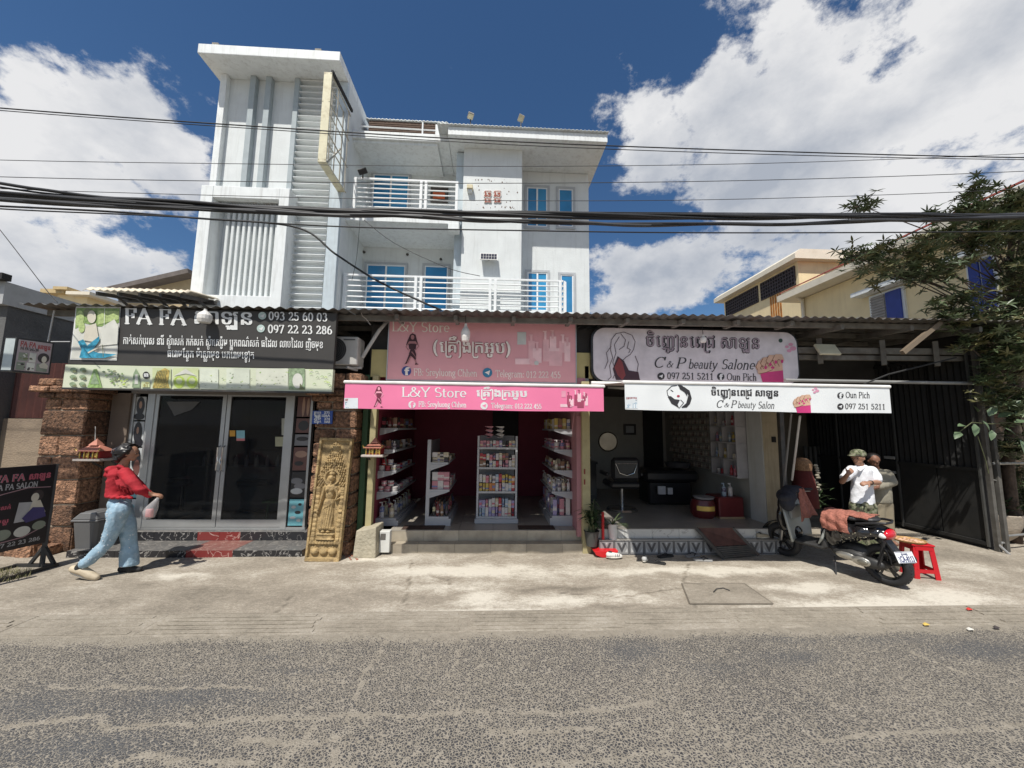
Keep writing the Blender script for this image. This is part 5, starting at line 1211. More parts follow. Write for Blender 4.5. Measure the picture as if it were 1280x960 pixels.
for i in range(2):
    for j in range(3): ps_.ell(91.5+i*12-.5*j, so_(462+j*9, 92), 4, 2.6, g1, 2); ps_.ell(93+i*12, so_(464+j*9, 92), 2.5, 1.5, c6, 3)
ps_.poly([(109, 484.5), (117, 461.5), (121, 461), (127.5, 484.8)], g2, 2); ps_.poly([(113, 480), (118, 464), (124, 480)], g1, 3)
for i in range(26): ps_.ell(random.gauss(141, 5), random.uniform(462, 482), random.uniform(.8, 2.2), random.uniform(.6, 1.4), [g1, c6, g2][i % 3], 2)
for i in range(18): ps_.ell(random.gauss(153, 5), random.uniform(470, 483), random.uniform(.6, 1.6), random.uniform(.6, 1.1), [g5, g3][i % 2], 2)
ps_.poly([(165, 484.5), (166.5, 468), (170, 460.5), (174, 468), (175, 484.8)], g1, 2); ps_.poly([(168, 480), (169, 468), (172, 468), (172.5, 480)], c1, 3)
ps_.ell(182.5, 469, 4.2, 4.6, bkp, 2); T(ps_, (font_polys('នា', .07), .9), 179.5, 185.5, 471, 7, wt, 3); ps_.rect(177, 477, 187, 484, g5, 2); T(ps_, serif_text('aT', .12, .05), 179, 185.5, 483, 7, g4, 3)
ps_.rect(190.5, 459.8, 213.5, 485.6, g5, 2); ps_.poly([(190.5, 485), (196, 465), (206, 460), (212, 463), (210, 478), (212, 485)], g4, 3)
for i in range(7): ps_.line([(197+i*1.8, 463), (193+i*2.2, 474), (197+i*2, 484)], .5, c6, 4)
ps_.rect(216, 460, 248, 485.8, g5, 2); ps_.ell(224, 477.5, 7, 7.5, g3, 3); ps_.ell(240, 477.5, 7, 7.5, g3, 3); ps_.ell(224, 476, 4, 4, g5, 4); ps_.ell(240, 476, 4, 4, g5, 4); ps_.poly([(217, 470), (232, 461), (246, 470), (232, 467)], c1, 4)
for i in range(60):
    u = random.uniform(250, 360); v = so_(random.uniform(462, 483), u); ps_.poly([(u, v), (u+random.uniform(1, 3), v-random.uniform(-.5, 1.6)), (u+random.uniform(.5, 2.5), v+.6)], [g1, g2, g3, c6][i % 4], 2)
for (a, b) in ((250, 273), (283, 312), (320, 360)): ps_.rect(a, 460.5, b, 486, mat('pic_offwhite_%d' % a, (.60+.02*(a % 3), .66, .55), .5), 1.5)
ps_.rect(361, 460.5, 381, 487, g1, 2); ps_.ell(372, 476, 6.5, 9.5, c1, 3); ps_.poly([(375, 479), (381, 487), (374, 487)], c6, 4)
for i in range(12): u = random.uniform(384, 412); v = random.uniform(463, 484); ps_.line([(u, v), (u+2, v-1.4), (u+4, v)], .6, [g1, g2, g3][i % 3], 3)
ps_.build(fs_, 'plant_print')
# L and Y store upper sign
pk = mat('sign_dusty_pink', (.74, .37, .39), .55, var=.03); YU = 5.43
s4 = thing('store_sign', 'large pink cosmetics store signboard in shade above the pink awning', 'signboard', (-.15, YU, 2.33))
ux0, ux1 = P(485.5, 437, YU).x, P(719.5, 440, YU).x; uz0, uz1 = P(600, 476.5, YU).z, P(600, 400, YU).z
t = MB(); t.box(ux0, ux1, YU, YU+.05, uz0, uz1); t.build('board', pk, s4)
t = MB()
for a in ((ux0-.012, ux0, uz0-.012, uz1+.012), (ux1, ux1+.012, uz0-.012, uz1+.012), (ux0, ux1, uz0-.012, uz0), (ux0, ux1, uz1, uz1+.012)): t.box(a[0], a[1], YU-.01, YU+.05, a[2], a[3])
t.build('edge_trim', alu, s4)
cream = mat('print_cream', (.86, .80, .72), .5); mar = mat('print_maroon', (.12, .02, .03), .5)
pr = Print(vplane(YU)); T(pr, serif_text('L&Y Store', .10, .045), 489.5, 562, 413.6, 17.5, cream)
ol = mat('print_rosewood', (.30, .10, .10), .5)
T(pr, khmer('(គ្រឿងក្រអូប)', .07), 540.5, 639.5, 440.2, 22, ol); T(pr, khmer('(គ្រឿងក្រអូប)', .03), 540.5, 639.5, 440, 22, cream, 3)
icon(pr, 508, 463.8, 6, fbb, 'f', cream); icon(pr, 609.3, 465.8, 6, tgb, 't', cream)
T(pr, serif_text('FB: Sreyluong Chhen', .10, .045), 517, 596.5, 469.2, 12.5, cream); T(pr, serif_text('Telegram: 012 222 455', .10, .045), 619.5, 701, 471.2, 12.5, cream)
def lady(pr, u, v, s, dark, light, lift=2):      # standing figure in a dark dress, hair down
    f = lambda pts: [(u+a*s, v+b*s) for a, b in pts]
    pr.poly(f([(-3, -18), (0, -20), (4, -18), (6, -10), (8, -4), (5, -6), (4, 0), (-4, 0), (-5, -6), (-8, -5), (-6, -11)]), dark, lift)
    pr.ell(u+.2*s, v-15*s, 2.2*s, 3*s, light, lift+1); pr.poly(f([(-4, -10), (4, -10), (5, -7), (2, -5), (-2, -5), (-5, -7)]), light, lift+1)
    pr.poly(f([(-3.6, -7), (3.6, -7), (2.4, 0), (4.6, 6), (4, 14), (-1, 9), (-4.4, 6), (-2.4, 0)]), dark, lift+2)
    pr.line(f([(4, -9), (8, -4), (4, 1)]), 1.1*s, light, lift+1); pr.line(f([(-4, -9), (-8, -3), (-5, 1)]), 1.1*s, light, lift+1)
    pr.poly(f([(-4, 6), (-1, 9), (-7, 18), (-10, 19), (-8, 16)]), dark, lift+1); pr.line(f([(-2, 9), (-6, 17)]), 1.6*s, light, lift+2); pr.line(f([(2, 11), (5, 18)]), 1.4*s, light, lift+1); pr.poly(f([(4, 17), (8, 19), (3, 19.4)]), dark, lift+2)
    for k in range(3): pr.line(f([(-2+k, 3), (3+k*.4, 8+k)]), .4*s, light, lift+3)
def jars(pr, u, v, s, ms, lift=2):                # group of pump bottles, jars and a tube
    a, b, c = ms
    for (x0, y0, x1, y1, m) in ((-33, -26, -21, -9, c), (-18, -14, -9, 12, b), (-12, -4, 0, 16, a), (2, -16, 10, 14, b), (11, -20, 20, 4, a), (10, -2, 28, 20, b), (10, -4, 28, 0, a), (24, -14, 33, 2, b), (31, -12, 39, 14, a), (-36, 10, -8, 18, a), (-14, 9, -4, 19, a)): pr.rect(u+x0*s, v+y0*s, u+x1*s, v+y1*s, m, lift)
    for (x0, y0, m) in ((5, -27, a), (15, -28, b), (29, -22, a), (-6, -12, b), (-14, -22, b), (35, -18, b)): pr.rect(u+(x0-1.5)*s, v+y0*s, u+(x0+1.5)*s, v+(y0+11)*s, m, lift+1); pr.line([(u+(x0-3)*s, v+y0*s), (u+(x0+1.5)*s, v+y0*s)], 1.6*s, m, lift+1)
    pr.ell(u-12*s, v+14*s, 5*s, 5*s, b, lift+1); pr.ell(u-7*s, v+16*s, 3*s, 3*s, c, lift+2)
lady(pr, 515.5, 436.5, 1.0, mat('print_dark_figure', (.05, .015, .02), .6), mat('print_rose_skin', (.42, .19, .19), .6))
j1, j2, j3 = mat('jar_rose', (.88, .60, .60), .5), mat('jar_pink', (.80, .48, .49), .5), mat('jar_grey_green', (.58, .60, .56), .5)
jars(pr, 677, 439, .92, (j1, j2, j3)); pr.build(s4)
def on_cloth(z1, z0):
    def fn(u, v, l):
        p = P(u, v, YA); f = max(0, min(1, (z1-p.z)/(z1-z0))); return P(u, v, YA+wave(p.x, f)-.0015-.0006*l)
    return fn
# awnings: cassette, cloth sheet behind, printed valance
def wave(xx, f): return .010*sin(xx*9+sin(xx*3)*2)*f*.6+.004*nz(xx*3, f, 2)*.6
def awning(nm, lab, u0, v0, u1, v1, Y, clm, whm_, drop=.0):
    global AZ; a = thing(nm, lab, 'awning', P((u0+u1)/2, v0, Y)); x0 = P(u0, (v0+v1)/2, Y).x; x1 = P(u1, (v0+v1)/2, Y).x
    um = (u0+u1)/2; z1 = P(um, v0, Y).z; z0 = P(um, v1, Y).z
    AZ = (z1, z0); t = MB(); n_ = 60; m_ = 6; vs = []
    for j in range(m_+1):
        for i in range(n_+1):
            xx = x0+(x1-x0)*i/n_; zz_ = z1+(z0-z1)*j/m_; vs.append((xx, Y+wave(xx, j/m_), zz_-.004*sin(xx*4)*(j/m_)))
    t.add(vs, [(j*(n_+1)+i, (j+1)*(n_+1)+i, (j+1)*(n_+1)+i+1, j*(n_+1)+i+1) for j in range(m_) for i in range(n_)]); o = t.build('valance', clm, a, smooth='all')
    t = MB(); t.rbox(x0-.02, x1+.02, Y-.012, Y+.05, z1, z1+.035, .010); t.build('front_bar', whm_, a)
    t = MB(); zw = 1.7+(z1+.015-1.7)*5.38/Y-.02; t.add([(x0, Y+.05, z1+.02), (x1, Y+.05, z1+.02), (x1, 5.38, zw-.03), (x0, 5.38, zw-.03)], [(0, 1, 2, 3)]); o = t.build('awning_cloth', mat('awning_sheet', (.50, .42, .41), .7, var=.05), a); o.modifiers.new('s', 'SOLIDIFY').thickness = .004
    t = MB(); t.cyl((x0, 5.39, zw), (x1, 5.39, zw), .028, n=10); t.build('roller', whm_, a)
    for xx in (x0+.25, x1-.25): t = MB(); t.bar((xx, Y+.03, z1+.01), (xx+(.25 if xx < (x0+x1)/2 else -.25), 4.6, z1+.0), .03, .03); t.bar((xx+(.25 if xx < (x0+x1)/2 else -.25), 4.6, z1), (xx, 5.38, zw-.06), .03, .03); t.build('folding_arm', alu, a)
    return a, x0, x1, z0, z1
pink = mat('awning_pink', (.80, .20, .36), .6, var=.03, vscale=3); whc = mat('awning_white', (.76, .78, .78), .6, var=.03, vscale=3); barw = mat('bar_white', (.78, .77, .74), .5)
YA = 4.36
aw, *_ = awning('pink_awning', 'bright pink printed awning valance of the cosmetics store', 430.5, 482, 754.5, 512.5, YA, pink, barw)
pr = Print(on_cloth(*AZ)); T(pr, serif_text('L&Y Store', .10, .045), 501.6, 583, 495.6, 17, wt); T(pr, khmer('គ្រឿងក្រអូប', .05), 595, 660, 495.5, 13.5, wt)
icon(pr, 515, 505.8, 4.6, wt, 'f', pink); icon(pr, 605.2, 507.2, 4.6, wt, 't', pink)
T(pr, serif_text('FB: Sreyluong Chhen', .12, .06), 523, 583, 508.3, 9.5, wt); T(pr, serif_text('Telegram: 012 222 455', .12, .06), 614, 677, 510.2, 9.5, wt)
lady(pr, 473.5, 496, .68, mat('print_wine', (.16, .02, .05), .6), mat('print_pink_light', (.85, .38, .48), .6))
jars(pr, 717, 500.5, .46, (mat('jar_pinkwhite', (.8, .55, .6), .5), mat('jar_wine', (.35, .06, .12), .5), mat('jar_rose2', (.7, .3, .4), .5)))
def badge(pr, u0, v0, u1, v1):
    pr.rect(u0, v0, u1, v1, mat('badge_white', (.70, .74, .76), .5), 2); n_ = 7; rr = mat('badge_red', (.30, .05, .05), .5)
    for i in range(n_): w = (u1-u0-2)/n_; pr.rect(u0+1+i*w+.3, v0+1, u0+1+(i+1)*w-.3, v0+3.8, rr, 3)
    pr.line([(u0+1, v0+5.4), (u1-1, v0+5.4)], .8, mat('badge_grey', (.15, .2, .25), .5), 3); T(pr, serif_text('SPUTT', .12, .06), u0+.8, u1-.8, v1-1.2, 9, mat('badge_blue', (.22, .36, .48), .5), 3)
badge(pr, 430.5, 497.5, 447.5, 510.6); pr.build(aw)
YA = 4.0
aw2, *_ = awning('white_awning', 'white printed awning valance of the beauty salon', 781, 482.5, 1113, 514.5, YA, whc, barw)
pr = Print(on_cloth(*AZ)); skn = mat('print_peach', (.62, .40, .28), .5); mgt = mat('print_magenta', (.55, .04, .18), .5); bpk = mat('print_blossom', (.65, .30, .42), .5)
T(pr, khmer('ចិញ្ចៀនពេជ្រ សាឡុន', .05), 889, 973.7, 494.2, 12.5, bkp); 
def script_text(s, th=.09, tn=.04): return serif_text(s, th, tn, slant=.25)
def script(pr, txts, m, lift=2):
    for (s, u0, u1, v, h) in txts: T(pr, script_text(s), u0, u1, v, h, m, lift)
script(pr, [('C', 894.6, 903, 509.2, 13), ('&', 905, 911, 508.6, 7), ('P', 913, 920, 509.4, 13), ('beauty', 922, 944, 509.6, 11.5), ('Salon', 947, 968, 510.2, 12)], bkp)
icon(pr, 1050.6, 494.4, 4, bkp, 'f', whc); icon(pr, 1050.6, 508.2, 4, bkp, 't', whc)
T(pr, serif_text('Oun Pich', .11, .05), 1057, 1087.5, 497, 10.5, bkp); T(pr, serif_text('097 251 5211', .11, .05), 1056.3, 1107, 511, 10.5, bkp)
def hand(pr, u, v, s, lift=2):      # red-nailed hand rising from a cuff
    f = lambda pts: [(u+a*s, v+b*s) for a, b in pts]
    pr.poly(f([(-14, 4), (16, 2), (17, 18), (-10, 18)]), mgt, lift)
    pr.poly(f([(-17, -4), (-10, -13), (6, -16), (15, -10), (16, 3), (-13, 6), (-18, 2)]), skn, lift+1)
    bl_ = mat('print_brown_line', (.2, .07, .04), .5)
    for k, (a, b) in enumerate(((-15, -3), (-9, -7), (-2, -10), (6, -11))):          # fingers folded over into the palm
        pts = [(a+3, b+9), (a-1, b+2), (a+2, b-4), (a+7, b-4), (a+9, b+1)]
        pr.line(f(pts), 5.4*s, skn, lift+1+k*.2); pr.line(f([(a+5.5, b+9), (a+2.4, b+3), (a+4.5, b), (a+6.5, b+1)]), .7*s, bl_, lift+2+k*.2); pr.line(f([(x-2.6, y-1) for x, y in pts[:3]]), .6*s, bl_, lift+2+k*.2)
        pr.ell(u+(a+9)*s, v+(b+2.4)*s, 1.7*s, 2.3*s, mgt, lift+3)
    pr.line(f([(-15, 5), (-6, 3), (2, 0)]), 4.6*s, skn, lift+3); pr.line(f([(-14, 7.4), (-5, 5.4), (3, 2)]), .6*s, bl_, lift+3.2); pr.ell(u+3*s, v-.5*s, 2.4*s, 1.6*s, mgt, lift+3.4)
    for (a, b, c) in ((24, -22, 3), (29, -25, 4), (26, -30, 3), (21, -27, 2.4)): pr.ell(u+a*s, v+b*s, c*s, c*.7*s, bpk, lift)
    pr.ell(u+13*s, v-35*s, 2.6*s, 2.6*s, mat('print_darkgreen', (.03, .07, .05), .5), lift)
hand(pr, 1003, 504.5, .64)
# lady's profile with flowing hair
def profile(pr, u, v, s, lift=2):
    f = lambda pts: [(u+a*s, v+b*s) for a, b in pts]
    pr.poly(f([(-13, 0), (-8, 9), (2, 15), (0, 10), (3, 4), (-4, 3), (-9, -1)]), bkp, lift)
    for k in range(5): pr.line(f([(1, -15), (9+k*1.6, -12+k), (15+k*.8, -2+k), (12+k, 9), (6+k*1.4, 14)]), (1.6-.2*k)*s, bkp, lift)
    pr.line(f([(-1, -15), (-8, -14), (-14, -8), (-13, -2), (-9, 1)]), .9*s, bkp, lift); pr.poly(f([(1, -16), (6, -15), (12, -8), (13, 0), (9, -6), (3, -10)]), bkp, lift+1)
    pr.ell(u+1*s, v-1*s, 2*s, 1.4*s, mat('print_lips', (.35, .03, .06), .5), lift+1); pr.line(f([(-9, -9), (-6, -7)]), 1*s, bkp, lift)
    pr.line(f([(2, 15), (8, 8), (4, 4)]), .8*s, bkp, lift)
profile(pr, 847, 496, .95); badge(pr, 781.8, 495.5, 797, 510.6); pr.build(aw2)
# rounded salon sign
YC = 5.41; s5 = thing('salon_sign', 'white rounded beauty salon signboard with black border beside the pink sign', 'signboard', P(868, 480, YC))
def rrect(x0, x1, z0, z1, r, n=7):
    pts = []
    for (cx, cz, a0) in ((x1-r, z1-r, 0), (x0+r, z1-r, 90), (x0+r, z0+r, 180), (x1-r, z0+r, 270)): pts += arc(cx, cz, r, r, a0, a0+90, n)
    return pts
cx0, cx1, cz0, cz1 = P(739, 445, YC).x, P(998.5, 448, YC).x, P(868, 480.5, YC).z, P(868, 410.5, YC).z
t = MB(); t.prism(rrect(cx0, cx1, cz0, cz1, .2), YC+.001, YC+.10); t.build('border', black, s5)
t = MB(); t.prism(rrect(cx0+.028, cx1-.028, cz0+.028, cz1-.028, .18), YC-.012, YC+.002); t.build('face', mat('sign_face_lilac', (.64, .60, .62), .45), s5)
pr = Print(lambda u, v, l: P(u, v, YC-.012-.002*l)); T(pr, khmer('ចិញ្ចៀនពេជ្រ សាឡុន', .06), 807.5, 951, 432.8, 22, bkp); T(pr, khmer('ចិញ្ចៀនពេជ្រ សាឡុន', .005), 807.5, 951, 432.6, 22, mat('print_mauve', (.35, .28, .32), .5), 3)
script(pr, [('C', 816, 830, 459.2, 19), ('&', 833, 841, 459, 11), ('P', 844, 856, 460, 19), ('beauty', 860, 896, 460.6, 16.5), ('Salone', 901, 943, 461.2, 17.5)], bkp)
icon(pr, 826.3, 470.3, 4.6, bkp, 't', wt); icon(pr, 901, 470.8, 4.6, bkp, 'f', wt)
T(pr, serif_text('097 251 5211', .11, .05), 833.7, 892.3, 473.6, 12.5, bkp); T(pr, serif_text('Oun Pich', .11, .05), 908.5, 946, 475.2, 12.5, bkp)
hand(pr, 963, 460, .98); 
f = lambda pts: [(778+a, 445+b) for a, b in pts]
dl = mat('print_thin_line', (.10, .07, .08), .5)
for l in ([(-8,-28),(2,-30),(12,-26),(16,-18),(14,-8),(10,-2)], [(-8,-28),(-14,-20),(-15,-8),(-12,2),(-16,12),(-14,26),(-18,30)], [(-4,-24),(-10,-14),(-8,-4),(-12,8),(-8,20),(-12,28)], [(8,-18),(6,-10),(10,-8),(8,-4)], [(10,-2),(4,2),(0,6)], [(16,0),(20,10),(18,22),(22,30)], [(-2,-28),(4,-20),(2,-12),(-4,-8)], [(-14,-12),(-20,-4),(-18,6),(-22,16)]): pr.line(f(l), .8, dl, 2)
pr.poly(f([(-6, 0), (2, 6), (8, 18), (20, 20), (22, 30), (-8, 30), (-12, 16)]), mat('print_dress', (.05, .02, .03), .5), 3); pr.poly(f([(-4, 2), (0, 8), (4, 24), (0, 30), (-6, 24), (-10, 14)]), mat('print_braid', (.22, .04, .04), .5), 4)
pr.build(s5)
# lamps and boxes hanging under the roof edge
def bulb(lab, u, v, Y, r, h, n=3, cord=True):
    p = P(u, v, Y); b_ = thing('light_bulb', lab, 'bulb', p)
    q = MB(); q.lathe([(.001, -h*.5), (r*.8, -h*.47), (r, -h*.2), (r, h*.1), (r*.8, h*.25), (r*.45, h*.4), (.018, h*.5), (.018, h*.62), (.001, h*.62)], p, 14); q.build('bulb', mat('bulb_white', (.72, .70, .66), .4), b_)
    if cord: q = MB(); q.tube([(p.x, p.y, p.z+h*.6), (p.x-.01, p.y, ZR(p.x)-.0)], .004, 6); q.build('cord', blackm, b_)
bulb('white spiral bulb hanging in front of the black salon sign', 256, 396, 4.90, .080, .16)
bulb('white light bulb hanging in front of the pink store sign', 582, 417, 5.12, .062, .22)
bulb('small white bulb on a cord in front of the rounded salon sign', 879, 424, 5.15, .042, .10)
fl = thing('floodlight', 'flat beige floodlight mounted under the roof right of the salon signs', 'floodlight', P(1034, 440, 5.3)); p = P(1034, 437, 5.3)
q = MB(); Mx = Matrix.Translation(p) @ Matrix.Rotation(radians(58), 4, 'X'); q.rbox(-.16, .16, -.10, .10, -.02, .02, .01, Mx); q.build('lamp_head', mat('lamp_beige', (.55, .52, .38), .4), fl)
q = MB(); q.bar((p.x+.02, p.y+.05, p.z), (p.x+.02, 5.55, 2.95), .03, .03); q.build('bracket', darksteel, fl)
# small box sign on the far left
yb = 4.8; A = P(18, 443, yb); sdir = Vector((.45, .9, 0)).normalized(); za = P(18, 421.5, yb).z; zb_ = P(18, 464.5, yb).z; C0 = P(3.5, 443, yb)
ray62 = ray(62, 443); tt_ = None
s_len = (A.y*ray62.x/ray62.y-A.x)/(sdir.x-sdir.y*ray62.x/ray62.y); s_len = max(.3, min(.75, s_len))
B_ = A+sdir*s_len; D0 = C0+sdir*s_len
ls = thing('hanging_sign_box', 'small white hanging sign box with salon pictures at the far left under the roof', 'sign', (A.x, A.y, zb_))
t = MB(); t.prism([(A.x, A.y), (B_.x, B_.y), (D0.x, D0.y), (C0.x, C0.y)], zb_, za, lambda a, t_, b_: (a, b_, t_)); t.build('box', mat('box_frame_dark', (.03, .03, .03), .5), ls)
fn2 = lambda a, b, l: Vector((A.x+(B_.x-A.x)*a, A.y+(B_.y-A.y)*a, za+(zb_-za)*b))+Vector((.9, -.45, 0)).normalized()*.002*(l+1)
pr = Print(fn2); pnk = mat('box_face_pinkish', (.42, .35, .36), .5); rd = mat('print_red', (.35, .05, .05), .5)
pr.rect(.05, .05, .95, .95, pnk, 1); ps, w = serif_text('FA FA', .15, .08); pr.text((ps, w), .10, .52, .24, .21, rd, 2); ps, w = khmer('សាឡុន', .05); pr.text((ps, w), .56, .92, .26, .2, rd, 2)
ps, w = serif_text('FA FA SALON', .15, .08); pr.text((ps, w), .12, .6, .34, .11, bkp, 2)
hg = mat('pic_dark_hair', (.05, .04, .04), .5); pg = mat('pic_greygreen', (.25, .28, .22), .5)
pr.rect(.1, .42, .34, .66, pg, 2); pr.rect(.38, .4, .56, .68, c1, 2); pr.rect(.08, .7, .3, .93, pg, 2); pr.rect(.34, .7, .56, .93, c1, 2); pr.rect(.6, .7, .9, .93, pg, 2)
pr.ell(.76, .52, .16, .15, hg, 3); pr.ell(.78, .56, .07, .10, c5, 4); pr.poly([(.66, .74), (.78, .64), (.92, .74), (.9, .84), (.7, .82)], c5, 4)
for i in range(16): pr.ell(random.uniform(.12, .56), random.uniform(.44, .9), random.uniform(.02, .05), random.uniform(.01, .03), [hg, c1, c6][i % 3], 4)
pr.build(ls, 'sign_print')
fn3 = lambda a, b, l: Vector((C0.x+(A.x-C0.x)*a, C0.y-.002*(l+1), za+(zb_-za)*b))
pr = Print(fn3); pr.rect(.08, .04, .92, .96, mat('box_end_white', (.45, .50, .50), .4), 1); pr.build(ls, 'end_panel')
t = MB(); t.tube([P(60, 428, yb+.35), P(68, 388, yb+.3)], .009, 6); t.build('hanger_rod', mat('rod_white', (.5, .5, .5), .4), ls)
t = MB(); t.bar(P(64, 427, 5.1), P(88, 427, 5.1), .01, .01); t.build('arm', mat('rod_white', (.5, .5, .5), .4), ls)
# air conditioner outdoor unit
ac = thing('air_conditioner', 'grey-white air conditioner outdoor unit between black sign and pink sign', 'air conditioner', P(435, 457, 5.25)); acm = mat('ac_white', (.48, .47, .44), .5, var=.05, dirt=(.3, .28, .24), dscale=5, damt=.4)
t = MB(); X0, X1, Z0, Z1 = P(405, 440, 5.25).x, P(447, 440, 5.25).x, P(430, 456, 5.25).z, P(430, 420.5, 5.25).z; t.rbox(X0, X1, 5.25, 5.52, Z0, Z1, .012); bd = t.build('casing', acm, ac)
t = MB(); cc = P(417, 437, 5.245); 
for k in range(6): t.tube([(cc.x+cos(a)*(.03+k*.026), 5.242, cc.z+sin(a)*(.03+k*.026)) for a in [2*pi*i/24 for i in range(24)]], .003, 5, closed=True)
t.build('fan_grille', blackm, ac)
t = MB(); t.lathe([(.001, 0), (.165, 0), (.175, -.004)], (0, 0, 0), 24, Matrix.Translation((cc.x, 5.2485, cc.z)) @ Matrix.Rotation(radians(90), 4, 'X')); t.build('fan_opening', mat('fan_dark', (.07, .07, .07), .6), ac)
pp = Print(vplane(5.247)); ps = serif_text('SAMSUNG', .16, .12); pp.text(serif_text('SASSNNS', .16, .12), 429, 444, 425.4, 3.6, bkp, 1) if False else pp.rect(429.5, 423.6, 444, 425.3, mat('ac_mark', (.1, .1, .1), .6), 1); pp.build(ac, 'maker_mark')
t = MB(); t.tube([P(453, 447, 5.4), P(462, 432, 5.38), P(474, 413, 5.40), P(484, 402, 5.5)], .025, 10); t.build('wrapped_hose', mat('hose_white', (.52, .51, .48), .7), ac)
t = MB(); t.bar(P(433, 459, 5.27), P(446, 463, 5.4), .05, .03); t.bar(P(412, 459, 5.35), P(452, 460, 5.35), .04, .03); t.build('bracket', acm, ac)
t = MB(); t.tube([P(451, 389, 5.1), P(453, 395, 5.1), P(458, 399, 5.1), P(463, 406, 5.1)], .005, 6); tag(t.build('loose_wire', mat('wire_pale', (.5, .45, .4), .6)), 'short loose pale wire under the roof above the air conditioner', 'wire')
# standing board on the left
sb_ = thing('standing_sign_board', 'tall black standing salon board on a steel foot at the left edge', 'sign', (-5.3, 4.6, 0))
Pn = G(52, 709, 0); ddir = Vector((.15, 1, 0)).normalized(); Pn.y -= .02
zt2 = PX(65, 579, Pn.x+.05).z; 
def onb(s, z, l=0): return Vector((Pn.x, Pn.y, 0))-ddir*s+Vector((0, 0, z))+Vector((1, -.15, 0)).normalized()*(.004*l+.02)
z_b = P(56, 678, Pn.y).z; z_t2 = P(64, 580, Pn.y).z; Lb = .95
t = MB(); t.prism([(0, z_b), (Lb, z_b), (Lb, z_t2), (0, z_t2)], -.02, .02, lambda a, t_, b_: Vector((Pn.x, Pn.y, 0))-ddir*a+Vector((t_, 0, b_))); t.build('panel', mat('board_black', (.018, .016, .018), .4), sb_)
pr = Print(lambda a, b, l: onb(a, z_t2+(z_b-z_t2)*b, l*.4)); rp_ = mat('print_red_pink', (.50, .12, .16), .5); gy = mat('print_silver', (.42, .42, .42), .5)
def tb(ps, s0, s1, b, h, m, l=2):          # text runs from the near end (large s) to the far end
    polys, w = ps
    for p_ in polys: pr.poly([(s0+(s1-s0)*a/w, b-c*h) for a, c in p_], m, l)
tb(serif_text('FA FA', .2, .1), .50, .26, .17, .115, gy); tb(serif_text('FA FA', .14, .05), .50, .26, .17, .115, rp_, 3); tb(khmer('សាឡុន', .06), .23, .03, .17, .11, rp_)
tb(serif_text('FA FA SALON', .14, .1), .50, .14, .265, .09, gy)
pr.ell(.62, .20, .09, .11, gy, 2); pr.line([(.66, .25), (.6, .15), (.57, .22)], .012, bkp, 3)
pr.line([(.9, .38), (.6, .36), (.4, .31), (.22, .27), (.02, .29)], .010, mat('print_mauve2', (.4, .25, .27), .5), 2); pr.line([(.9, .86), (.5, .90), (.2, .87), (.02, .78)], .010, mat('print_mauve2', (.4, .25, .27), .5), 2)
pr.poly([(.28, .44), (.12, .46), (.1, .68), (.30, .68)], gy, 2); pr.ell(.13, .38, .055, .07, hg, 3); pr.ell(.15, .40, .035, .055, c5, 4); pr.poly([(.17, .45), (.10, .44), (.04, .6), (.10, .66), (.2, .62)], c5, 4); pr.poly([(.16, .52), (.06, .54), (.03, .66), (.2, .7), (.24, .64)], mat('pic_purple', (.06, .05, .16), .5), 5)
for (a, b, c, m) in ((.38, .80, .07, pg), (.22, .80, .07, c1), (.08, .76, .06, pg)): pr.ell(a, b, c, c*.9, m, 3)
for i in range(5): tb(khmer(['កាត់សក់', 'អ៊ុតសក់', 'ធ្វើសក់', 'លាបក្រចក', 'ម៉ាស្សា'][i], .04), .88, .62, .46+i*.075, .06, gy)
tb(khmer('សាឡុនសក់', .05), .56, .34, .50, .07, rp_); tb(khmer('កែសម្ផស្ស', .05), .56, .34, .66, .07, rp_)
tb(serif_text('093 25 60 03', .13, .08), .92, .56, .955, .07, gy); pr.ell(.5, .93, .025, .03, tgb, 2); tb(serif_text('097 22 23 286', .13, .08), .45, .05, .95, .07, gy); pr.build(sb_)
stm = mat('stand_dark_steel', (.05, .05, .05), .5, .4)
for nm, a, b_ in (('post', (0, 0, 0), (0, 0, z_b+.5)), ):
    t = MB(); t.bar((Pn.x, Pn.y+.02, 0), (Pn.x, Pn.y+.02, z_t2), .045, .045); t.build('post', stm, sb_); t = MB(); t.bar((Pn.x-.045, Pn.y-Lb, 0), (Pn.x-.045, Pn.y-Lb, z_t2), .045, .045); t.build('post', stm, sb_)
for s_ in (0, Lb):
    c_ = Vector((Pn.x, Pn.y+.02, 0))-ddir*s_; t = MB(); t.bar(c_+Vector((-.30, 0, .02)), c_+Vector((.17, 0, .02)), .04, .04); t.bar(c_+Vector((-.13, 0, .04)), c_+Vector((0, 0, .24)), .03, .03); t.bar(c_+Vector((.13, 0, .04)), c_+Vector((0, 0, .24)), .03, .03); t.build('foot', stm, sb_)
t = MB(); 
for dx in (-.28, .15): t.bar(Vector((Pn.x+dx, Pn.y, .02)), Vector((Pn.x+dx, Pn.y, .02))-ddir*(Lb+.1), .035, .035)
t.build('base_rail', stm, sb_)
def xf(mb, M): mb.v = [tuple(M @ Vector(p)) for p in mb.v]; return mb
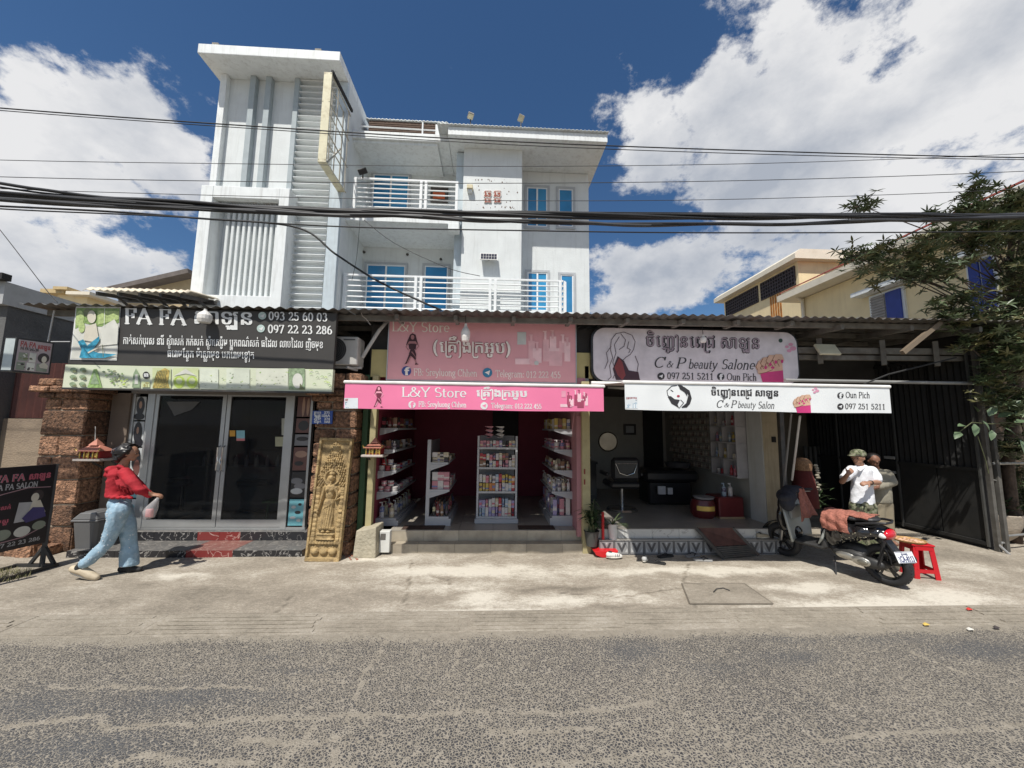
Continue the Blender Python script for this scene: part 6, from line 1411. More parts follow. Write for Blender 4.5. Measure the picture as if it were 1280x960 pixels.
# ---------------------------------------------------------------- carved stone panel
stone = mat('carved_sandstone', (.40, .285, .135), .85, var=.3, vscale=9, bump=.6, bscale=70, dirt=(.11, .075, .04), dscale=12, damt=.7, dthr=.46)
def relief():
    Wd, Hh = .46, 1.66
    def sm(x): return max(0, min(1, x))
    def dome(a, b, ca, cb, ra, rb, h):
        q = ((a-ca)/ra)**2+((b-cb)/rb)**2
        return h*sqrt(max(0, 1-q))
    def seg(a, b, p, q, r, h):
        ax, ay, bx, by = p[0]*Wd, p[1]*Hh, q[0]*Wd, q[1]*Hh; X, Y = a*Wd, b*Hh; dx, dy = bx-ax, by-ay
        t = sm(((X-ax)*dx+(Y-ay)*dy)/(dx*dx+dy*dy)); d = sqrt((X-ax-t*dx)**2+(Y-ay-t*dy)**2); return h*sqrt(max(0, 1-(d/r)**2))
    rnd = random.Random(3); leaves = []
    for i in range(19):
        t = i/18.; b = .05+t*.35; hw = .09+.40*min(1, t*1.15)
        for k in range(int(3+hw*22)):
            u = -1+2*(k+.5+.5*(i % 2))/int(3+hw*22)
            inner = max(0, .24*(t-.42)/.58)*1.0
            if t > .42 and abs(u*hw) < inner: continue
            leaves.append((.5+u*hw*.97, b+rnd.uniform(-.004, .004), rnd.uniform(.022, .034), rnd.uniform(.010, .015), rnd.uniform(.012, .026)))
    def h(a, b):
        z = 0.0
        if a < .065 or a > .935 or b < .022 or b > .972: return .035-.004*(abs(sin(b*60)) > .96)
        if .845 < b < .868: return .030+.004*sin(a*70)
        if b > .868:
            z = -.012
            for ca in (.24, .5, .76): z = max(z, dome(a, b, ca, .925, .13, .030, .04), dome(a, b, ca, .892, .03, .018, .02), dome(a, b, ca-.08, .895, .05, .012, .012))
            return z
        for c in (.135, .865):           # side columns
            if abs(a-c) < .055 and .41 < b < .845: z = max(z, .016+.008*abs(sin(b*85))+(.010 if b < .45 or b > .80 or .60 < b < .615 else 0))
        for (ca, cb, ra, rb, hh) in leaves:
            if abs(b-cb) < rb and abs(a-ca) < ra: z = max(z, 1.25*dome(a, b, ca, cb, ra, rb, hh))
        z = max(z, dome(a, b, .5, .045, .045, .028, .028), dome(a, b, .5, .085, .10, .03, .026), dome(a, b, .5, .13, .12, .025, .024))
        r = sqrt(((a-.5)*Wd)**2+((b-.335)*Hh)**2)          # arch over the head
        if b < .40:
            if .090 < r < .112: z = max(z, .026)
            elif r < .090: z = -.016
        if .40 <= b < .84 and .22 < a < .78: z = min(z, .0) - .004
        # figure
        f = max(dome(a, b, .5, .335, .085, .030, .050), dome(a, b, .5, .300, .10, .020, .045), dome(a, b, .5, .275, .06, .022, .04), dome(a, b, .5, .252, .03, .016, .03), dome(a, b, .42, .335, .02, .014, .03), dome(a, b, .58, .335, .02, .014, .03))
        f = max(f, seg(a, b, (.5, .36), (.5, .39), .018, .035))
        f = max(f, dome(a, b, .5, .43, .19, .045, .045), dome(a, b, .5, .47, .14, .055, .042), dome(a, b, .43, .433, .065, .020, .064), dome(a, b, .57, .433, .065, .020, .064), dome(a, b, .5, .545, .17, .05, .046))
        hw = .15+.05*sm((b-.54)/.2)
        if .53 < b < .745 and abs(a-.5) < hw: f = max(f, .042*sqrt(max(0, 1-((a-.5)/hw)**2))+.004*sin(a*95+b*22)+.006*(abs(b-.56+.18*(a-.5)) < .008))
        if .735 < b < .752 and abs(a-.5) < hw+.04: f = max(f, .030)
        f = max(f, seg(a, b, (.33, .415), (.27, .51), .021, .040), seg(a, b, (.27, .51), (.21, .60), .017, .036), dome(a, b, .20, .615, .05, .018, .034))
        f = max(f, seg(a, b, (.67, .415), (.74, .48), .021, .040), seg(a, b, (.74, .48), (.70, .515), .017, .042), seg(a, b, (.70, .515), (.80, .50), .013, .036), dome(a, b, .79, .455, .05, .025, .03))
        f = max(f, dome(a, b, .42, .768, .07, .012, .034), dome(a, b, .57, .768, .07, .012, .034))
        if .782 < b < .835 and abs(a-.5) < .22+.04*((b < .795) or (b > .822)): f = max(f, .028+.008*((b < .795) or (b > .822)))
        return max(z, f*1.2)
    nu, nv = 104, 330; vs = []
    for j in range(nv+1):
        for i in range(nu+1):
            a, b = i/nu, j/nv; vs.append(((a-.5)*Wd, -.045-h(a, b), (1-b)*Hh))
    fs = [(j*(nu+1)+i, (j+1)*(nu+1)+i, (j+1)*(nu+1)+i+1, j*(nu+1)+i+1) for j in range(nv) for i in range(nu)]
    m = MB(); m.add(vs, fs); k = MB(); k.box(-Wd/2, Wd/2, -.078, .0, .0, Hh); k.add([], [])
    # sides and back
    s_ = MB(); s_.box(-Wd/2-.001, -Wd/2+.03, -.079, 0, 0, Hh); s_.box(Wd/2-.03, Wd/2+.001, -.079, 0, 0, Hh); s_.box(-Wd/2+.031, Wd/2-.031, -.03, 0, .001, Hh); s_.box(-Wd/2+.03, Wd/2-.03, -.079, -.031, 0, .03); s_.box(-Wd/2+.03, Wd/2-.03, -.079, -.031, Hh-.03, Hh)
    return m, s_, Wd, Hh
m_, s_, Wd_, Hh_ = relief()
pbm = P(402, 703, 5.10); c0 = Vector((P(402, 703, 5.12).x+.0, 5.13, 0)); topx = P(414, 548, 5.26); hreq = topx.z
lean = math.atan2(.12, hreq); scl = sqrt(hreq**2+.12**2)/Hh_; sclx = (P(424, 690, 5.10).x-P(381, 690, 5.10).x)/Wd_
Mp = Matrix.Translation(c0+Vector((0, .06, 0))) @ Matrix.Rotation(radians(1.5), 4, 'Y') @ Matrix.Rotation(-lean, 4, 'X') @ Matrix.Diagonal((sclx, 1, scl, 1))
cp = thing('carved_panel', 'tall carved yellow stone relief of a standing figure leaning on the right laterite pillar', 'stone carving', c0)
xf(m_, Mp).build('carving', stone, cp, smooth='all'); xf(s_, Mp).build('slab', stone, cp, bevel=.004)

# ---------------------------------------------------------------- people
skinm = mat('skin_light_brown', (.36, .19, .12), .55, var=.06); skind = mat('skin_dark_brown', (.20, .095, .06), .55, var=.06); hairm = mat('black_hair', (.012, .010, .010), .4, var=.3, vscale=40)
def q_(u, v, Y): return P(u, v, Y)
def hand_at(mb, wrist, tip, up, s=1.0, curl=.5):
    """palm with five separate curled fingers from the wrist towards tip"""
    w = Vector(wrist); d = (Vector(tip)-w).normalized(); u = (Vector(up)-d*Vector(up).dot(d)).normalized(); sd_ = d.cross(u)
    L_ = .078*s; mb.ell(w+d*L_*.5, (1, 1, 1), 8, 6, Matrix(((d*L_*.62), (sd_*.036*s), (u*.015*s))).transposed())
    for i, (o, l) in enumerate(((-.028, .058), (-.010, .068), (.009, .064), (.026, .050))):
        b0 = w+d*L_+sd_*o*s; b1 = b0+(d*cos(curl)-u*sin(curl))*l*.5*s; b2 = b1+(d*cos(curl*2.2)-u*sin(curl*2.2))*l*.45*s
        limb(mb, [b0-d*.015*s, b0, b1, b2], [.009*s, .0088*s, .008*s, .0065*s], 6)
    t0 = w+d*L_*.35-sd_*.030*s; t1 = t0+(d*.6-sd_*.7-u*.3).normalized()*.034*s; t2 = t1+(d*.9-sd_*.2-u*.4).normalized()*.028*s
    limb(mb, [t0, t1, t2], [.012*s, .010*s, .008*s], 6)
def head_at(mb, c, fwd, r=.095):
    """skull, jaw, nose, lips, ears, brow; fwd is where the face looks"""
    c = Vector(c); f = Vector(fwd).normalized(); up = Vector((0, 0, 1)); sd_ = f.cross(up).normalized(); up = sd_.cross(f)
    B = lambda a, b, d: Matrix((sd_*a, f*b, up*d)).transposed()
    mb.ell(c+up*r*.25, (1, 1, 1), 14, 10, B(r*.80, r*.98, r*.92)); mb.ell(c+f*r*.22-up*r*.38, (1, 1, 1), 12, 8, B(r*.58, r*.62, r*.60))
    mb.ell(c+f*r*.95-up*r*.12, (1, 1, 1), 8, 6, B(r*.13, r*.24, r*.24)); mb.ell(c+f*r*.80-up*r*.55, (1, 1, 1), 8, 6, B(r*.26, r*.14, r*.07)); mb.ell(c+f*r*.80-up*r*.70, (1, 1, 1), 8, 6, B(r*.22, r*.13, r*.07))
    mb.ell(c+f*r*.62-up*r*.82, (1, 1, 1), 8, 6, B(r*.24, r*.20, r*.14))
    for s_ in (-1, 1): mb.ell(c+sd_*s_*r*.80-up*r*.08, (1, 1, 1), 8, 6, B(r*.07, r*.16, r*.24)); mb.ell(c+sd_*s_*r*.34+f*r*.80+up*r*.22, (1, 1, 1), 8, 6, B(r*.24, r*.12, r*.07))
    return f, up, sd_
def eyes(c, f, up, sd_, r, par):
    for s_ in (-1, 1):
        e = MB(); e.ell(Vector(c)+sd_*s_*r*.32+f*r*.86+up*r*.05, (r*.10, r*.10, r*.07), 8, 6); e.build('eye', mat('eye_dark', (.03, .02, .02), .2), par, smooth='all')

# woman walking to the right
YW = 4.70
W_ = thing('person', 'woman in a red hooded sweater and light blue wide jeans walking past the bin', 'person', G(150, 716))
hd = q_(161, 567, YW); 
mb = MB(); f, up, sd_ = head_at(mb, hd, (1, .45, -.12), .084)
neck = q_(153, 584, YW); pel = q_(151, 630, YW); chest = q_(151, 598, YW)
limb(mb, [hd-Vector((.02, 0, .03)), neck, chest, pel], [.045, .046, .06, .06])
shR, shL = q_(155, 591, YW-.13), q_(156, 590, YW+.15)
elR, elL = q_(176, 613, YW-.14), q_(176, 609, YW+.12)
haR, haL = q_(190, 618.5, YW-.06), q_(189, 617, YW+.06)
limb(mb, [shR+Vector((-.02, .04, -.02)), elR, haR], [.028, .028, .022]); limb(mb, [shL+Vector((-.02, -.03, -.02)), elL, haL], [.028, .028, .022])
hand_at(mb, haR, haR+Vector((.1, .03, -.01)), (0, -.3, 1), .9, .7); hand_at(mb, haL, haL+Vector((.1, 0, -.01)), (0, .3, 1), .9, .7)
hipR, knR, anR = q_(150, 637, YW-.08), q_(136, 675, YW-.10), q_(103, 707, 4.56)
hipL, knL, anL = q_(153, 637, YW+.08), q_(161, 674, YW+.10), q_(161, 707, 4.80)
limb(mb, [hipR, q_(142, 660, YW-.08), q_(133, 679, 4.62), q_(118, 695, 4.58), anR], [.045, .04, .036, .032, .026]); limb(mb, [hipL, knL, anL], [.045, .04, .035])
organic('body', skinm, mb, W_, .009, 3); eyes(hd, f, up, sd_, .088, W_)
hr = MB()
hr.ell(hd+Vector((-.030, -.012, .028)), (.090, .094, .082), 14, 10); limb(hr, [hd+Vector((.045, -.045, .065)), hd+Vector((.02, -.072, .02)), hd+Vector((-.03, -.07, -.03))], [.02, .024, .028], 8); hr.ell(hd+Vector((-.085, -.01, .0)), (.062, .07, .07), 12, 8); hr.ell(hd+Vector((-.075, -.02, -.055)), (.05, .065, .05), 12, 8); hr.ell(hd+Vector((-.105, -.01, .045)), (.04, .045, .04), 12, 8)
for i in range(14): a = i/14*pi; limb(hr, [hd+Vector((.03, .07*cos(a), .06+.045*sin(a))), hd+Vector((-.04, .08*cos(a), .04+.075*sin(a))), hd+Vector((-.11, .05*cos(a), .0+.05*sin(a)))], [.012, .014, .012], 6)
organic('hair', hairm, hr, W_, .006, 2, wrinkle=(.004, 22, (.5, 1, 1.6)))
hc = MB(); p = hd+Vector((-.10, -.075, .03)); hc.tube([p+Vector((-.02, 0, -.02)), p+Vector((.0, -.015, .02)), p+Vector((.03, -.01, .03))], .006, 6); hc.build('hair_clip', mat('clip_grey', (.16, .16, .18), .3), W_)
redf = mat('red_sweater', (.36, .012, .022), .85, var=.18, vscale=10, bump=.4, bscale=22)
sw = MB()
loft(sw, [(q_(u, v, YW), rx, ry) for u, v, rx, ry in ((152, 585, .05, .06), (151, 588, .075, .11), (150.5, 593, .088, .135), (150, 600, .096, .13), (149.5, 608, .098, .125), (149.5, 615, .102, .13), (149.5, 620, .106, .135))])
limb(sw, [shR+Vector((-.02, .03, 0)), (shR+elR)/2+Vector((.01, -.01, -.01)), elR, haR-Vector((.03, 0, 0))], [.060, .054, .048, .034]); limb(sw, [shL, (shL+elL)/2, elL, haL-Vector((.03, 0, 0))], [.060, .052, .046, .034])
sw.ell(q_(143, 587, YW), (.06, .10, .045), 12, 8, Matrix.Rotation(radians(25), 3, 'Y')); sw.ell(q_(140, 592, YW), (.045, .09, .06), 12, 8)
limb(sw, [q_(148, 583, YW-.07), q_(154, 585, YW-.06), q_(158, 588, YW-.03)], [.025, .022, .018], 8)
for i in range(8): a = q_(138+i*3.6, 621+(i % 2)*1.2, YW-.12); sw.ell(a, (.020, .03, .016), 8, 6)
for k in range(5): limb(sw, [q_(143+k*4, 598+k, YW-.155), q_(147+k*5, 606+k*1.5, YW-.165), q_(150+k*5, 614+k, YW-.15)], [.008, .012, .008], 6)
organic('sweater', redf, sw, W_, .009, 4, wrinkle=(.007, 9, (.7, .7, 1.5)))
jn = mat('light_blue_denim', (.27, .40, .50), .85, var=.22, vscale=9, bump=.4, bscale=30, dirt=(.52, .62, .68), dscale=14, damt=.6)
jn.node_tree.nodes
tr = MB()
tr.ell(q_(149.5, 629, YW), (.088, .118, .11), 14, 10); tr.ell(q_(149, 640, YW), (.092, .125, .12), 14, 10)
limb(tr, [hipL, q_(159, 655, YW+.06), q_(162, 680, YW+.10), q_(162, 706, 4.80)], [.088, .078, .076, .090], 14)
limb(tr, [hipR, q_(142, 660, YW-.08), q_(133, 679, 4.62), q_(118, 695, 4.58), q_(107, 704, 4.56)], [.088, .074, .066, .060, .056], 14)
for (a, b2, c_) in (((140, 645), (136, 662), (128, 680)), ((150, 650), (146, 668), (138, 682)), ((157, 655), (158, 675), (158, 700)), ((164, 660), (166, 680), (166, 703)), ((145, 676), (130, 690), (116, 700)), ((132, 634), (133, 648), (136, 660))):
    pass
tr.v = [(x_, y_, max(z_, .075)) for x_, y_, z_ in tr.v]
organic('jeans', jn, tr, W_, .009, 4, wrinkle=(.009, 6, (1.7, 1.2, .6)))
sp_ = MB(); rr_ = random.Random(5)
deg = bpy.context.evaluated_depsgraph_get()
jo = [o for o in W_.children if o.name.startswith('jeans')][0]; jv = jo.data.vertices; off = wloc(W_)
for i in range(120):
    v = jv[rr_.randrange(len(jv))]
    if v.normal.y > -.2: continue
    sp_.ell(v.co+off+v.normal*.0005, (.0055, .0055, .0055), 5, 3)
sp_.build('pearl_beads', mat('bead_white', (.7, .7, .7), .3), W_, kind='stuff')
sk = MB(); limb(sk, [q_(106, 703, 4.56), q_(99, 710, 4.56)], [.048, .043]); organic('sock', blackm, sk, W_, .01, 2)
sk = MB(); limb(sk, [q_(161, 706, 4.8), q_(163, 712, 4.8)], [.04, .04]); organic('sock', blackm, sk, W_, .01, 2)
shm = mat('beige_shoe', (.50, .42, .30), .6, var=.08)
sh = MB(); h0, t0 = q_(92, 711, 4.56), G(108, 726.5, .035); h0.y = 4.56; t0.y = 4.57
limb(sh, [h0, h0.lerp(t0, .35)+Vector((.01, 0, .012)), h0.lerp(t0, .75), t0], [.040, .046, .044, .032], 10); organic('shoe', shm, sh, W_, .008, 3)
so2 = MB(); dd = (t0-h0).normalized(); nn = Vector((dd.z, 0, -dd.x)); nn = nn if nn.z < 0 else -nn
limb(so2, [h0+nn*.040, h0.lerp(t0, .5)+nn*.045, t0+nn*.028], [.016, .016, .014], 8); organic('shoe_sole', mat('sole_white', (.55, .52, .45), .6), so2, W_, .007, 2)
sh = MB(); b_ = G(163, 714, 0); b_.y = 4.80; limb(sh, [b_+Vector((-.06, 0, .04)), b_+Vector((.02, 0, .045)), b_+Vector((.12, .02, .03))], [.038, .036, .028], 10); organic('shoe', blackm, sh, W_, .008, 3)
bgm = bpy.data.materials.new('clear_bag'); bgm.use_nodes = True; bb = bgm.node_tree.nodes['Principled BSDF']; bb.inputs['Base Color'].default_value = (.7, .68, .68, 1); bb.inputs['Alpha'].default_value = .35; bb.inputs['Roughness'].default_value = .25
bg_ = thing('plastic_bag', 'thin clear plastic bag with pink contents held by the walking woman', 'bag', q_(187, 648, YW-.08))
b1 = MB(); top = haR+Vector((.07, 0, -.03)); c_ = q_(187, 640, YW-.07)
prof = [(top, .012), (top.lerp(c_, .3), .03), (top.lerp(c_, .7), .055), (c_, .062), (c_-Vector((0, 0, .06)), .05), (c_-Vector((0, 0, .075)), .004)]
b1.tube([a for a, r in prof], [r for a, r in prof], 10); b1.build('bag_film', bgm, bg_, smooth='all')
b1 = MB(); b1.rbox(c_.x-.035, c_.x+.035, c_.y-.02, c_.y+.02, c_.z-.055, c_.z+.035, .008); b1.build('contents', mat('pink_contents', (.60, .22, .22), .6), bg_)

# man in white polo and camouflage cap
YM = 5.05
Mn = thing('person', 'man in a white polo shirt and camouflage cap standing behind the scooter', 'person', (P(1079, 600, YM).x, YM, 0))
mb = MB(); hd = q_(1072.5, 572.5, YM-.02); f, up, sd_ = head_at(mb, hd, (-.93, -.36, -.16), .090)
neck, chest, pel = q_(1075.5, 583, YM), q_(1077, 596, YM), q_(1078, 628, YM)
limb(mb, [hd-Vector((0, 0, .04)), neck, chest, pel], [.045, .05, .08, .08])
sL, sR = q_(1063, 588, YM-.02), q_(1091, 588.5, YM+.02)
eL, hL = q_(1052.5, 602, YM-.10), q_(1059.5, 593, YM-.22); eR, hR = q_(1098, 603, YM-.06), q_(1086, 603.5, YM-.22)
limb(mb, [sL, eL, hL], [.044, .034, .024]); limb(mb, [sR, eR, hR], [.044, .036, .024])
hand_at(mb, hL, hL+Vector((.06, 0, .05)), (-.2, -1, .3), .95, .5); hand_at(mb, hR, hR+Vector((-.1, -.02, .0)), (0, -.6, .8), .95, .6)
for s_ in (-1, 1): limb(mb, [pel+Vector((s_*.07, 0, -.04)), Vector((pel.x+s_*.08, YM-.02, .38)), Vector((pel.x+s_*.09, YM, .06)), Vector((pel.x+s_*.09-.02, YM-.09, .03))], [.085, .055, .038, .03])
organic('body', skinm, mb, Mn, .009, 3); eyes(hd, f, up, sd_, .090, Mn)
polo = mat('white_polo', (.74, .75, .78), .85, var=.03, bump=.6, bscale=14)
sh = MB()
loft(sh, [(q_(u, v, YM), rx, ry) for u, v, rx, ry in ((1076, 581, .052, .045), (1076.5, 584, .11, .07), (1077, 588, .148, .085), (1077.5, 598, .142, .095), (1077.5, 610, .134, .095), (1078, 620, .142, .10), (1078, 630, .150, .105))], 24)
limb(sh, [sL+Vector((.02, 0, 0)), sL.lerp(eL, .62)], [.070, .062], 12); limb(sh, [sR-Vector((.02, 0, 0)), sR.lerp(eR, .72)], [.070, .066], 12)
sh.v = [(x_, y_, max(z_, P(1078, 630, YM).z)) for x_, y_, z_ in sh.v]
organic('polo_shirt', polo, sh, Mn, .009, 3, wrinkle=(.007, 8, (1.5, 1, .7)))
cl = MB(); limb(cl, [q_(1069, 584, YM-.06), q_(1075, 588.5, YM-.10), q_(1081, 583.5, YM-.05), q_(1079, 580, YM+.05), q_(1070, 580.5, YM+.04), q_(1069, 584, YM-.06)], [.014]*6, 8); organic('collar', polo, cl, Mn, .007, 2)
camo = bpy.data.materials.new('camouflage'); camo.use_nodes = True; nt = camo.node_tree; bb = nt.nodes['Principled BSDF']; bb.inputs['Roughness'].default_value = .9
tcn = nt.nodes.new('ShaderNodeTexCoord'); nn_ = nt.nodes.new('ShaderNodeTexNoise'); nn_.inputs['Scale'].default_value = 22; nn_.inputs['Detail'].default_value = 2; cr = nt.nodes.new('ShaderNodeValToRGB'); cr.color_ramp.interpolation = 'CONSTANT'
nt.links.new(tcn.outputs['Object'], nn_.inputs['Vector']); nt.links.new(nn_.outputs['Fac'], cr.inputs[0]); nt.links.new(cr.outputs[0], bb.inputs['Base Color'])
e = cr.color_ramp.elements; e[0].position = 0; e[0].color = (.05, .045, .03, 1); e[1].position = .46; e[1].color = (.13, .15, .08, 1); x_ = e.new(.56); x_.color = (.25, .24, .17, 1)
cpm = MB(); fl_ = Vector((f.x, f.y, 0)).normalized(); sdl = fl_.cross(Vector((0, 0, 1))); Bm = lambda a, b, d: Matrix((sdl*a, fl_*b, Vector((0, 0, d)))).transposed()
cpm.ell(hd+Vector((0, 0, .058))-fl_*.008, (1, 1, 1), 16, 10, Bm(.088, .100, .062)); cpm.ell(hd+Vector((0, 0, .040)), (1, 1, 1), 16, 8, Bm(.090, .102, .03)); cpm.ell(hd+fl_*.115+Vector((0, 0, .034)), (1, 1, 1), 14, 6, Bm(.066, .070, .010))
organic('cap', camo, cpm, Mn, .007, 3)
tr = MB(); tr.ell(pel+Vector((0, 0, -.02)), (.15, .11, .10), 14, 8)
for s_ in (-1, 1): limb(tr, [pel+Vector((s_*.07, 0, -.05)), Vector((pel.x+s_*.085, YM, .38)), Vector((pel.x+s_*.09, YM, .10))], [.10, .085, .075], 12)
organic('trousers', camo, tr, Mn, .012, 4)
sd2 = MB()
for s_ in (-1, 1): sd2.rbox(pel.x+s_*.09-.05, pel.x+s_*.09+.05, YM-.16, YM+.06, .005, .03, .008)
sd2.build('sandals', blackm, Mn)
wtc = MB(); wp = hR.lerp(eR, .18); dv = (eR-hR).normalized(); wtc.cyl(wp-dv*.012, wp+dv*.012, .031, n=12); wtc.build('wristwatch', black, Mn)
# person behind, arms folded
YP = 5.75
M2 = thing('person', 'person in a grey-beige long sleeved shirt standing behind the man in white', 'person', (P(1100, 600, YP).x, YP, 0))
mb = MB(); hd = q_(1092, 576, YP); f, up, sd_ = head_at(mb, hd, (-.3, -.9, -.1), .092); neck, chest, pel = q_(1095, 588, YP), q_(1098, 600, YP), q_(1101, 626, YP)
limb(mb, [hd, neck, chest, pel], [.045, .05, .08, .08])
sL, sR = q_(1086, 593, YP), q_(1109, 592, YP); eL, hL = q_(1084, 607, YP-.1), q_(1098, 607, YP-.2); eR, hR = q_(1116, 603, YP-.05), q_(1094, 610, YP-.22)
limb(mb, [sL, eL, hL], [.044, .034, .024]); limb(mb, [sR, eR, hR], [.044, .034, .024]); hand_at(mb, hL, hL+Vector((.1, 0, 0)), (0, -1, .3), .95, .5); hand_at(mb, hR, hR+Vector((-.1, 0, .02)), (0, -1, .3), .95, .5)
for s_ in (-1, 1): limb(mb, [pel+Vector((s_*.07, 0, -.04)), Vector((pel.x+s_*.08, YP, .36)), Vector((pel.x+s_*.085, YP, .06)), Vector((pel.x+s_*.09, YP-.09, .03))], [.085, .055, .04, .03])
organic('body', skind, mb, M2, .010, 3); eyes(hd, f, up, sd_, .092, M2)
hr = MB(); hr.ell(hd+Vector((.01, .02, .045)), (.092, .098, .078), 14, 10); hr.ell(hd+Vector((.01, .05, 0)), (.085, .065, .08), 14, 10); organic('hair', hairm, hr, M2, .009, 2)
shf = mat('grey_beige_shirt', (.25, .23, .18), .9, var=.12, bump=.5, bscale=15); sh = MB()
loft(sh, [(q_(u, v, YP), rx, ry) for u, v, rx, ry in ((1096, 586, .055, .05), (1097, 589, .13, .08), (1098, 594, .17, .10), (1099, 604, .16, .115), (1100, 616, .155, .115), (1101, 628, .165, .12))], 24)
limb(sh, [sL, eL, eL.lerp(hL, .6)], [.065, .055, .045], 10); limb(sh, [sR, eR, eR.lerp(hR, .8)], [.07, .062, .048], 10); organic('shirt', shf, sh, M2, .010, 3, wrinkle=(.007, 8, (1.3, 1, .8)))
tr = MB(); tr.ell(pel, (.145, .11, .11), 14, 8)
for s_ in (-1, 1): limb(tr, [pel+Vector((s_*.06, 0, -.05)), Vector((pel.x+s_*.075, YP, .36)), Vector((pel.x+s_*.085, YP, .09))], [.10, .08, .07], 12)
organic('trousers', mat('khaki_trousers', (.27, .23, .16), .9, var=.1), tr, M2, .012, 4)

# ---------------------------------------------------------------- scooter
rw, fw_ = G(1112, 732), G(982, 695); rw.z = fw_.z = .0
hdg = (fw_-rw); wb = hdg.length; ang = atan2(hdg.y, hdg.x); SC = wb/1.22
Ms = Matrix.Translation(rw+Vector((0, 0, .008))) @ Matrix.Rotation(ang, 4, 'Z') @ Matrix.Diagonal((SC, SC, SC, 1)) @ Matrix.Rotation(radians(7), 4, 'X').inverted()
Ms = Matrix.Translation(rw+Vector((0, 0, .008))) @ Matrix.Rotation(ang, 4, 'Z') @ Matrix.Rotation(radians(-6), 4, 'X') @ Matrix.Diagonal((SC, SC, SC, 1))
sco = thing('motor_scooter', 'black and silver-grey motor scooter parked with its tail to the road', 'motor scooter', rw)
gloss = mat('gloss_black_paint', (.012, .012, .013), .12, var=.05, coat=.6); satin = mat('satin_grey_paint', (.36, .38, .36), .35, .1, var=.05); silver = mat('engine_silver', (.48, .47, .43), .35, .8, var=.1, dirt=(.15, .13, .1), dscale=10, damt=.4)
def wheel(x, par):
    t = MB(); prof = []
    for i in range(13): a = 2*pi*i/12; prof.append((.205+.048*cos(a), .052*sin(a)))
    R_ = Matrix.Translation((x, 0, .25)) @ Matrix.Rotation(radians(90), 4, 'X'); t.lathe(prof, n=36, M=R_); 
    for i in range(40):
        a = 2*pi*i/40; c = Vector((x+cos(a)*.249, 0, .25+sin(a)*.249))
        for sgn in (-1, 1): t.bar(c+Vector((0, sgn*.004, 0)), c+Vector((cos(a+1.57)*.02-cos(a)*.008, sgn*.04, sin(a+1.57)*.02-sin(a)*.008)), .008, .007, (cos(a), 0, sin(a)))
    xf(t, Ms); ty = t.build('wheel', rubber, par, smooth=True)
    r_ = MB(); r_.lathe([(.160, -.035), (.166, -.04), (.166, .04), (.160, .035), (.150, 0), (.160, -.035)], n=32, M=R_); r_.lathe([(.001, -.03), (.045, -.03), (.045, .03), (.001, .03)], n=16, M=R_)
    for i in range(5):
        a = 2*pi*i/5+.3
        for o in (-.12, .12): r_.bar((x+cos(a+o*.3)*.04, 0, .25+sin(a+o*.3)*.04), (x+cos(a+o)*.155, 0, .25+sin(a+o)*.155), .022, .016, (0, 1, 0))
    xf(r_, Ms).build('rim', mat('rim_dark', (.06, .06, .06), .3, .7), ty, smooth=True)
    dk = MB(); dk.lathe([(.06, .045), (.11, .045), (.11, .049), (.06, .049), (.06, .045)], n=28, M=R_); xf(dk, Ms).build('brake_disc', silver, ty)
wheel(0, sco); wheel(1.22, sco)
def S_(nm, m, fn, organic_=True, vox=.012, par=None, smooth=5):
    t = MB(); fn(t)
    if nm in ('rear_body', 'seat', 'grab_rail', 'tail_light', 'turn_signal', 'rear_mudguard'): t.v = [(.6-(.6-x)*.74 if x < .6 else x, y, z+.025) for x, y, z in t.v]
    xf(t, Ms)
    return organic(nm, m, t, par or sco, vox, smooth) if organic_ else t.build(nm, m, par or sco, smooth=True, bevel=.003)
def body(t):
    for (x, z, rx, ry, rz) in ((.52, .52, .14, .155, .17), (.40, .54, .18, .175, .15), (.22, .575, .20, .185, .12), (.02, .61, .20, .175, .10), (-.16, .625, .16, .14, .075), (-.26, .63, .10, .10, .055)): t.ell((x, 0, z), (rx, ry*1.12, rz*1.22), 18, 10)
    t.ell((.48, 0, .42), (.16, .15, .12), 14, 8); t.ell((.60, 0, .45), (.08, .13, .16), 14, 8)
S_('rear_body', gloss, body)
def seat(t):
    for (x, z, rx, ry, rz) in ((.55, .735, .12, .115, .045), (.38, .745, .18, .145, .055), (.16, .765, .20, .15, .05), (-.04, .775, .18, .13, .04)): t.ell((x, 0, z), (rx, ry, rz), 16, 8)
S_('seat', mat('seat_vinyl', (.03, .03, .032), .45, var=.1, bump=.2, bscale=80), seat)
def rail(t): t.tube([(.06, .15, .72), (-.18, .14, .76), (-.33, .09, .77), (-.36, 0, .77), (-.33, -.09, .77), (-.18, -.14, .76), (.06, -.15, .72)], .016, 8)
S_('grab_rail', black, rail, False)
S_('tail_light', mat('tail_red', (.55, .008, .02), .08, coat=1, var=.1), lambda t: (t.ell((-.30, 0, .62), (.085, .115, .070), 16, 10)), vox=.008)
for s in (-1, 1): S_('turn_signal', mat('clear_lens', (.72, .72, .70), .1, coat=.5), lambda t: t.ell((-.235, s*.108, .618), (.085, .028, .036), 14, 8, Matrix.Rotation(radians(-14), 3, 'Y')), vox=.006)
def fender(t):
    n = 12
    for i in range(n):
        a = radians(80+i*8.2); c0 = Vector((cos(a)*.31, 0, .25+sin(a)*.31)); a2 = radians(80+(i+1)*8.2); c1 = Vector((cos(a2)*.31, 0, .25+sin(a2)*.31)); t.bar(c0, c1, .13, .012, (cos(a), 0, sin(a)))
    t.bar((-.24, 0, .57), (-.40, 0, .37), .14, .03, (0, 0, 1)); t.bar((-.36, 0, .40), (-.44, 0, .27), .15, .015)
S_('rear_mudguard', black, fender, False)
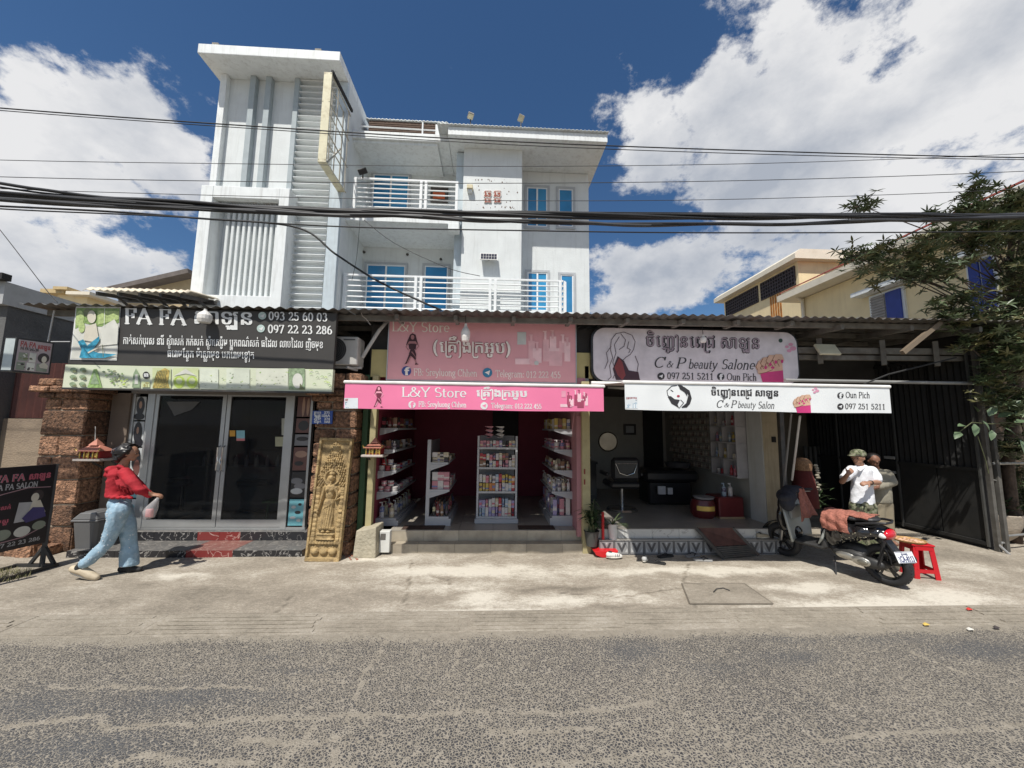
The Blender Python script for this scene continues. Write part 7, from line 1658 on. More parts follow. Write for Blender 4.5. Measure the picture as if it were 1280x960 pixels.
Mpl = Matrix.Translation((-.20, .03, .405)) @ Matrix.Rotation(radians(-32), 4, 'Z') @ Matrix.Rotation(radians(24), 4, 'Y')
t = MB(); Mpl = Mpl @ Matrix.Scale(.86, 4); t.rbox(-.006, .0, -.115, .115, -.075, .075, .002, Mpl); xf(t, Ms); plt = t.build('licence_plate', mat('plate_white', (.74, .75, .76), .4), sco)
Mi = Ms @ Mpl
pr = Print(lambda a, b, l: Mi @ Vector((-.0075-.0008*l, .115-.23*a, .075-.15*b))); nv = mat('plate_navy', (.02, .03, .12), .5)
pr.line([(.04, .05), (.96, .05)], .03, nv, 1); pr.line([(.04, .95), (.96, .95)], .03, nv, 1)
ps, w = khmer('ភ្នំពេញ', .05); pr.text((ps, w), .32, .68, .30, .24, nv); ps, w = serif_text('1CA-8113', .16, .14); pr.text((ps, w), .08, .93, .86, .66, nv); pr.build(plt)
def engine(t):
    t.ell((.34, .10, .30), (.20, .06, .075), 14, 8); t.ell((.12, .12, .265), (.16, .05, .072), 14, 8); t.cyl((.50, .08, .33), (.62, .0, .36), .05); t.ell((.30, 0, .36), (.18, .10, .09)); t.ell((.45, .0, .30), (.12, .11, .09), 12, 8)
S_('engine', mat('engine_dark', (.05, .05, .05), .5, .5, var=.2), engine)
def cvt(t):
    t.ell((.19, .165, .27), (.105, .022, .062), 18, 8); t.ell((.36, .15, .29), (.12, .022, .05), 18, 8)
S_('engine_cover', silver, cvt, vox=.008)
S_('cover_oval', mat('cover_inset', (.30, .29, .25), .4, .8), lambda t: t.ell((.17, .182, .27), (.062, .014, .036), 18, 8), vox=.006)
S_('exhaust', mat('exhaust_dark', (.04, .04, .042), .4, .6), lambda t: (limb(t, [(.42, -.14, .22), (.1, -.16, .26), (-.18, -.17, .33)], [.035, .055, .058])))
S_('shock_absorber', black, lambda t: (t.cyl((.02, .15, .27), (-.06, .13, .58), .018, n=8), [t.tube([(.01-.07*k/14+.03*cos(q)*.0, .148-.001*k+.028*cos(q), .30+.22*k/14+.0*q) for q in [pi*j/3 for j in range(7)]], .005, 5) for k in range(14)]), False)
def leftside(t): t.ell((.50, .155, .52), (.03, .01, .05)); 
def floor_(t):
    t.rbox(.60, 1.00, -.16, .16, .29, .345, .02); t.rbox(.56, .66, -.15, .15, .30, .46, .03)
S_('floorboard', mat('floor_dark_plastic', (.035, .035, .035), .55), floor_, vox=.011)
def shield(t):
    n, m = 10, 12; vs = []
    for j in range(m+1):
        z = .33+.58*j/m; hw = .255+.03*sin(pi*j/m)-.08*(j/m)**3; x = .98+.13*(j/m)-.03*sin(pi*j/m)
        for i in range(n+1): a = -1+2*i/n; vs.append((x+.05*(1-a*a)-.015, a*hw, z))
    t.add(vs, [(j*(n+1)+i, j*(n+1)+i+1, (j+1)*(n+1)+i+1, (j+1)*(n+1)+i) for j in range(m) for i in range(n)])
t = MB(); shield(t); xf(t, Ms); o = t.build('leg_shield', satin, sco, smooth='all'); o.modifiers.new('s', 'SOLIDIFY').thickness = .025
def front(t):
    for (x, z, rx, ry, rz) in ((1.14, .60, .09, .20, .24), (1.12, .80, .08, .18, .18), (1.10, .95, .09, .14, .08), (1.06, .40, .11, .15, .12)): t.ell((x, 0, z), (rx, ry, rz), 14, 8)
S_('front_cowl', gloss, front)
S_('glove_box', mat('inner_grey', (.30, .31, .30), .4), lambda t: t.rbox(.985, 1.03, -.13, .13, .62, .80, .012), False)
S_('handlebar_cover', gloss, lambda t: (t.ell((1.03, 0, 1.0), (.10, .12, .06), 14, 8), limb(t, [(1.02, .1, 1.0), (.97, .24, 1.01)], [.04, .024]), limb(t, [(1.02, -.1, 1.0), (.97, -.24, 1.01)], [.04, .024])))
for s in (-1, 1):
    S_('handgrip', rubber, lambda t: t.cyl((.965, s*.24, 1.01), (.92, s*.36, 1.0), .019, n=10), False)
    S_('brake_lever', silver, lambda t: t.tube([(.99, s*.22, .99), (.98, s*.30, .965), (.95, s*.37, .96)], .007, 6), False)
    S_('fork_leg', mat('fork_silver', (.35, .35, .35), .3, .8), lambda t: t.cyl((1.22, s*.07, .25), (1.13, s*.07, .62), .022, n=10), False)
def ff(t):
    n = 12
    for i in range(n):
        a = radians(20+i*11); a2 = radians(20+(i+1)*11); c0 = Vector((1.22+cos(a)*.285, 0, .25+sin(a)*.285)); c1 = Vector((1.22+cos(a2)*.285, 0, .25+sin(a2)*.285)); t.bar(c0, c1, .14, .012, (cos(a), 0, sin(a)))
S_('front_mudguard', gloss, ff, False)
S_('side_stand', mat('stand_metal', (.08, .08, .08), .4, .7), lambda t: (t.tube([(.52, .08, .22), (.50, .13, .10), (.48, .19, .01)], .010, 8), t.tube([(.48, .19, .01), (.45, .22, .005), (.43, .19, .005)], .010, 6)), False)
S_('side_trim', satin, lambda t: (limb(t, [(.66, .15, .37), (.60, .17, .46), (.56, .165, .58)], [.012, .02, .012])), vox=.006)
# gold scroll marks and small stickers on the left flank
t = MB(); jb = [o for o in sco.children if o.name.startswith('rear_body')][0]; off = wloc(sco); rr_ = random.Random(8)
Mi_ = Ms.inverted()
for v in jb.data.vertices:
    L_ = Mi_ @ (v.co+off)
    if L_.y > .10 and .42 < L_.z < .66 and .0 < L_.x < .55 and rr_.random() < .055: t.ell(v.co+off+v.normal*.001, (rr_.uniform(.004, .010),)*2+(.004,), 5, 3)
t.build('flank_stickers', mat('sticker_goldwhite', (.50, .45, .32), .5, var=.4, vscale=60), sco, kind='stuff')
# cloths on the scooter
towel = mat('dusty_red_towel', (.38, .145, .105), .95, var=.25, vscale=25, bump=1.0, bscale=60)
def cloth(nm, lab, cat, m, fn, nu, nv, M, thick=.012):
    t = MB(); vs = []
    for j in range(nv+1):
        for i in range(nu+1): vs.append(M @ Vector(fn(i/nu, j/nv)))
    t.add(vs, [(j*(nu+1)+i, j*(nu+1)+i+1, (j+1)*(nu+1)+i+1, (j+1)*(nu+1)+i) for j in range(nv) for i in range(nu)])
    o = t.build(nm, m, None, smooth='all'); s = o.modifiers.new('s', 'SOLIDIFY'); s.thickness = thick; s.offset = 1; tag(o, lab, cat); return o
def seatcloth(x0, x1, y0, drop, dx=0, sk=0):
    def fn(a, b):
        x = x0+(x1-x0)*a+sk*b; s = b*(0.30+drop)                    # run across the seat then down the left side
        wr = .008*sin(a*17+b*5)+.007*sin(b*23+a*9)
        top = .83+.0*a+wr*.6
        if s < .17-y0-.0: y = y0+s; z = top-.02*((y)/.15)**2
        else: e = s-(.17-y0); y = .175+.02*sin(min(1, e/.05)*pi/2)+wr+.02*sin(a*11)*(e/.3); z = top-.03-e
        return (x+.01*sin(b*9), y, z)
    return fn
cloth('towel', 'dusty red towel draped down the near side of the scooter seat', 'towel', towel, seatcloth(.30, .60, -.08, .14, sk=-.04), 26, 30, Ms)
cloth('towel', 'dusty red towel lying along the rear of the scooter seat', 'towel', towel, seatcloth(.05, .40, -.12, -.05, sk=.02), 30, 20, Ms)
cloth('towel', 'dusty red towel with dark slit hanging from the scooter handlebar', 'towel', towel, lambda a, b: (.90-.05*b+.012*sin(a*14+b*4), -.04+(a-.5)*(.12+.30*b)+.0*b, 1.06-.40*b-.05*abs(a-.45)*b+.01*sin(a*10)), 22, 22, Ms)
jk = MB(); jk.ell((.98, .20, .98), (.14, .12, .11), 12, 8); jk.ell((.95, .26, .90), (.10, .09, .13), 12, 8); jk.ell((1.0, .05, 1.04), (.12, .16, .07), 12, 8); jk.ell((.95, .30, .99), (.09, .09, .06)); jk.ell((1.02, -.12, 1.0), (.10, .12, .08))
tag(organic('jacket', mat('dark_navy_jacket', (.018, .02, .03), .8, var=.2, bump=.8, bscale=18), xf(jk, Ms), None, .012, 3), 'dark navy jacket bundled over the scooter handlebar', 'jacket')

# red stool and tray
stl = thing('plastic_stool', 'red plastic stool with a woven tray on it behind the scooter tail', 'stool', G(1149, 724)); c = G(1149, 720, 0); redp = mat('red_plastic', (.50, .012, .02), .3, var=.06)
Mst = Matrix.Translation(c) @ Matrix.Rotation(radians(-14), 4, 'Z'); hs_ = .365
for sx in (-1, 1):
    for sy in (-1, 1):
        t = MB(); a0, a1 = .128, .102
        for k in range(2):
            p0 = Vector((sx*a0, sy*a0, 0)); p1 = Vector((sx*a1, sy*a1, hs_)); w0 = .05
            if k == 0: t.bar(p0, p1, .012, .055, (1, 0, 0)) if False else t.add([p0+Vector((0, 0, 0)), p0+Vector((-sx*w0, 0, 0)), p1+Vector((-sx*.05, 0, 0)), p1, p0+Vector((0, -sy*.012, 0)), p0+Vector((-sx*w0, -sy*.012, 0)), p1+Vector((-sx*.05, -sy*.012, 0)), p1+Vector((0, -sy*.012, 0))], [(0,1,2,3),(4,7,6,5),(0,4,5,1),(1,5,6,2),(2,6,7,3),(3,7,4,0)])
            else: t.add([p0+Vector((.001*sx, -sy*.001, 0)), p0+Vector((0, -sy*w0, 0)), p1+Vector((0, -sy*.05, 0)), p1+Vector((.001*sx, 0, 0)), p0+Vector((-sx*.012, -sy*.013, 0)), p0+Vector((-sx*.012, -sy*w0, 0)), p1+Vector((-sx*.012, -sy*.05, 0)), p1+Vector((-sx*.012, -sy*.013, 0))], [(0,1,2,3),(4,7,6,5),(0,4,5,1),(1,5,6,2),(2,6,7,3),(3,7,4,0)])
        xf(t, Mst).build('leg', redp, stl)
for (z, a) in ((.09, .122), (hs_-.045, .105)):
    for k in range(4):
        t = MB(); R4 = Matrix.Rotation(pi/2*k, 4, 'Z'); t.box(-a+.03, a-.03, -a, -a+.012, z-.02, z+.02, R4) if z < .2 else t.box(-a+.02, a-.02, -a-.003, -a+.012, z-.0, z+.05, R4); xf(t, Mst).build('cross_bar', redp, stl)
t = MB(); t.rbox(-.115, .115, -.115, .115, hs_, hs_+.022, .008); xf(t, Mst).build('seat', redp, stl)
tray = thing('woven_tray', 'round woven tray of drying pieces resting on the red plastic stool', 'tray', c+Vector((-.06, 0, hs_+.03)))
Mt = Mst @ Matrix.Translation((-.05, .02, hs_+.024)) @ Matrix.Scale(.8, 4); t = MB(); t.lathe([(.001, 0), (.17, .0), (.19, .025), (.185, .03), (.165, .012), (.001, .010)], n=28, M=Mt); t.build('tray_rim', mat('woven_tan', (.42, .25, .10), .85, var=.25, vscale=50), tray)
t = MB(); rr_ = random.Random(2)
for i in range(70): a = rr_.uniform(0, 6.28); r = .15*sqrt(rr_.random()); t.ell(Mt @ Vector((r*cos(a), r*sin(a), .016)), (rr_.uniform(.008, .018), rr_.uniform(.008, .018), .006), 6, 4)
t.build('drying_pieces', mat('dried_pieces', (.60, .38, .26), .8, var=.4, vscale=40), tray, kind='stuff')

# ---------------------------------------------------------------- bin
bc = P(114, 684, 5.48); binm = mat('bin_grey', (.115, .115, .115), .45, var=.06); bn = thing('litter_bin', 'grey plastic swing lid bin on the step left of the glass doors', 'bin', (bc.x, 5.48, .09))
t = MB(); zt3 = P(113, 650, 5.48).z; vs = []
for z, wx, wy in ((.09, .12, .10), (.10, .125, .105), (zt3-.02, .155, .13), (zt3, .155, .13)):
    for (sx, sy) in ((-1, -1), (1, -1), (1, 1), (-1, 1)):
        for dx, dy in ((0, .03), (.03, 0)) if sx*sy > 0 else ((.03, 0), (0, .03)): vs.append((bc.x+sx*(wx-dx), 5.48+sy*(wy-dy), z))
fs = [(r*8+i, r*8+(i+1) % 8, (r+1)*8+(i+1) % 8, (r+1)*8+i) for r in range(3) for i in range(8)]+[tuple(range(8))]
t.add(vs, fs); t.build('bin_body', binm, bn, bevel=.006)
t = MB(); t.rbox(bc.x-.168, bc.x+.168, 5.48-.142, 5.48+.142, zt3+.002, zt3+.03, .01); t.build('bin_collar', binm, bn)
t = MB(); t.prism([(bc.x-.162, zt3+.03), (bc.x+.162, zt3+.03), (bc.x+.12, zt3+.12), (bc.x-.06, zt3+.12)], 5.48-.135, 5.48+.135); t.build('bin_lid', mat('bin_lid_grey', (.18, .18, .18), .45), bn, bevel=.012)
t = MB(); t.prism([(bc.x-.06, zt3+.095), (bc.x+.13, zt3+.095), (bc.x+.10, zt3+.13), (bc.x-.04, zt3+.13)], 5.48-.10, 5.48+.10); t.build('swing_flap', mat('bin_flap_grey', (.14, .14, .14), .4), bn, bevel=.006)
# spirit shrines
def shrine(u0, u1, v1, v0, Y, lab, stick=True):
    x0, x1 = P(u0, v1, Y).x, P(u1, v1, Y).x; zb_ = P((u0+u1)/2, v1, Y).z; zt_ = P((u0+u1)/2, v0, Y).z; w = (x1-x0); cx = (x0+x1)/2; h = zt_-zb_
    s = thing('spirit_shrine', lab, 'shrine', (cx, Y, zb_), 'wall shrines'); rdm = mat('shrine_red', (.30, .02, .02), .5); gd = mat('shrine_gold', (.50, .34, .08), .4, .3); pkm = mat('shrine_roof', (.50, .20, .14), .6, var=.2)
    t = MB(); t.rbox(x0-.03, x1+.03, Y-.10, Y+.14, zb_-.03, zb_, .006); t.build('shelf', mat('shelf_grey', (.45, .40, .36), .6), s)
    t = MB(); t.rbox(x0+w*.08, x1-w*.08, Y-.06, Y+.12, zb_, zb_+h*.38, .006); bd = t.build('shrine_house', rdm, s)
    for i in range(5): xx = x0+w*(.12+.19*i); t = MB(); t.cyl((xx, Y-.072, zb_), (xx, Y-.072, zb_+h*.36), .008, n=8); t.build('column', gd, s)
    for i in range(4): xx = x0+w*(.215+.19*i); t = MB(); t.box(xx-.012, xx+.012, Y-.066, Y-.060, zb_+.02, zb_+h*.28); t.build('niche', gd if i % 2 else blackm, s)
    t = MB(); t.add([(x0-.01, Y-.10, zb_+h*.38), (x1+.01, Y-.10, zb_+h*.38), (x1+.01, Y+.13, zb_+h*.38), (x0-.01, Y+.13, zb_+h*.38), (cx-w*.22, Y, zb_+h*.66), (cx+w*.22, Y, zb_+h*.66), (cx+w*.22, Y+.03, zb_+h*.66), (cx-w*.22, Y+.03, zb_+h*.66)], [(0,3,2,1),(4,5,6,7),(0,1,5,4),(1,2,6,5),(2,3,7,6),(3,0,4,7)]); t.build('roof', pkm, s)
    t = MB(); t.add([(cx-w*.2, Y-.04, zb_+h*.66), (cx+w*.2, Y-.04, zb_+h*.66), (cx+w*.2, Y+.07, zb_+h*.66), (cx-w*.2, Y+.07, zb_+h*.66), (cx, Y+.015, zb_+h)], [(0,3,2,1),(0,1,4),(1,2,4),(2,3,4),(3,0,4)]); t.build('roof_peak', pkm, s)
    for sx in (-1, 1): t = MB(); t.tube([(cx+sx*w*.46, Y-.09, zb_+h*.40), (cx+sx*w*.54, Y-.09, zb_+h*.47), (cx+sx*w*.55, Y-.09, zb_+h*.55)], [.008, .006, .003], 6); t.build('finial', gd, s)
    if stick: t = MB(); t.cyl((cx-.01, Y, zb_+h*.9), (cx-.03, Y, zb_+h*1.6), .004, n=6); t.build('incense', mat('incense_white', (.6, .58, .55), .6), s)
    t = MB(); t.bar((x0, Y+.1, zb_-.04), (x0+.02, Y+.28, zb_-.16), .02, .02); t.bar((x1, Y+.1, zb_-.04), (x1-.02, Y+.28, zb_-.16), .02, .02); t.build('bracket', darksteel, s)
shrine(103, 131, 573, 548, 5.45, 'small red and gold shrine on a shelf beside the left laterite pillar')
shrine(457, 479, 568, 546, 5.28, 'small red shrine on a pink-white shelf beside the right laterite pillar', False)
# concrete block, white block
t = MB(); q = G(458, 697); 
rough = [(-.17, -.0), (.13, -.02), (.15, .30), (-.14, .30)]
t.add([(q.x+a, 5.24+b, z*(1+.12*(a < 0)*0)) for z in (0,) for a, b in rough]+[(q.x+a*.86-.0, 5.26+b*.95, .34+(.05 if a > 0 else 0)) for a, b in rough], [(0,3,2,1),(4,5,6,7),(0,1,5,4),(1,2,6,5),(2,3,7,6),(3,0,4,7)])
tag(t.build('concrete_block', mat('pale_concrete', (.40, .36, .27), .95, var=.2, bump=.8, bscale=30, dirt=(.24, .20, .15), dscale=5, damt=.5), bevel=.015), 'rough pale concrete block at the foot of the right laterite pillar', 'block')
wb_ = thing('white_block', 'small white painted block with a dark socket between concrete block and steps', 'block', P(479, 690, 5.36))
t = MB(); pbox(t, 474, 664, 487, 691, 5.34, .1, .006); t.build('block_body', mat('block_white', (.60, .60, .57), .7), wb_)
t = MB(); pbox(t, 475.5, 667, 482, 675, 5.335, .02, .003); t.build('socket', mat('socket_grey', (.12, .11, .10), .6), wb_)
# red and white weeds of rubble near the pillar foot
t = MB(); rr_ = random.Random(4)
for i in range(26):
    p = G(rr_.uniform(432, 448), rr_.uniform(692, 700), .01); t.ell(p, (rr_.uniform(.006, .018), rr_.uniform(.006, .014), .008), 6, 4)
o = t.build('rubble', mat('red_rubble', (.28, .12, .08), .9, var=.4, vscale=30)); o['kind'] = 'stuff'
# dustpan
dp = thing('dustpan', 'long handled red dustpan standing on the ground beside the potted plant', 'dustpan', G(755, 695)); p = G(755, 694); dpm = mat('dustpan_red', (.58, .015, .02), .35)
t = MB(); t.cyl((p.x-.01, 5.33, .06), (p.x-.0, 5.36, P(757, 640, 5.36).z), .020, n=10); t.build('handle', dpm, dp, smooth=True)
t = MB(); t.prism([(-.17, .085), (.16, .085), (.12, .02), (.02, .0), (-.06, .0), (-.14, .03)], 0, .18, lambda a, t_, b: (p.x+a, 5.20+t_, b+.008)); t.build('pan', dpm, dp, bevel=.006)
# shoes
def shoe(lab, u, v, rz, m, s=1., z=.012, mark=False, nm='sneaker'):
    p = G(u, v, z); Mx = Matrix.Translation((p.x, p.y, z)) @ Matrix.Rotation(rz, 4, 'Z') @ Matrix.Diagonal((s, s, s, 1)); th = thing(nm, lab, 'shoe', p)
    t = MB(); t.ell((0, 0, .018), (.125, .046, .016), 16, 6); xf(t, Mx); organic('sole', mat('sole_white', (.55, .52, .45), .6), t, th, .008, 2)
    t = MB(); limb(t, [(-.08, 0, .05), (-.03, 0, .045), (.06, 0, .034), (.09, 0, .028)], [.040, .038, .032, .026], 10); xf(t, Mx); organic('upper', m, t, th, .008, 2)
    t = MB(); t.ell((-.06, 0, .085), (.032, .02, .014), 10, 6); xf(t, Mx); t.build('opening', blackm, th, smooth='all')
    if mark: 
        t = MB()
        for k in range(3): t.bar(Mx @ Vector((.0+k*.025, -.034, .03)), Mx @ Vector((.012+k*.025, -.028, .062)), .006, .006)
        t.build('side_stripe', blackm, th)
shoe('white sneaker with dark marks at the foot of the red dustpan', 768, 698, .05, mat('canvas_white', (.68, .66, .62), .7), .95, mark=True)
shoe('pale grey sneaker on its own in the shade before the patterned step', 806, 701, 1.1, mat('shoe_grey', (.42, .42, .41), .7), .85)
shoe('beige sneaker set on the upper tiled step by the scooter front wheel', 954, 673, .1, mat('shoe_beige', (.40, .35, .26), .7), .85, z=.2)
def sandal(lab, u, v, rz, m):
    p = G(u, v, .01); Mx = Matrix.Translation(p) @ Matrix.Rotation(rz, 4, 'Z'); th = thing('sandal', lab, 'sandal', p)
    t = MB(); t.prism([(.12, 0), (.10, .04), (.0, .035), (-.11, .035), (-.125, 0), (-.11, -.035), (0, -.035), (.10, -.04)], 0, .018, lambda a, t_, b: Mx @ Vector((a, b, t_))); t.build('sole', m, th)
    t = MB(); t.tube([Mx @ Vector(q) for q in ((.06, 0, .02), (.02, .03, .04), (-.02, .037, .015))], .006, 6); t.tube([Mx @ Vector(q) for q in ((.06, 0, .02), (.02, -.03, .04), (-.02, -.037, .015))], .006, 6); t.build('strap', blackm, th)
sandal('black flip flop nearest the patterned step in the shade', 832, 696, .3, mat('flip_black', (.02, .02, .02), .7)); sandal('black flip flop lying across in front of the grey sneaker', 820, 704, -.4, mat('flip_black', (.02, .02, .02), .7))
sandal('grey flip flop on the shaded ground left of the metal ramp', 866, 695, .4, mat('flip_grey', (.25, .24, .23), .7)); sandal('light grey flip flop lying nearest the sunlit ground left of the ramp', 879, 700.5, -.1, mat('flip_lightgrey', (.36, .36, .35), .7))
# metal ramp
rm = thing('metal_ramp', 'rusty metal ramp with slats from the salon floor down to the ground', 'ramp', G(920, 696)); ru = mat('ramp_rust', (.10, .045, .035), .75, .2, var=.3, vscale=10)
A_, B_, C_, D_ = P(870, 661, 5.36), P(916, 661, 5.36), G(948, 694, .02), G(905, 698, .02); A_.z = B_.z = .345
t = MB(); t.add([A_, B_, B_.lerp(C_, .62), A_.lerp(D_, .62)], [(0, 1, 2, 3)]); o = t.build('ramp_plate', ru, rm); o.modifiers.new('s', 'SOLIDIFY').thickness = .006
for (a, b) in ((A_, D_), (B_, C_)): t = MB(); t.bar(a, b, .03, .04); t.build('side_rail', darksteel, rm)
for k in range(6): f_ = .66+.06*k; t = MB(); t.bar(A_.lerp(D_, f_), B_.lerp(C_, f_), .018, .02); t.build('slat', darksteel, rm)
# plants by the post
leafd = mat('leaf_dark', (.045, .075, .030), .45, var=.35, vscale=15); leafm = mat('leaf_mid', (.07, .10, .045), .45, var=.35, vscale=15); stemm = mat('stem_green', (.10, .11, .05), .7)
def leaf_geo(t, p, d, up, L, w, fold=.25, bend=.3):
    d = Vector(d).normalized(); up = Vector(up); s = d.cross(up)
    s = (s if s.length > 1e-3 else d.orthogonal()).normalized(); n = s.cross(d).normalized()
    pts = []
    for k, (a, ww) in enumerate(((0, .15), (.35, 1), (.7, .75), (1, .05))):
        c = p+d*L*a-n*(bend*L*a*a)*(1); pts.append((c-s*w*ww*.5+n*fold*w*ww*.5, c, c+s*w*ww*.5+n*fold*w*ww*.5))
    vs = [q for tr_ in pts for q in tr_]
    t.add(vs, [(k*3+i, k*3+i+1, (k+1)*3+i+1, (k+1)*3+i) for k in range(3) for i in range(2)])
def bush(lab, base, potr, poth, potm, stems, hgt, nleaf, Ll, wl, lm, spread=.35, nm='potted_plant', droop=.3, seed=1):
    rr = random.Random(seed); b = thing(nm, lab, 'plant', base)
    if potm:
        t = MB(); t.lathe([(.001, 0), (potr*.7, 0), (potr, poth), (potr*1.08, poth), (potr*1.08, poth*.92), (potr, poth*.9), (potr*.9, poth*.9), (.001, poth*.88)][:4]+[(potr*.92, poth), (potr*.9, poth*.9), (.001, poth*.88)], base, 20); t.build('pot', potm, b, smooth=True)
    st_ = MB(); lf = MB()
    for i in range(stems):
        a = rr.uniform(0, 6.28); sp_ = rr.uniform(.2, 1)*spread; h = hgt*rr.uniform(.6, 1.05); p0 = Vector(base)+Vector((rr.uniform(-.4, .4)*potr, rr.uniform(-.4, .4)*potr, poth*.85)); p2 = p0+Vector((cos(a)*sp_*h, sin(a)*sp_*h, h)); p1 = p0.lerp(p2, .5)+Vector((0, 0, h*.1))
        st_.tube([p0, p1, p2], [.008, .006, .004], 5)
        for k in range(nleaf):
            f_ = .25+.75*(k+1)/nleaf; c = p0.lerp(p1, f_*2) if f_ < .5 else p1.lerp(p2, f_*2-1); aa = rr.uniform(0, 6.28)
            leaf_geo(lf, c, (cos(aa), sin(aa), rr.uniform(-.2, .7)), (0, 0, 1), Ll*rr.uniform(.6, 1.1), wl*rr.uniform(.7, 1.1), bend=droop)
    st_.build('stems', stemm, b); lf.build('foliage', lm, b, kind='stuff')
    return b
bush('leafy pot plant with narrow leaves standing before the yellowish post', (P(741, 680, 5.28).x, 5.34, .12), .10, .20, mat('pot_dark', (.06, .06, .055), .7), 16, .42, 14, .15, .028, leafd, .55, seed=3)
t = MB(); p = P(766, 676, 5.36); t.lathe([(.001, 0), (.05, 0), (.065, .20), (.070, .205), (.06, .19), (.001, .18)], (p.x, 5.36, .20), 16); wp_ = thing('white_pot', 'slim white pot on the step behind the red dustpan handle', 'pot', (p.x, 5.36, .2)); t.build('pot_body', mat('pot_white', (.62, .62, .60), .5), wp_, smooth=True)
lf = MB(); rr_ = random.Random(9)
for i in range(26): a = rr_.uniform(0, 6.28); leaf_geo(lf, Vector((p.x, 5.36, .38)), (cos(a), sin(a), rr_.uniform(.5, 2)), (0, 0, 1), rr_.uniform(.16, .30), .018, bend=.5)
lf.build('foliage', leafm, wp_, kind='stuff')
# red basket and cloth hanging behind the scooter
hb = thing('hanging_basket', 'woven basket top with dark red cloth hanging behind the scooter handlebar', 'basket', P(1002, 605, 5.6)); p = P(1003, 580, 5.6)
t = MB(); t.lathe([(.001, .09), (.06, .085), (.10, .05), (.12, 0), (.11, -.09), (.10, -.09)], p, 18); t.build('basket', mat('basket_tan', (.30, .17, .09), .9, var=.4, vscale=60), hb)
t = MB(); t.lathe([(.10, -.08), (.13, -.2), (.16, -.40), (.17, -.62), (.15, -.62)], p, 18); t.build('red_cloth', mat('dark_red_cloth', (.12, .02, .018), .9, var=.3), hb, smooth='all')
t = MB(); rr_ = random.Random(5)
for i in range(12): q = p+Vector((.17+rr_.uniform(-.03, .05), -.02, -.02-i*.035)); t.ell(q, (.035, .02, .018), 8, 5)
t.build('pale_packets', mat('packet_pale', (.40, .36, .28), .7), hb)
lf = MB()
for i in range(60): a = rr_.uniform(0, 6.28); leaf_geo(lf, p+Vector((.16+rr_.uniform(-.05, .15), rr_.uniform(-.1, .1), -.45+rr_.uniform(-.15, .15))), (cos(a), sin(a), rr_.uniform(-.5, .8)), (0, 0, 1), .14, .02)
lf.build('foliage', leafd, hb, kind='stuff')
# ---------------------------------------------------------------- display racks and goods
rackm = mat('rack_white_metal', (.40, .41, .43), .4, var=.05)
ZF = .265
PM = {}
def good_mesh(kind, m):
    k = (kind, m.name)
    if k in PM: return PM[k]
    t = MB()
    if kind == 'box': t.box(-.5, .5, -.5, .5, 0, 1)
    elif kind == 'jar': t.lathe([(.001, 0), (.48, 0), (.5, .05), (.5, .62), (.46, .66), (.52, .67), (.52, .96), (.48, 1), (.001, 1)], n=12)
    elif kind == 'bottle': t.lathe([(.001, 0), (.46, 0), (.5, .04), (.5, .62), (.4, .72), (.16, .78), (.16, .86), (.22, .87), (.22, 1), (.001, 1)], n=10)
    elif kind == 'pump bottle': t.lathe([(.001, 0), (.46, 0), (.5, .04), (.5, .66), (.35, .72), (.14, .74), (.12, .92), (.001, .92)], n=10); t.box(-.5, .12, -.1, .1, .92, 1)
    elif kind == 'tube': t.add([(-.5, -.08, 1), (.5, -.08, 1), (.5, .08, 1), (-.5, .08, 1)]+[(.34*cos(2*pi*i/8), .34*sin(2*pi*i/8), .12) for i in range(8)]+[(.30*cos(2*pi*i/8), .30*sin(2*pi*i/8), 0) for i in range(8)], [(0, 1, 2, 3)]+[(4+i, 4+(i+1) % 8, 12+(i+1) % 8, 12+i) for i in range(8)]+[(6, 5, 4, 11, 0+3, 2), (4, 5, 1, 0), (8, 9, 10, 3, 2)][:2])
    me = t.mesh(kind.replace(' ', '_'), m, smooth=(kind != 'box')); PM[k] = me; return me
rg = random.Random(11)
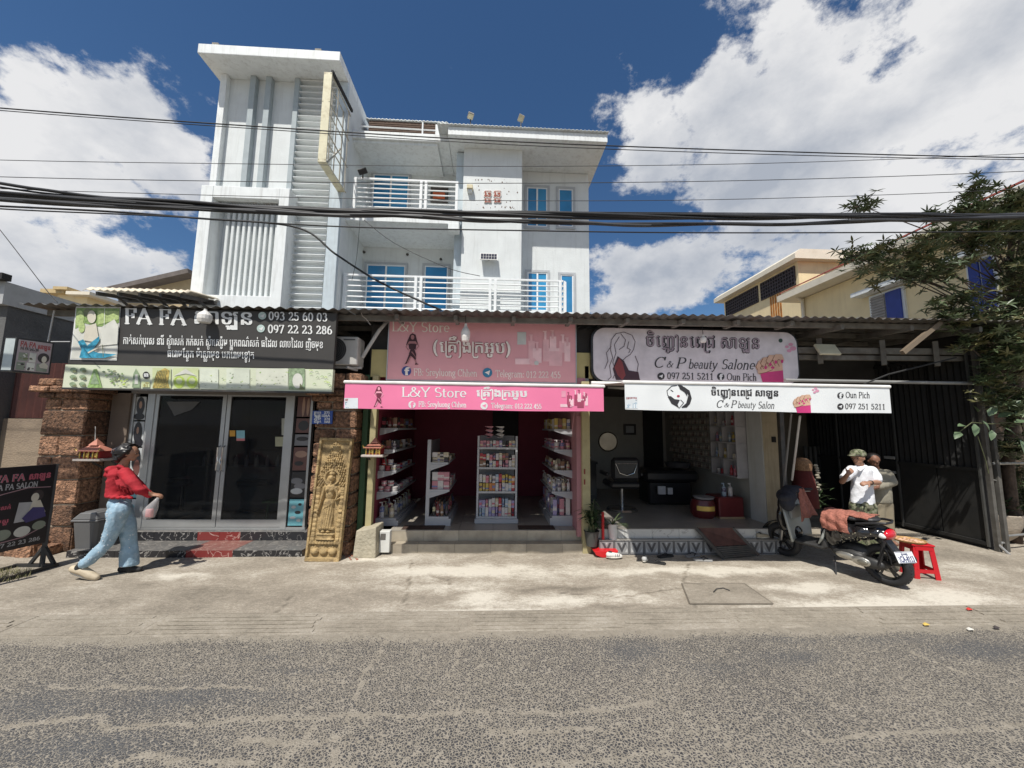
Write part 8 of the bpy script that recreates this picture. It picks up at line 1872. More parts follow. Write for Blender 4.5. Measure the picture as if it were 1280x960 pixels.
def gm2(n, c):
    if 'goods_'+n in MATS: return MATS['goods_'+n]
    m = mat('goods_'+n, c, .4, var=.15, vscale=45); nt = m.node_tree; N = nt.nodes.new; L = nt.links.new; b = nt.nodes['Principled BSDF']; src = b.inputs['Base Color'].links[0].from_socket
    tc = N('ShaderNodeTexCoord'); sp = N('ShaderNodeSeparateXYZ'); L(tc.outputs['Generated'], sp.inputs[0]); oi = N('ShaderNodeObjectInfo')      # printed label band, different on each pack
    def mt(op, *a):
        x = N('ShaderNodeMath'); x.operation = op
        for i, q in enumerate(a):
            if isinstance(q, (int, float)): x.inputs[i].default_value = q
            else: L(q, x.inputs[i])
        return x.outputs[0]
    c0 = mt('ADD', .25, mt('MULTIPLY', oi.outputs['Random'], .3)); band = mt('LESS_THAN', mt('ABSOLUTE', mt('SUBTRACT', sp.outputs['Z'], c0)), mt('ADD', .06, mt('MULTIPLY', oi.outputs['Random'], .12)))
    nz_ = N('ShaderNodeTexNoise'); nz_.inputs['Scale'].default_value = 9; L(tc.outputs['Generated'], nz_.inputs['Vector'])
    rr = N('ShaderNodeValToRGB'); L(mt('FRACT', mt('MULTIPLY', oi.outputs['Random'], 7.3)), rr.inputs[0]); rr.color_ramp.interpolation = 'CONSTANT'; e = rr.color_ramp.elements
    e[0].color = (.55, .52, .50, 1); e[1].position = .35; e[1].color = (.08, .05, .10, 1)
    for p_, cc in ((.5, (.45, .10, .14, 1)), (.65, (.55, .50, .30, 1)), (.8, (.12, .16, .35, 1))): x = e.new(p_); x.color = cc
    mx = N('ShaderNodeMix'); mx.data_type = 'RGBA'; L(mt('MULTIPLY', band, mt('GREATER_THAN', nz_.outputs['Fac'], .42)), mx.inputs['Factor']); L(src, mx.inputs['A']); L(rr.outputs[0], mx.inputs['B']); L(mx.outputs['Result'], b.inputs['Base Color']); return m
GC = {'white': (.50, .48, .47), 'pink': (.46, .20, .24), 'red': (.34, .03, .04), 'yellow': (.46, .34, .08), 'cream': (.46, .40, .28), 'lilac': (.30, .25, .42), 'black': (.03, .03, .03), 'brown': (.20, .11, .06), 'pale blue': (.28, .36, .44), 'orange': (.45, .18, .05), 'maroon': (.15, .03, .03)}
nth = ['first', 'second', 'third', 'fourth', 'fifth', 'sixth', 'seventh', 'eighth', 'ninth', 'tenth', 'eleventh', 'twelfth', 'thirteenth', 'fourteenth']
def good(kind, cn, pos, size, label, group, rz=0):
    o = bpy.data.objects.new('cosmetics_'+kind.replace(' ', '_'), good_mesh(kind, gm2(cn.replace(' ', '_'), GC[cn]))); COL.objects.link(o)
    o.location = pos; o.scale = size; o.rotation_euler = (0, 0, rz); o['label'] = label; o['category'] = kind; o['group'] = group; return o
lev_names = ['bottom', 'second', 'third', 'fourth', 'top']
def side_rack(lab, x_in, x_out, y0, y1, zs, spec, gname, post_t=.05):
    """rack along the depth of the shop: upright with bracketed shelves reaching out to x_out"""
    sg = 1 if x_out > x_in else -1
    r = thing('display_rack', lab, 'rack', ((x_in+x_out)/2, (y0+y1)/2, ZF), 'display racks in the cosmetics store')
    t = MB(); t.box(min(x_in, x_in+sg*post_t), max(x_in, x_in+sg*post_t), y0, y0+.05, ZF, zs[-1]+.33); t.build('upright', rackm, r)
    t = MB(); t.box(min(x_in, x_in+sg*.02), max(x_in, x_in+sg*.02), y0+.052, y1, ZF, zs[-1]+.31); t.build('back_panel', mat('rack_back', (.22, .22, .23), .5), r)
    t = MB(); a, b = sorted((x_in+sg*.03, x_out+sg*.03)); t.box(a, b, y0+.003, y1, ZF, zs[0]-.032); t.build('base', rackm, r)
    for k, z in enumerate(zs):
        w = x_out if k == 0 else x_out-sg*.03*(k > 1)
        t = MB(); a, b = sorted((x_in+sg*post_t, w)); t.box(a, b, y0, y1, z-.03, z); t.build('shelf', rackm, r)
        if k: t = MB(); t.prism([(x_in+sg*post_t, z-.03), (w-sg*.01, z-.03), (w-sg*.06, z-.05), (x_in+sg*post_t, z-.12)], y0-.006, y0+.006); t.build('bracket', rackm, r)
        kind, cols, sx, sz, cnt, rows = spec[k]
        side = 'left' if x_in < x_out else 'right'
        n = 0
        for j in range(7):
            for i in range(cnt):
                cx = x_in+sg*(post_t+.03)+sg*(abs(w-x_in)-post_t-.04)*(i+.5)/cnt; cy = y0+.07+j*(y1-y0-.1)/7
                if j > 2 and i < cnt-1: continue
                c = cols[(i+j) % len(cols)]; kk = kind[(i*3+j) % len(kind)] if isinstance(kind, list) else kind
                s = sx*rg.uniform(.9, 1.08)
                row_ = 'front row' if j == 0 else '%s row back' % nth[j]
                good(kk, c, (cx+rg.uniform(-.004, .004), cy, z), (s, s if kk != 'box' else s*.8, sz*rg.uniform(.93, 1.05)), '%s %s, %s in %s, %s shelf of %s' % (c, kk, nth[i], row_, lev_names[k], gname), '%s shelf goods of the %s' % (lev_names[k], gname), rg.uniform(-.15, .15)); n += 1
                if rows > 1 and j == 0 and i < cnt-(1 if kk == 'jar' else 0):
                    good(kk, cols[(i+1) % len(cols)], (cx+(.04*sg if kk == 'jar' else 0), cy, z+sz*1.06), (s, s, sz), '%s %s stacked above the %s of the front row, %s shelf of %s' % (cols[(i+1) % len(cols)], kk, nth[i], lev_names[k], gname), '%s shelf goods of the %s' % (lev_names[k], gname))
    return r
def zl(u, vs, Y): return [P(u, v, Y).z for v in vs]
YR0 = 5.80
side_rack('white metal rack along the left wall of the cosmetics store', P(466, 600, YR0).x-.02, P(497, 600, YR0).x, YR0, 7.2, zl(485, [648, 615, 589, 562, 535], YR0),
          [('pump bottle', ['white', 'cream'], .075, .21, 2, 1), ('jar', ['white', 'pink', 'white'], .085, .075, 3, 2), ('jar', ['white', 'red', 'white'], .085, .08, 3, 2), (['bottle', 'box'], ['black', 'brown', 'white'], .06, .13, 3, 1), (['box', 'bottle'], ['black', 'maroon', 'brown'], .055, .16, 3, 1)], 'left wall rack')
side_rack('narrow white rack end standing in the middle left of the cosmetics store', P(533, 600, YR0).x, P(562, 600, YR0).x, YR0, 7.0, zl(548, [646, 612, 578], YR0),
          [('bottle', ['black', 'maroon', 'brown', 'black'], .05, .20, 4, 1), ('box', ['pink', 'white', 'pink'], .085, .12, 3, 2), ('box', ['cream', 'white', 'cream', 'black'], .07, .07, 4, 3)], 'middle left rack')
side_rack('white metal rack with curved brackets along the right wall of the cosmetics store', P(721, 600, YR0).x, P(690, 600, YR0).x, YR0, 7.2, zl(705, [645, 614.5, 588, 562, 536.5], YR0),
          [('box', ['white', 'pink', 'lilac'], .062, .24, 3, 1), ('pump bottle', ['white', 'cream', 'white'], .055, .17, 4, 1), (['bottle', 'box'], ['cream', 'brown', 'cream'], .055, .13, 3, 1), ('pump bottle', ['pink', 'pink', 'white'], .075, .14, 3, 1), ('box', ['white', 'yellow', 'brown', 'yellow'], .055, .16, 4, 1)], 'right wall rack')
# rack facing the street
Yc_ = 5.95; cx0, cx1 = P(596, 600, Yc_).x, P(646.5, 600, Yc_).x
cr_ = thing('display_rack', 'white rack facing the street full of boxes in the middle of the cosmetics store', 'rack', ((cx0+cx1)/2, Yc_+.2, ZF), 'display racks in the cosmetics store')
zc = zl(620, [645.5, 614, 584, 559], Yc_); ztop_ = P(620, 545, Yc_).z
for x in (cx0, cx1-.03): t = MB(); t.box(x, x+.03, Yc_, Yc_+.04, ZF, ztop_); t.build('upright', rackm, cr_)
t = MB(); t.box(cx0+.03, cx1-.03, Yc_+.34, Yc_+.36, ZF, ztop_); t.build('back_panel', mat('rack_back', (.22, .22, .23), .5), cr_)
t = MB(); t.rbox(cx0-.02, cx1+.02, Yc_-.03, Yc_+.36, ZF, zc[0]-.032, .008); t.build('base', rackm, cr_)
pal = [['pale blue', 'white', 'lilac', 'lilac', 'pink', 'white', 'cream', 'red'], ['yellow', 'yellow', 'orange', 'white', 'pink', 'white', 'pale blue', 'red'], ['brown', 'black', 'white', 'red', 'white', 'pink', 'white', 'cream'], ['pink', 'pink', 'white', 'pink', 'lilac', 'black', 'cream', 'cream']]
for k, z in enumerate(zc):
    t = MB(); t.box(cx0+.004, cx1-.004, Yc_-.008, Yc_+.335, z-.03, z); t.build('shelf', rackm, cr_)
    n = 11; w = (cx1-cx0-.07)/n; hmax = (zc[k+1] if k < 3 else ztop_)-z-.04
    for i in range(n):
        x = cx0+.035+w*(i+.5)
        for rrow in range(2):
            c = pal[k][(i*5//7+rrow*3) % 8]; kk = 'box' if (i*7+k*3+rrow) % 5 else ('jar' if k != 2 else 'bottle')
            h = hmax*(.42 if k != 3 else .8)*rg.uniform(.85, 1.0)
            good(kk, c, (x, Yc_+.06+.0*rrow, z+(h+.004)*rrow*0+(.16 if False else 0)+(0 if rrow == 0 else h+.003)), (w*.88, .09, h*(1 if rrow == 0 else .9)), '%s %s, %s from left, %s layer, %s shelf of street facing rack' % (c, kk, nth[i], 'lower' if rrow == 0 else 'upper', ['bottom', 'second', 'third', 'top'][k]), '%s shelf goods of the street facing rack' % ['bottom', 'second', 'third', 'top'][k], rg.uniform(-.06, .06)) if not (k == 3 and rrow) else None
for i in range(2):
    for j in range(3): good('tube', 'white' if i else 'pink', (cx0+.17+i*.17, Yc_+.1, ztop_-.03+.001*j+j*.06), (.14, .09, .055), '%s pack, %s layer of the %s pile on top of street facing rack' % ('white' if i else 'pink', nth[j], 'right' if i else 'left'), 'packs on top of the street facing rack')
for (u0, u1, lab) in ((502, 555, 'dark brown door mat at the left of the cosmetics store floor edge'), (648, 694, 'dark brown door mat at the right of the cosmetics store floor edge')):
    a, b = P(u0, 658, 5.62), P(u1, 658, 5.62); t = MB(); t.rbox(a.x, b.x, 5.60, 5.80, .2645, .275, .004); tag(t.build('door_mat', mat('mat_brown', (.05, .028, .02), .95, var=.3, vscale=40, bump=.5)), lab, 'mat')
# ---------------------------------------------------------------- salon interior
Ywl = 8.88; mr_ = P(760, 552, Ywl)
mm_ = thing('round_mirror', 'round wall mirror on the back wall of the open salon', 'mirror', mr_)
t = MB(); R9 = Matrix.Translation(mr_) @ Matrix.Rotation(radians(90), 4, 'X'); t.lathe([(.001, .01), (.21, .01), (.21, .0), (.001, 0)], n=28, M=R9); t.build('glass', mat('mirror_glass', (.30, .28, .24), .1, .6), mm_)
t = MB(); t.tube([mr_+Vector((cos(a)*.215, -.012, sin(a)*.215)) for a in [2*pi*i/28 for i in range(28)]], .014, 6, closed=True); t.build('frame', mat('mirror_rim', (.12, .09, .06), .5), mm_)
pf = thing('picture_frame', 'small black framed certificate on the salon back wall right of the mirror', 'picture', P(787, 537, Ywl))
t = MB(); pbox(t, 780, 530, 795, 543.5, Ywl-.04, .03); t.build('frame', black, pf)
t = MB(); pbox(t, 782.5, 532.5, 792.5, 541, Ywl-.048, .008); t.build('print', mat('certificate', (.28, .30, .32), .4), pf)
# nail polish ledges on the right wall
XW = 4.055; ledge = mat('ledge_grey', (.30, .28, .25), .5)
np_ = thing('polish_shelves', 'rows of narrow ledges with nail polish bottles on the salon right wall', 'shelf', (XW, 7.8, 1.2))
ya_, yb2 = PX(838, 560, XW).y, PX(898, 560, XW).y
zz0, zz1 = P(870, 585, 7.2).z, P(870, 522, 7.2).z
pol = [mat('polish_%d' % i, c, .3) for i, c in enumerate(((.24, .18, .16), (.40, .36, .30), (.28, .25, .25), (.42, .38, .32), (.16, .12, .10)))]
for k in range(9):
    z = zz0+(zz1-zz0)*k/8; y0_ = yb2+.1*(k % 3); y1_ = ya_-.1*((k+1) % 3)
    t = MB(); t.box(XW-.07, XW-.003, y0_, y1_, z-.012, z); t.build('ledge', ledge, np_)
    t = MB(); yy = y0_+.05
    for c_i in range(5):
        t = MB(); yy = y0_+.05+c_i*.055
        while yy < y1_-.04: t.rbox(XW-.055, XW-.028, yy, yy+.028, z, z+.045, .004); t.cyl((XW-.042, yy+.014, z+.045), (XW-.042, yy+.014, z+.085), .008, n=5); yy += .275
        t.build('polish_bottles', pol[c_i], np_, kind='stuff')
# cube shelf
cs = thing('cube_shelf', 'pale cube shelf with bottles on the salon right wall', 'shelf', (XW, 6.4, 1)); y0_, y1_ = PX(935, 560, XW).y, PX(902, 560, XW).y; za_, zb_ = .95, 2.3
csm = mat('cube_shelf_pale', (.34, .33, .34), .5)
t = MB(); t.box(XW-.02, XW-.002, y0_, y1_, za_, zb_); t.build('back_board', csm, cs)
zls = [za_+(zb_-za_)*i/5 for i in range(6)]
for z in zls: t = MB(); t.box(XW-.20, XW-.021, y0_, y1_, z-.01, z+.01); t.build('shelf', csm, cs)
gi = 0
for k in range(5):
    ds = [0, .5, 1] if k % 2 == 0 else [0, .33, .66, 1]
    for d_ in ds: yy = y0_+(y1_-y0_)*d_; t = MB(); t.box(XW-.198, XW-.022, yy-.008, yy+.008, zls[k]+.011, zls[k+1]-.011); t.build('divider', csm, cs)
    for i in range(len(ds)-1):
        yy0, yy1 = y0_+(y1_-y0_)*ds[i], y0_+(y1_-y0_)*ds[i+1]; n = 3
        for j in range(n):
            c = ['pink', 'red', 'white', 'cream', 'yellow', 'pale blue'][(k*2+i+j // 2) % 6]; kk = ['bottle', 'jar', 'pump bottle'][(k+i) % 3]; h = .16 if kk != 'jar' else .08
            good(kk, c, (XW-.12, yy0+(yy1-yy0)*(j+.7)/(n+.6), zls[k]+.011), (.05, .05, h), '%s %s, %s in %s cell, %s row of salon cube shelf' % (c, kk, nth[j], nth[i], nth[k]), 'bottles in the salon cube shelf'); gi += 1
# red cabinets, drum and treatment bed
q0 = G(925, 655, .33)
rc_ = mat('cabinet_maroon', (.13, .018, .02), .4)
cb = thing('maroon_cabinet', 'maroon box cabinet at the right side of the salon', 'cabinet', (P(915, 640, 5.95).x, 6.1, .33)); t = MB(); X0, X1 = P(899, 630, 5.95).x, P(930, 630, 5.95).x; t.rbox(X0, X1, 5.95, 6.35, .335, P(915, 622, 5.95).z, .015); t.build('cabinet_body', rc_, cb)
t = MB(); t.box(X0, X1, 5.945, 6.35, .33, .36); t.build('plinth', mat('plinth_tan', (.35, .25, .15), .6), cb)
dr = thing('maroon_drum', 'round maroon drum with a gold label inside the salon', 'drum', (P(881, 640, 5.95).x, 6.1, .33)); cxd = P(881, 640, 6.05).x; zt3 = P(881, 626, 5.95).z
t = MB(); t.lathe([(.001, 0), (.15, 0), (.185, .06), (.19, .18), (.16, zt3-.33), (.001, zt3-.32)], (cxd, 6.1, .33), 24); t.build('drum_body', mat('drum_maroon', (.10, .015, .015), .3), dr, smooth=True)
t = MB(); t.lathe([(.192, .12), (.193, .19)], (cxd, 6.1, .33), 10, None, radians(215), radians(300)); t.build('gold_label', mat('label_gold', (.75, .50, .12), .4, .3), dr, smooth='all')
t = MB(); t.lathe([(.001, 0), (.14, 0), (.16, .03), (.001, .04)], (cxd+.02, 6.1, zt3+.01), 18); t.build('lid', mat('lid_pale', (.30, .30, .31), .4), dr)
for (u, c, lab) in ((907, 'pale blue', 'pale blue pump bottle on the maroon cabinet in the salon'), (915, 'white', 'white pump bottle on the maroon cabinet in the salon')):
    p = P(u, 612, 6.05); good('pump bottle', c, (p.x, 6.1, P(915, 622, 5.95).z), (.07, .07, .20), lab, 'pump bottles on the maroon cabinet')
p = P(925, 605, 6.0); zcab = P(915, 622, 5.95).z
t = MB()
bd = thing('treatment_bed', 'long black hair washing bed in the dim middle of the salon', 'bed', (2.9, 7.2, .33)); bm_ = mat('bed_black', (.015, .015, .017), .3)
t = MB(); t.rbox(2.75, 3.75, 6.9, 7.6, .75, .95, .05); t.build('mattress', bm_, bd); t = MB(); t.rbox(2.85, 3.65, 7.0, 7.5, .335, .75, .03); t.build('bed_base', bm_, bd)
t = MB(); t.lathe([(.001, .02), (.16, .03), (.22, .12), (.24, .13), (.20, .04), (.001, .0)], (3.5, 7.2, .95), 20); t.build('basin', mat('basin_dark', (.05, .05, .055), .2), bd)
t = MB(); pbox(t, 823, 608, 832, 618, 6.9, .05); pbox(t, 835, 610, 841, 618, 6.9, .05); tag(t.build('white_packets', mat('packet_white', (.5, .5, .52), .5)), 'two small white packets on the dark bed base in the salon', 'packet')
sc2 = thing('salon_chair', 'dark swivel salon chair by the left wall of the open salon', 'chair', (P(778, 640, 6.6).x, 6.6, .33)); cx_ = P(778, 640, 6.6).x; vin = mat('chair_vinyl_black', (.022, .022, .024), .3)
t = MB(); t.rbox(cx_-.26, cx_+.26, 6.4, 6.9, .70, .82, .04); t.build('seat', vin, sc2)
t = MB(); t.rbox(cx_-.24, cx_+.24, 6.36, 6.48, .84, 1.22, .05); t.build('backrest', vin, sc2)
for s in (-1, 1): t = MB(); t.rbox(cx_+s*.29-.03, cx_+s*.29+.03, 6.45, 6.85, .90, .97, .02); t.build('armrest', vin, sc2)
t = MB(); t.tube([(cx_-.18, 6.35, 1.12), (cx_-.12, 6.34, .97), (cx_, 6.335, .93), (cx_+.12, 6.34, .97), (cx_+.18, 6.35, 1.12), (cx_-.18, 6.35, 1.12)], .007, 6); t.build('chrome_hoop', mat('chrome', (.6, .6, .6), .15, .9), sc2)
t = MB(); t.lathe([(.001, 0), (.26, 0), (.24, .03), (.035, .05), (.035, .37), (.001, .37)], (cx_, 6.62, .33), 20); t.build('base', mat('chair_chrome', (.4, .4, .4), .2, .9), sc2)
tb_ = thing('dressing_table', 'dark dressing table with bottles at the left wall inside the salon', 'table', (1.75, 7.8, .33)); t = MB(); t.box(1.4, 2.0, 7.3, 8.6, 1.02, 1.06); t.build('table_top', vin, tb_)
for yy in (7.35, 8.55): t = MB(); t.box(1.42, 1.98, yy-.02, yy+.02, .33, 1.02); t.build('table_side', vin, tb_)
for i in range(8): good(['bottle', 'pump bottle', 'jar'][i % 3], ['black', 'maroon', 'white', 'brown'][i % 4], (1.55+.05*i, 7.4+.12*(i % 3), 1.06), (.06, .06, .18 if i % 3 != 2 else .09), '%s %s, %s from the left on the dressing table' % (['black', 'maroon', 'white', 'brown'][i % 4], ['bottle', 'pump bottle', 'jar'][i % 3], nth[i]), 'bottles on the dressing table')
# two pale switch plates on the gate wall
for v, l in ((572, 'upper pale lock plate on the dark gate behind the two men'), (590, 'lower pale lock plate on the dark gate behind the two men')):
    p = PX(1113, v, 7.25); t = MB(); t.box(7.22, 7.265, p.y-.09, p.y+.09, p.z-.025, p.z+.025); tag(t.build('lock_plate', mat('plate_pale', (.30, .30, .29), .5)), l, 'lock plate')

# ---------------------------------------------------------------- crowd barrier, bowl planter, plants at the right
br = thing('crowd_barrier', 'grey steel crowd barrier end at the right edge beside the bowl planter', 'barrier', G(1258, 692)); stl_ = mat('barrier_steel', (.34, .34, .33), .45, .6, var=.15, dirt=(.2, .12, .07), dscale=8, damt=.5)
gp = G(1258, 690); zt4 = P(1257, 580, gp.y).z; dirx = Vector((.98, .2, 0)).normalized()
base = Vector((gp.x, gp.y, 0))
t = MB(); t.tube([base+Vector((0, 0, .05)), base+Vector((0, 0, zt4))], .020, 8); t.build('post', stl_, br)
t = MB(); t.tube([base+Vector((-.05, 0, zt4+.0)), base+Vector((0, 0, zt4+.005)), base+dirx*1.6+Vector((0, 0, zt4))], .020, 8); t.build('top_rail', stl_, br)
t = MB(); t.tube([base+Vector((0, 0, .22)), base+dirx*1.6+Vector((0, 0, .22))], .018, 8); t.build('bottom_rail', stl_, br)
t = MB(); t.tube([base+Vector((-.12, -.12, .0)), base+Vector((-.13, -.02, .10)), base+Vector((-.05, 0, .13)), base+Vector((.0, 0, .12))], .018, 8); t.build('foot', stl_, br)
t = MB(); t.tube([base+Vector((-.09, 0, zt4-.22)), base+Vector((0, 0, zt4-.25))], .010, 6); t.build('hook', stl_, br)
bp = G(1252, 686); bp = P(1250, 684, 5.85); 
pl = thing('bowl_planter', 'large pale round bowl planter with dark plants by the gate', 'planter', (bp.x, 5.9, 0)); c = Vector((bp.x+.02, 5.9, 0))
t = MB(); t.lathe([(.001, 0), (.10, .0), (.22, .12), (.29, .28), (.32, .44), (.30, .45), (.26, .40), (.001, .38)], c, 28); t.build('bowl', mat('bowl_concrete', (.40, .34, .27), .85, var=.2, vscale=6, bump=.4, dirt=(.2, .14, .1), dscale=3, damt=.6), pl, smooth=True)
lf = MB(); r5 = random.Random(21)
for i in range(90): a = r5.uniform(0, 6.28); leaf_geo(lf, c+Vector((r5.uniform(-.2, .2), r5.uniform(-.2, .2), .42+r5.uniform(0, .22))), (cos(a), sin(a), r5.uniform(.1, 1.5)), (0, 0, 1), r5.uniform(.10, .2), .035)
lf.build('foliage', leafd, pl, kind='stuff')
bush('bushy green pot plant behind the barrier at the right edge', (P(1290, 660, 6.1).x, 6.1, 0), .22, .3, mat('pot_black', (.04, .04, .04), .6), 22, .7, 16, .14, .05, leafm, .6, seed=6)
bush('small shrub seen through the barrier above the bowl planter', (P(1272, 600, 6.6).x, 6.6, .35), .15, .3, mat('pot_black', (.04, .04, .04), .6), 14, .75, 14, .15, .05, leafm, .5, seed=8)
# stained wall enlarged as dark backing to darken the view behind the climbing plant
rw2 = MB(); rw2.box(7.4, 10.6, 6.9, 7.1, 0, 3.9); tag(rw2.build('backing_wall', mat('stained_wall', (.085, .07, .055), .95, var=.3, vscale=3, dirt=(.14, .045, .025), dscale=3, damt=.8)), 'dark stained wall enlarged as backing behind the tree and barrier at the right edge', 'wall')
# ---------------------------------------------------------------- tree
TR = thing('leafy_tree', 'tall dark leafed tree reaching over the shop roof at the right edge', 'tree', (7.9, 5.7, 0))
bark = mat('tree_bark', (.085, .06, .045), .95, var=.35, vscale=12, bump=1, bscale=20)
root = Vector((8.15, 5.8, 0))
tk = MB(); tk.tube([root, root+Vector((.03, 0, 1.2)), P(1272, 470, 5.7), P(1268, 400, 5.6), P(1262, 330, 5.6), P(1268, 270, 5.7)], [.075, .07, .06, .055, .045, .03], 10); tk.build('trunk', bark, TR, smooth='all')
clusters = [(1078, 258, 5.0, .17), (1062, 320, 4.9, .18), (1083, 322, 5.0, .16), (1100, 336, 5.0, .22), (1125, 335, 5.1, .25), (1118, 310, 5.0, .18), (1150, 318, 5.1, .26), (1140, 345, 5.1, .20), (1168, 345, 5.1, .24), (1165, 300, 5.2, .22), (1192, 290, 5.2, .24), (1185, 335, 5.1, .25),
            (1213, 262, 5.2, .24), (1222, 240, 5.3, .2), (1238, 285, 5.3, .26), (1258, 262, 5.4, .26), (1276, 290, 5.4, .3), (1270, 330, 5.5, .26), (1210, 308, 5.4, .20), (1200, 375, 5.2, .22), (1216, 395, 5.2, .22), (1195, 405, 5.1, .15), (1180, 400, 5.0, .12), (1228, 420, 5.2, .22),
            (1208, 430, 5.1, .14), (1245, 400, 5.3, .20), (1262, 385, 5.4, .25), (1268, 425, 5.5, .26), (1245, 445, 5.3, .18), (1278, 455, 5.5, .25), (1240, 478, 5.2, .18), (1262, 492, 5.3, .22), (1285, 500, 5.3, .25), (1170, 385, 5.0, .10), (1290, 360, 5.5, .35), (1310, 300, 5.5, .4), (1320, 420, 5.5, .4), (1098, 318, 5.0, .13), (1160, 268, 5.2, .10), (1330, 250, 5.6, .4), (1275, 400, 5.3, .25), (1250, 460, 5.2, .22), (1272, 520, 5.3, .22), (1260, 560, 5.5, .2), (1235, 300, 5.2, .25), (1270, 250, 5.3, .28), (1280, 340, 5.2, .3), (1290, 450, 5.2, .3), (1258, 430, 5.1, .24), (1285, 560, 5.3, .25), (1250, 505, 5.1, .18)]
crown = MB(); tw = MB(); r6 = random.Random(31); crown2 = MB()
for (u, v, Y, r) in clusters:
    c = P(u, v, Y); j = P(1262, min(470, max(300, v+60)), 5.6); mid = c.lerp(j, .5)+Vector((0, 0, -.06))
    tw.tube([j, mid, c], [.014, .010, .005], 5)
    for i in range(int(10+r*r*(520 if u < 1195 else 900))):
        o = Vector((r6.gauss(0, 1), r6.gauss(0, 1), r6.gauss(0, .65)))*r*.55; q = c+o
        if r6.random() < .3: tw.tube([c+o*.2, q], [.005, .003], 4, cap=False)
        ax = Vector((r6.uniform(-.6, .6), r6.uniform(-.6, .6), 1)).normalized(); s1 = ax.orthogonal().normalized(); s2 = ax.cross(s1); nl = r6.randint(6, 9); ph = r6.random()*6
        cw = crown if r6.random() < .72 else crown2
        for k in range(nl):
            a = ph+2*pi*k/nl; leaf_geo(cw, q, (s1*cos(a)+s2*sin(a))+ax*r6.uniform(.15, .7), ax, r6.uniform(.08, .125), r6.uniform(.020, .030), bend=r6.uniform(0, .5))
tw.build('branches', bark, TR); crown.build('crown', mat('tree_leaf_dark', (.085, .115, .055), .4, var=.45, vscale=9, spec=.6), TR, kind='stuff'); crown2.build('new_growth', mat('tree_leaf_yellowish', (.115, .11, .045), .45, var=.4, vscale=9), TR, kind='stuff')
# broad-leafed climber hanging under the roof
cl = thing('climbing_plant', 'broad leaved climber hanging in front of the dark gate post at right', 'plant', P(1235, 540, 5.1))
st_ = MB(); pts = [P(1290, 535, 5.2), P(1262, 528, 5.15), P(1240, 530, 5.1), P(1215, 528, 5.1), P(1196, 542, 5.1)]; st_.tube(pts, .006, 5); st_.tube([P(1222, 545, 5.1), P(1232, 575, 5.12), P(1236, 592, 5.12)], .004, 5); st_.build('stem', stemm, cl)
for (u, v, L_, a) in ((1200, 540, .14, 3.6), (1206, 532, .13, 3.0), (1218, 530, .15, 4.4), (1228, 526, .14, 5.2), (1236, 520, .15, 1.2), (1222, 515, .12, 2.2), (1248, 522, .16, .6), (1256, 535, .18, 5.6), (1268, 528, .18, .2), (1275, 550, .2, 4.8), (1245, 508, .14, 1.9), (1262, 512, .16, 1.0), (1240, 538, .13, 4.2)):
    t = MB(); leaf_geo(t, P(u, v, 5.08), (cos(a), -.35, sin(a)), (0, -.6, 1), L_*1.15, L_*.62, bend=.25); o = t.build('leaf', mat('climber_leaf', (.11, .16, .085), .4, var=.25, vscale=12), cl, smooth='all')
# grass patch by the standing board
gp_ = MB(); r7 = random.Random(3)
for i in range(500):
    p = G(r7.uniform(-30, 40), r7.uniform(712, 728), .01)
    if p.x > -5.05: continue
    gp_.add([p+Vector((-.004, 0, 0)), p+Vector((.004, 0, 0)), p+Vector((r7.uniform(-.03, .03), r7.uniform(-.03, .03), r7.uniform(.02, .06)))], [(0, 1, 2)])
gp_.build('weeds', mat('dry_weed', (.16, .15, .07), .9, var=.3), kind='stuff')

# ---------------------------------------------------------------- overhead cables
cabm = mat('cable_black', (.011, .011, .012), .55, var=.3, vscale=30); cabg = mat('cable_grey', (.045, .045, .047), .5, var=.2)
def line_pts(pts, Y, n=60, ext=True):
    """points through photo positions at one distance, carried on past both edges of the frame"""
    us = [p[0] for p in pts]; out = []
    if ext:
        a, b = pts[0], pts[1]; k = (b[1]-a[1])/(b[0]-a[0]); pts = [(a[0]-260, a[1]-260*k-6)]+pts
        a, b = pts[-2], pts[-1]; k = (b[1]-a[1])/(b[0]-a[0]); pts = pts+[(b[0]+260, b[1]+260*k-6)]
    w = [P(u, v, Y) for u, v in pts]
    for i in range(n+1):
        t = i/n*(len(w)-1); k = min(int(t), len(w)-2); f = t-k
        p0, p1, p2, p3 = w[max(0, k-1)], w[k], w[k+1], w[min(len(w)-1, k+2)]
        out.append(.5*((2*p1)+(-p0+p2)*f+(2*p0-5*p1+4*p2-p3)*f*f+(-p0+3*p1-3*p2+p3)*f**3))
    return out
def cable(lab, pts, Y, r, m=None, group=None, ext=True, n=60):
    t = MB(); t.tube(line_pts(pts, Y, n, ext), r, 6); tag(t.build('power_cable', m or cabm, smooth='all'), lab, 'cable', group)
def bundle(lab, pts, Y, R_, strands, pitch, nm='cable_bundle', n=220):
    base = line_pts(pts, Y, n); th = thing(nm, lab, 'cable bundle', base[n//2]); rr = random.Random(int(R_*1000)+strands)
    for s in range(strands):
        ph = rr.uniform(0, 6.28); rad = R_*rr.uniform(.35, 1.0); pt = pitch*rr.uniform(.7, 1.4); w2 = rr.uniform(0, 6)
        P_ = [p+Vector((0, cos(ph+i*pt)*rad, sin(ph+i*pt)*rad*(1+.25*sin(i*.06+w2)))) for i, p in enumerate(base)]
        t = MB(); t.tube(P_, rr.choice([.011, .014, .018]), 6); t.build('strand', cabm if s % 4 else cabg, th, smooth='all')
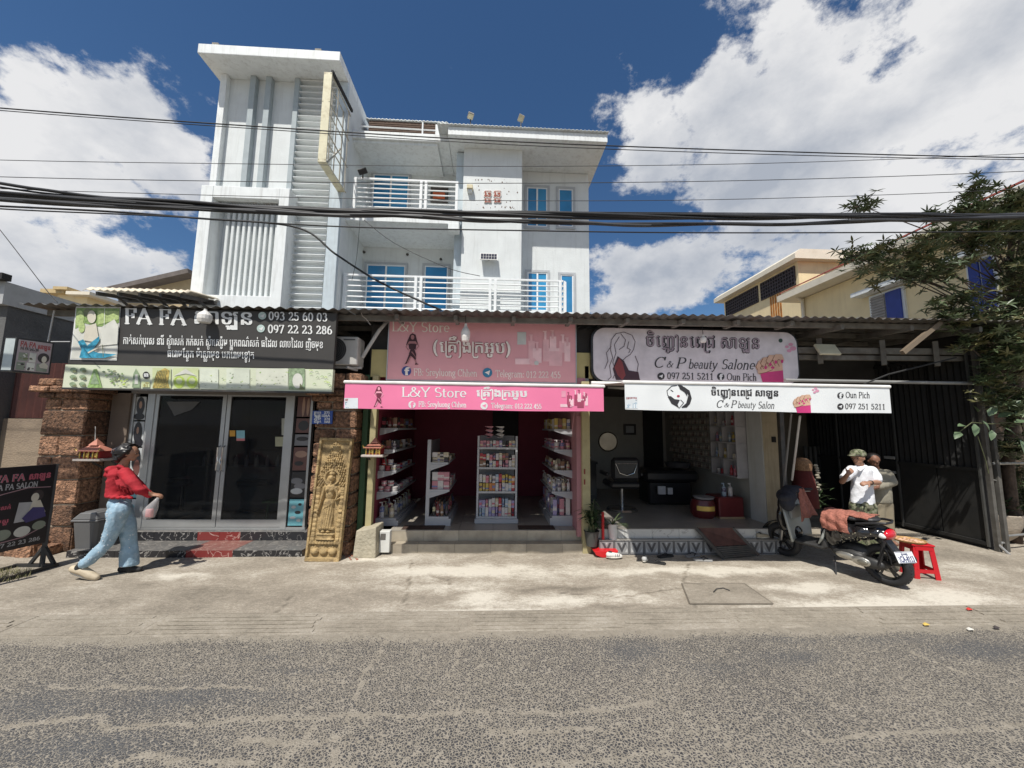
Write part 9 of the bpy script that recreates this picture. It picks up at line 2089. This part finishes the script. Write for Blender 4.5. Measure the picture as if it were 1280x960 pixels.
bundle('thick black bundle of twisted overhead cables crossing the whole view', [(0, 244), (230, 255.5), (430, 265), (640, 268), (900, 270), (1120, 270.5), (1280, 269)], 3.9, .029, 12, .10)
bundle('thinner wavy twisted cable pair just below the thick bundle', [(0, 250), (230, 261), (420, 268), (560, 273), (700, 278), (860, 281), (1000, 279), (1140, 275), (1280, 272)], 3.85, .014, 3, .16, 'twisted_cable')
cable('black cable slanting down into the thick bundle at upper left', [(0, 229), (60, 238), (130, 247), (200, 250), (300, 259), (640, 268), (1280, 269)], 3.95, .016, ext=True, n=40)
cable('second black cable joining the thick bundle at upper left', [(0, 234), (70, 243), (140, 249), (220, 253), (430, 263), (1280, 268)], 3.97, .010, ext=True, n=40)
cable('thin black cable running just beneath the thick bundle', [(0, 261), (200, 270), (420, 283), (640, 288), (900, 291), (1280, 289)], 3.8, .007)
cable('dark double wire highest of all, left part to right edge', [(0, 135), (320, 158), (640, 177), (960, 189), (1280, 197)], 4.3, .0075)
cable('dark wire running close under the highest overhead wire', [(0, 138), (320, 161), (640, 181), (960, 193), (1280, 199.5)], 4.35, .005)
cable('thin grey wire crossing the tower and the emblem wall', [(0, 200), (320, 205), (640, 208), (960, 204), (1280, 192)], 4.6, .004, cabg)
cable('thin grey wire below it passing over the balcony top rail', [(0, 221), (320, 227), (640, 229), (960, 225), (1280, 214)], 4.6, .0045, cabg)
cable('thin grey wire crossing the clouds at right above the bundle', [(0, 236), (430, 248), (740, 251), (1000, 247), (1280, 236)], 4.5, .004, cabg)
cable('black service cable dropping from the bundle to the shop roof', [(-60, 255), (130, 264), (250, 273), (370, 284), (420, 318), (470, 350), (520, 374), (552, 388)], 4.2, .011, ext=False)
cable('thin wire hanging in the upper left corner down to the grey wall', [(-30, 250), (10, 300), (60, 365), (72, 378)], 4.6, .004, ext=False, n=20)
cable('thin wire looping down from the bundle over the lower balcony left', [(450, 276), (446, 320), (440, 350)], 6.0, .004, ext=False, n=16)
cable('thin grey wire sloping from the bundle past the balcony doors', [(455, 275), (495, 305), (560, 335), (600, 345)], 7.0, .006, cabg, ext=False, n=20)
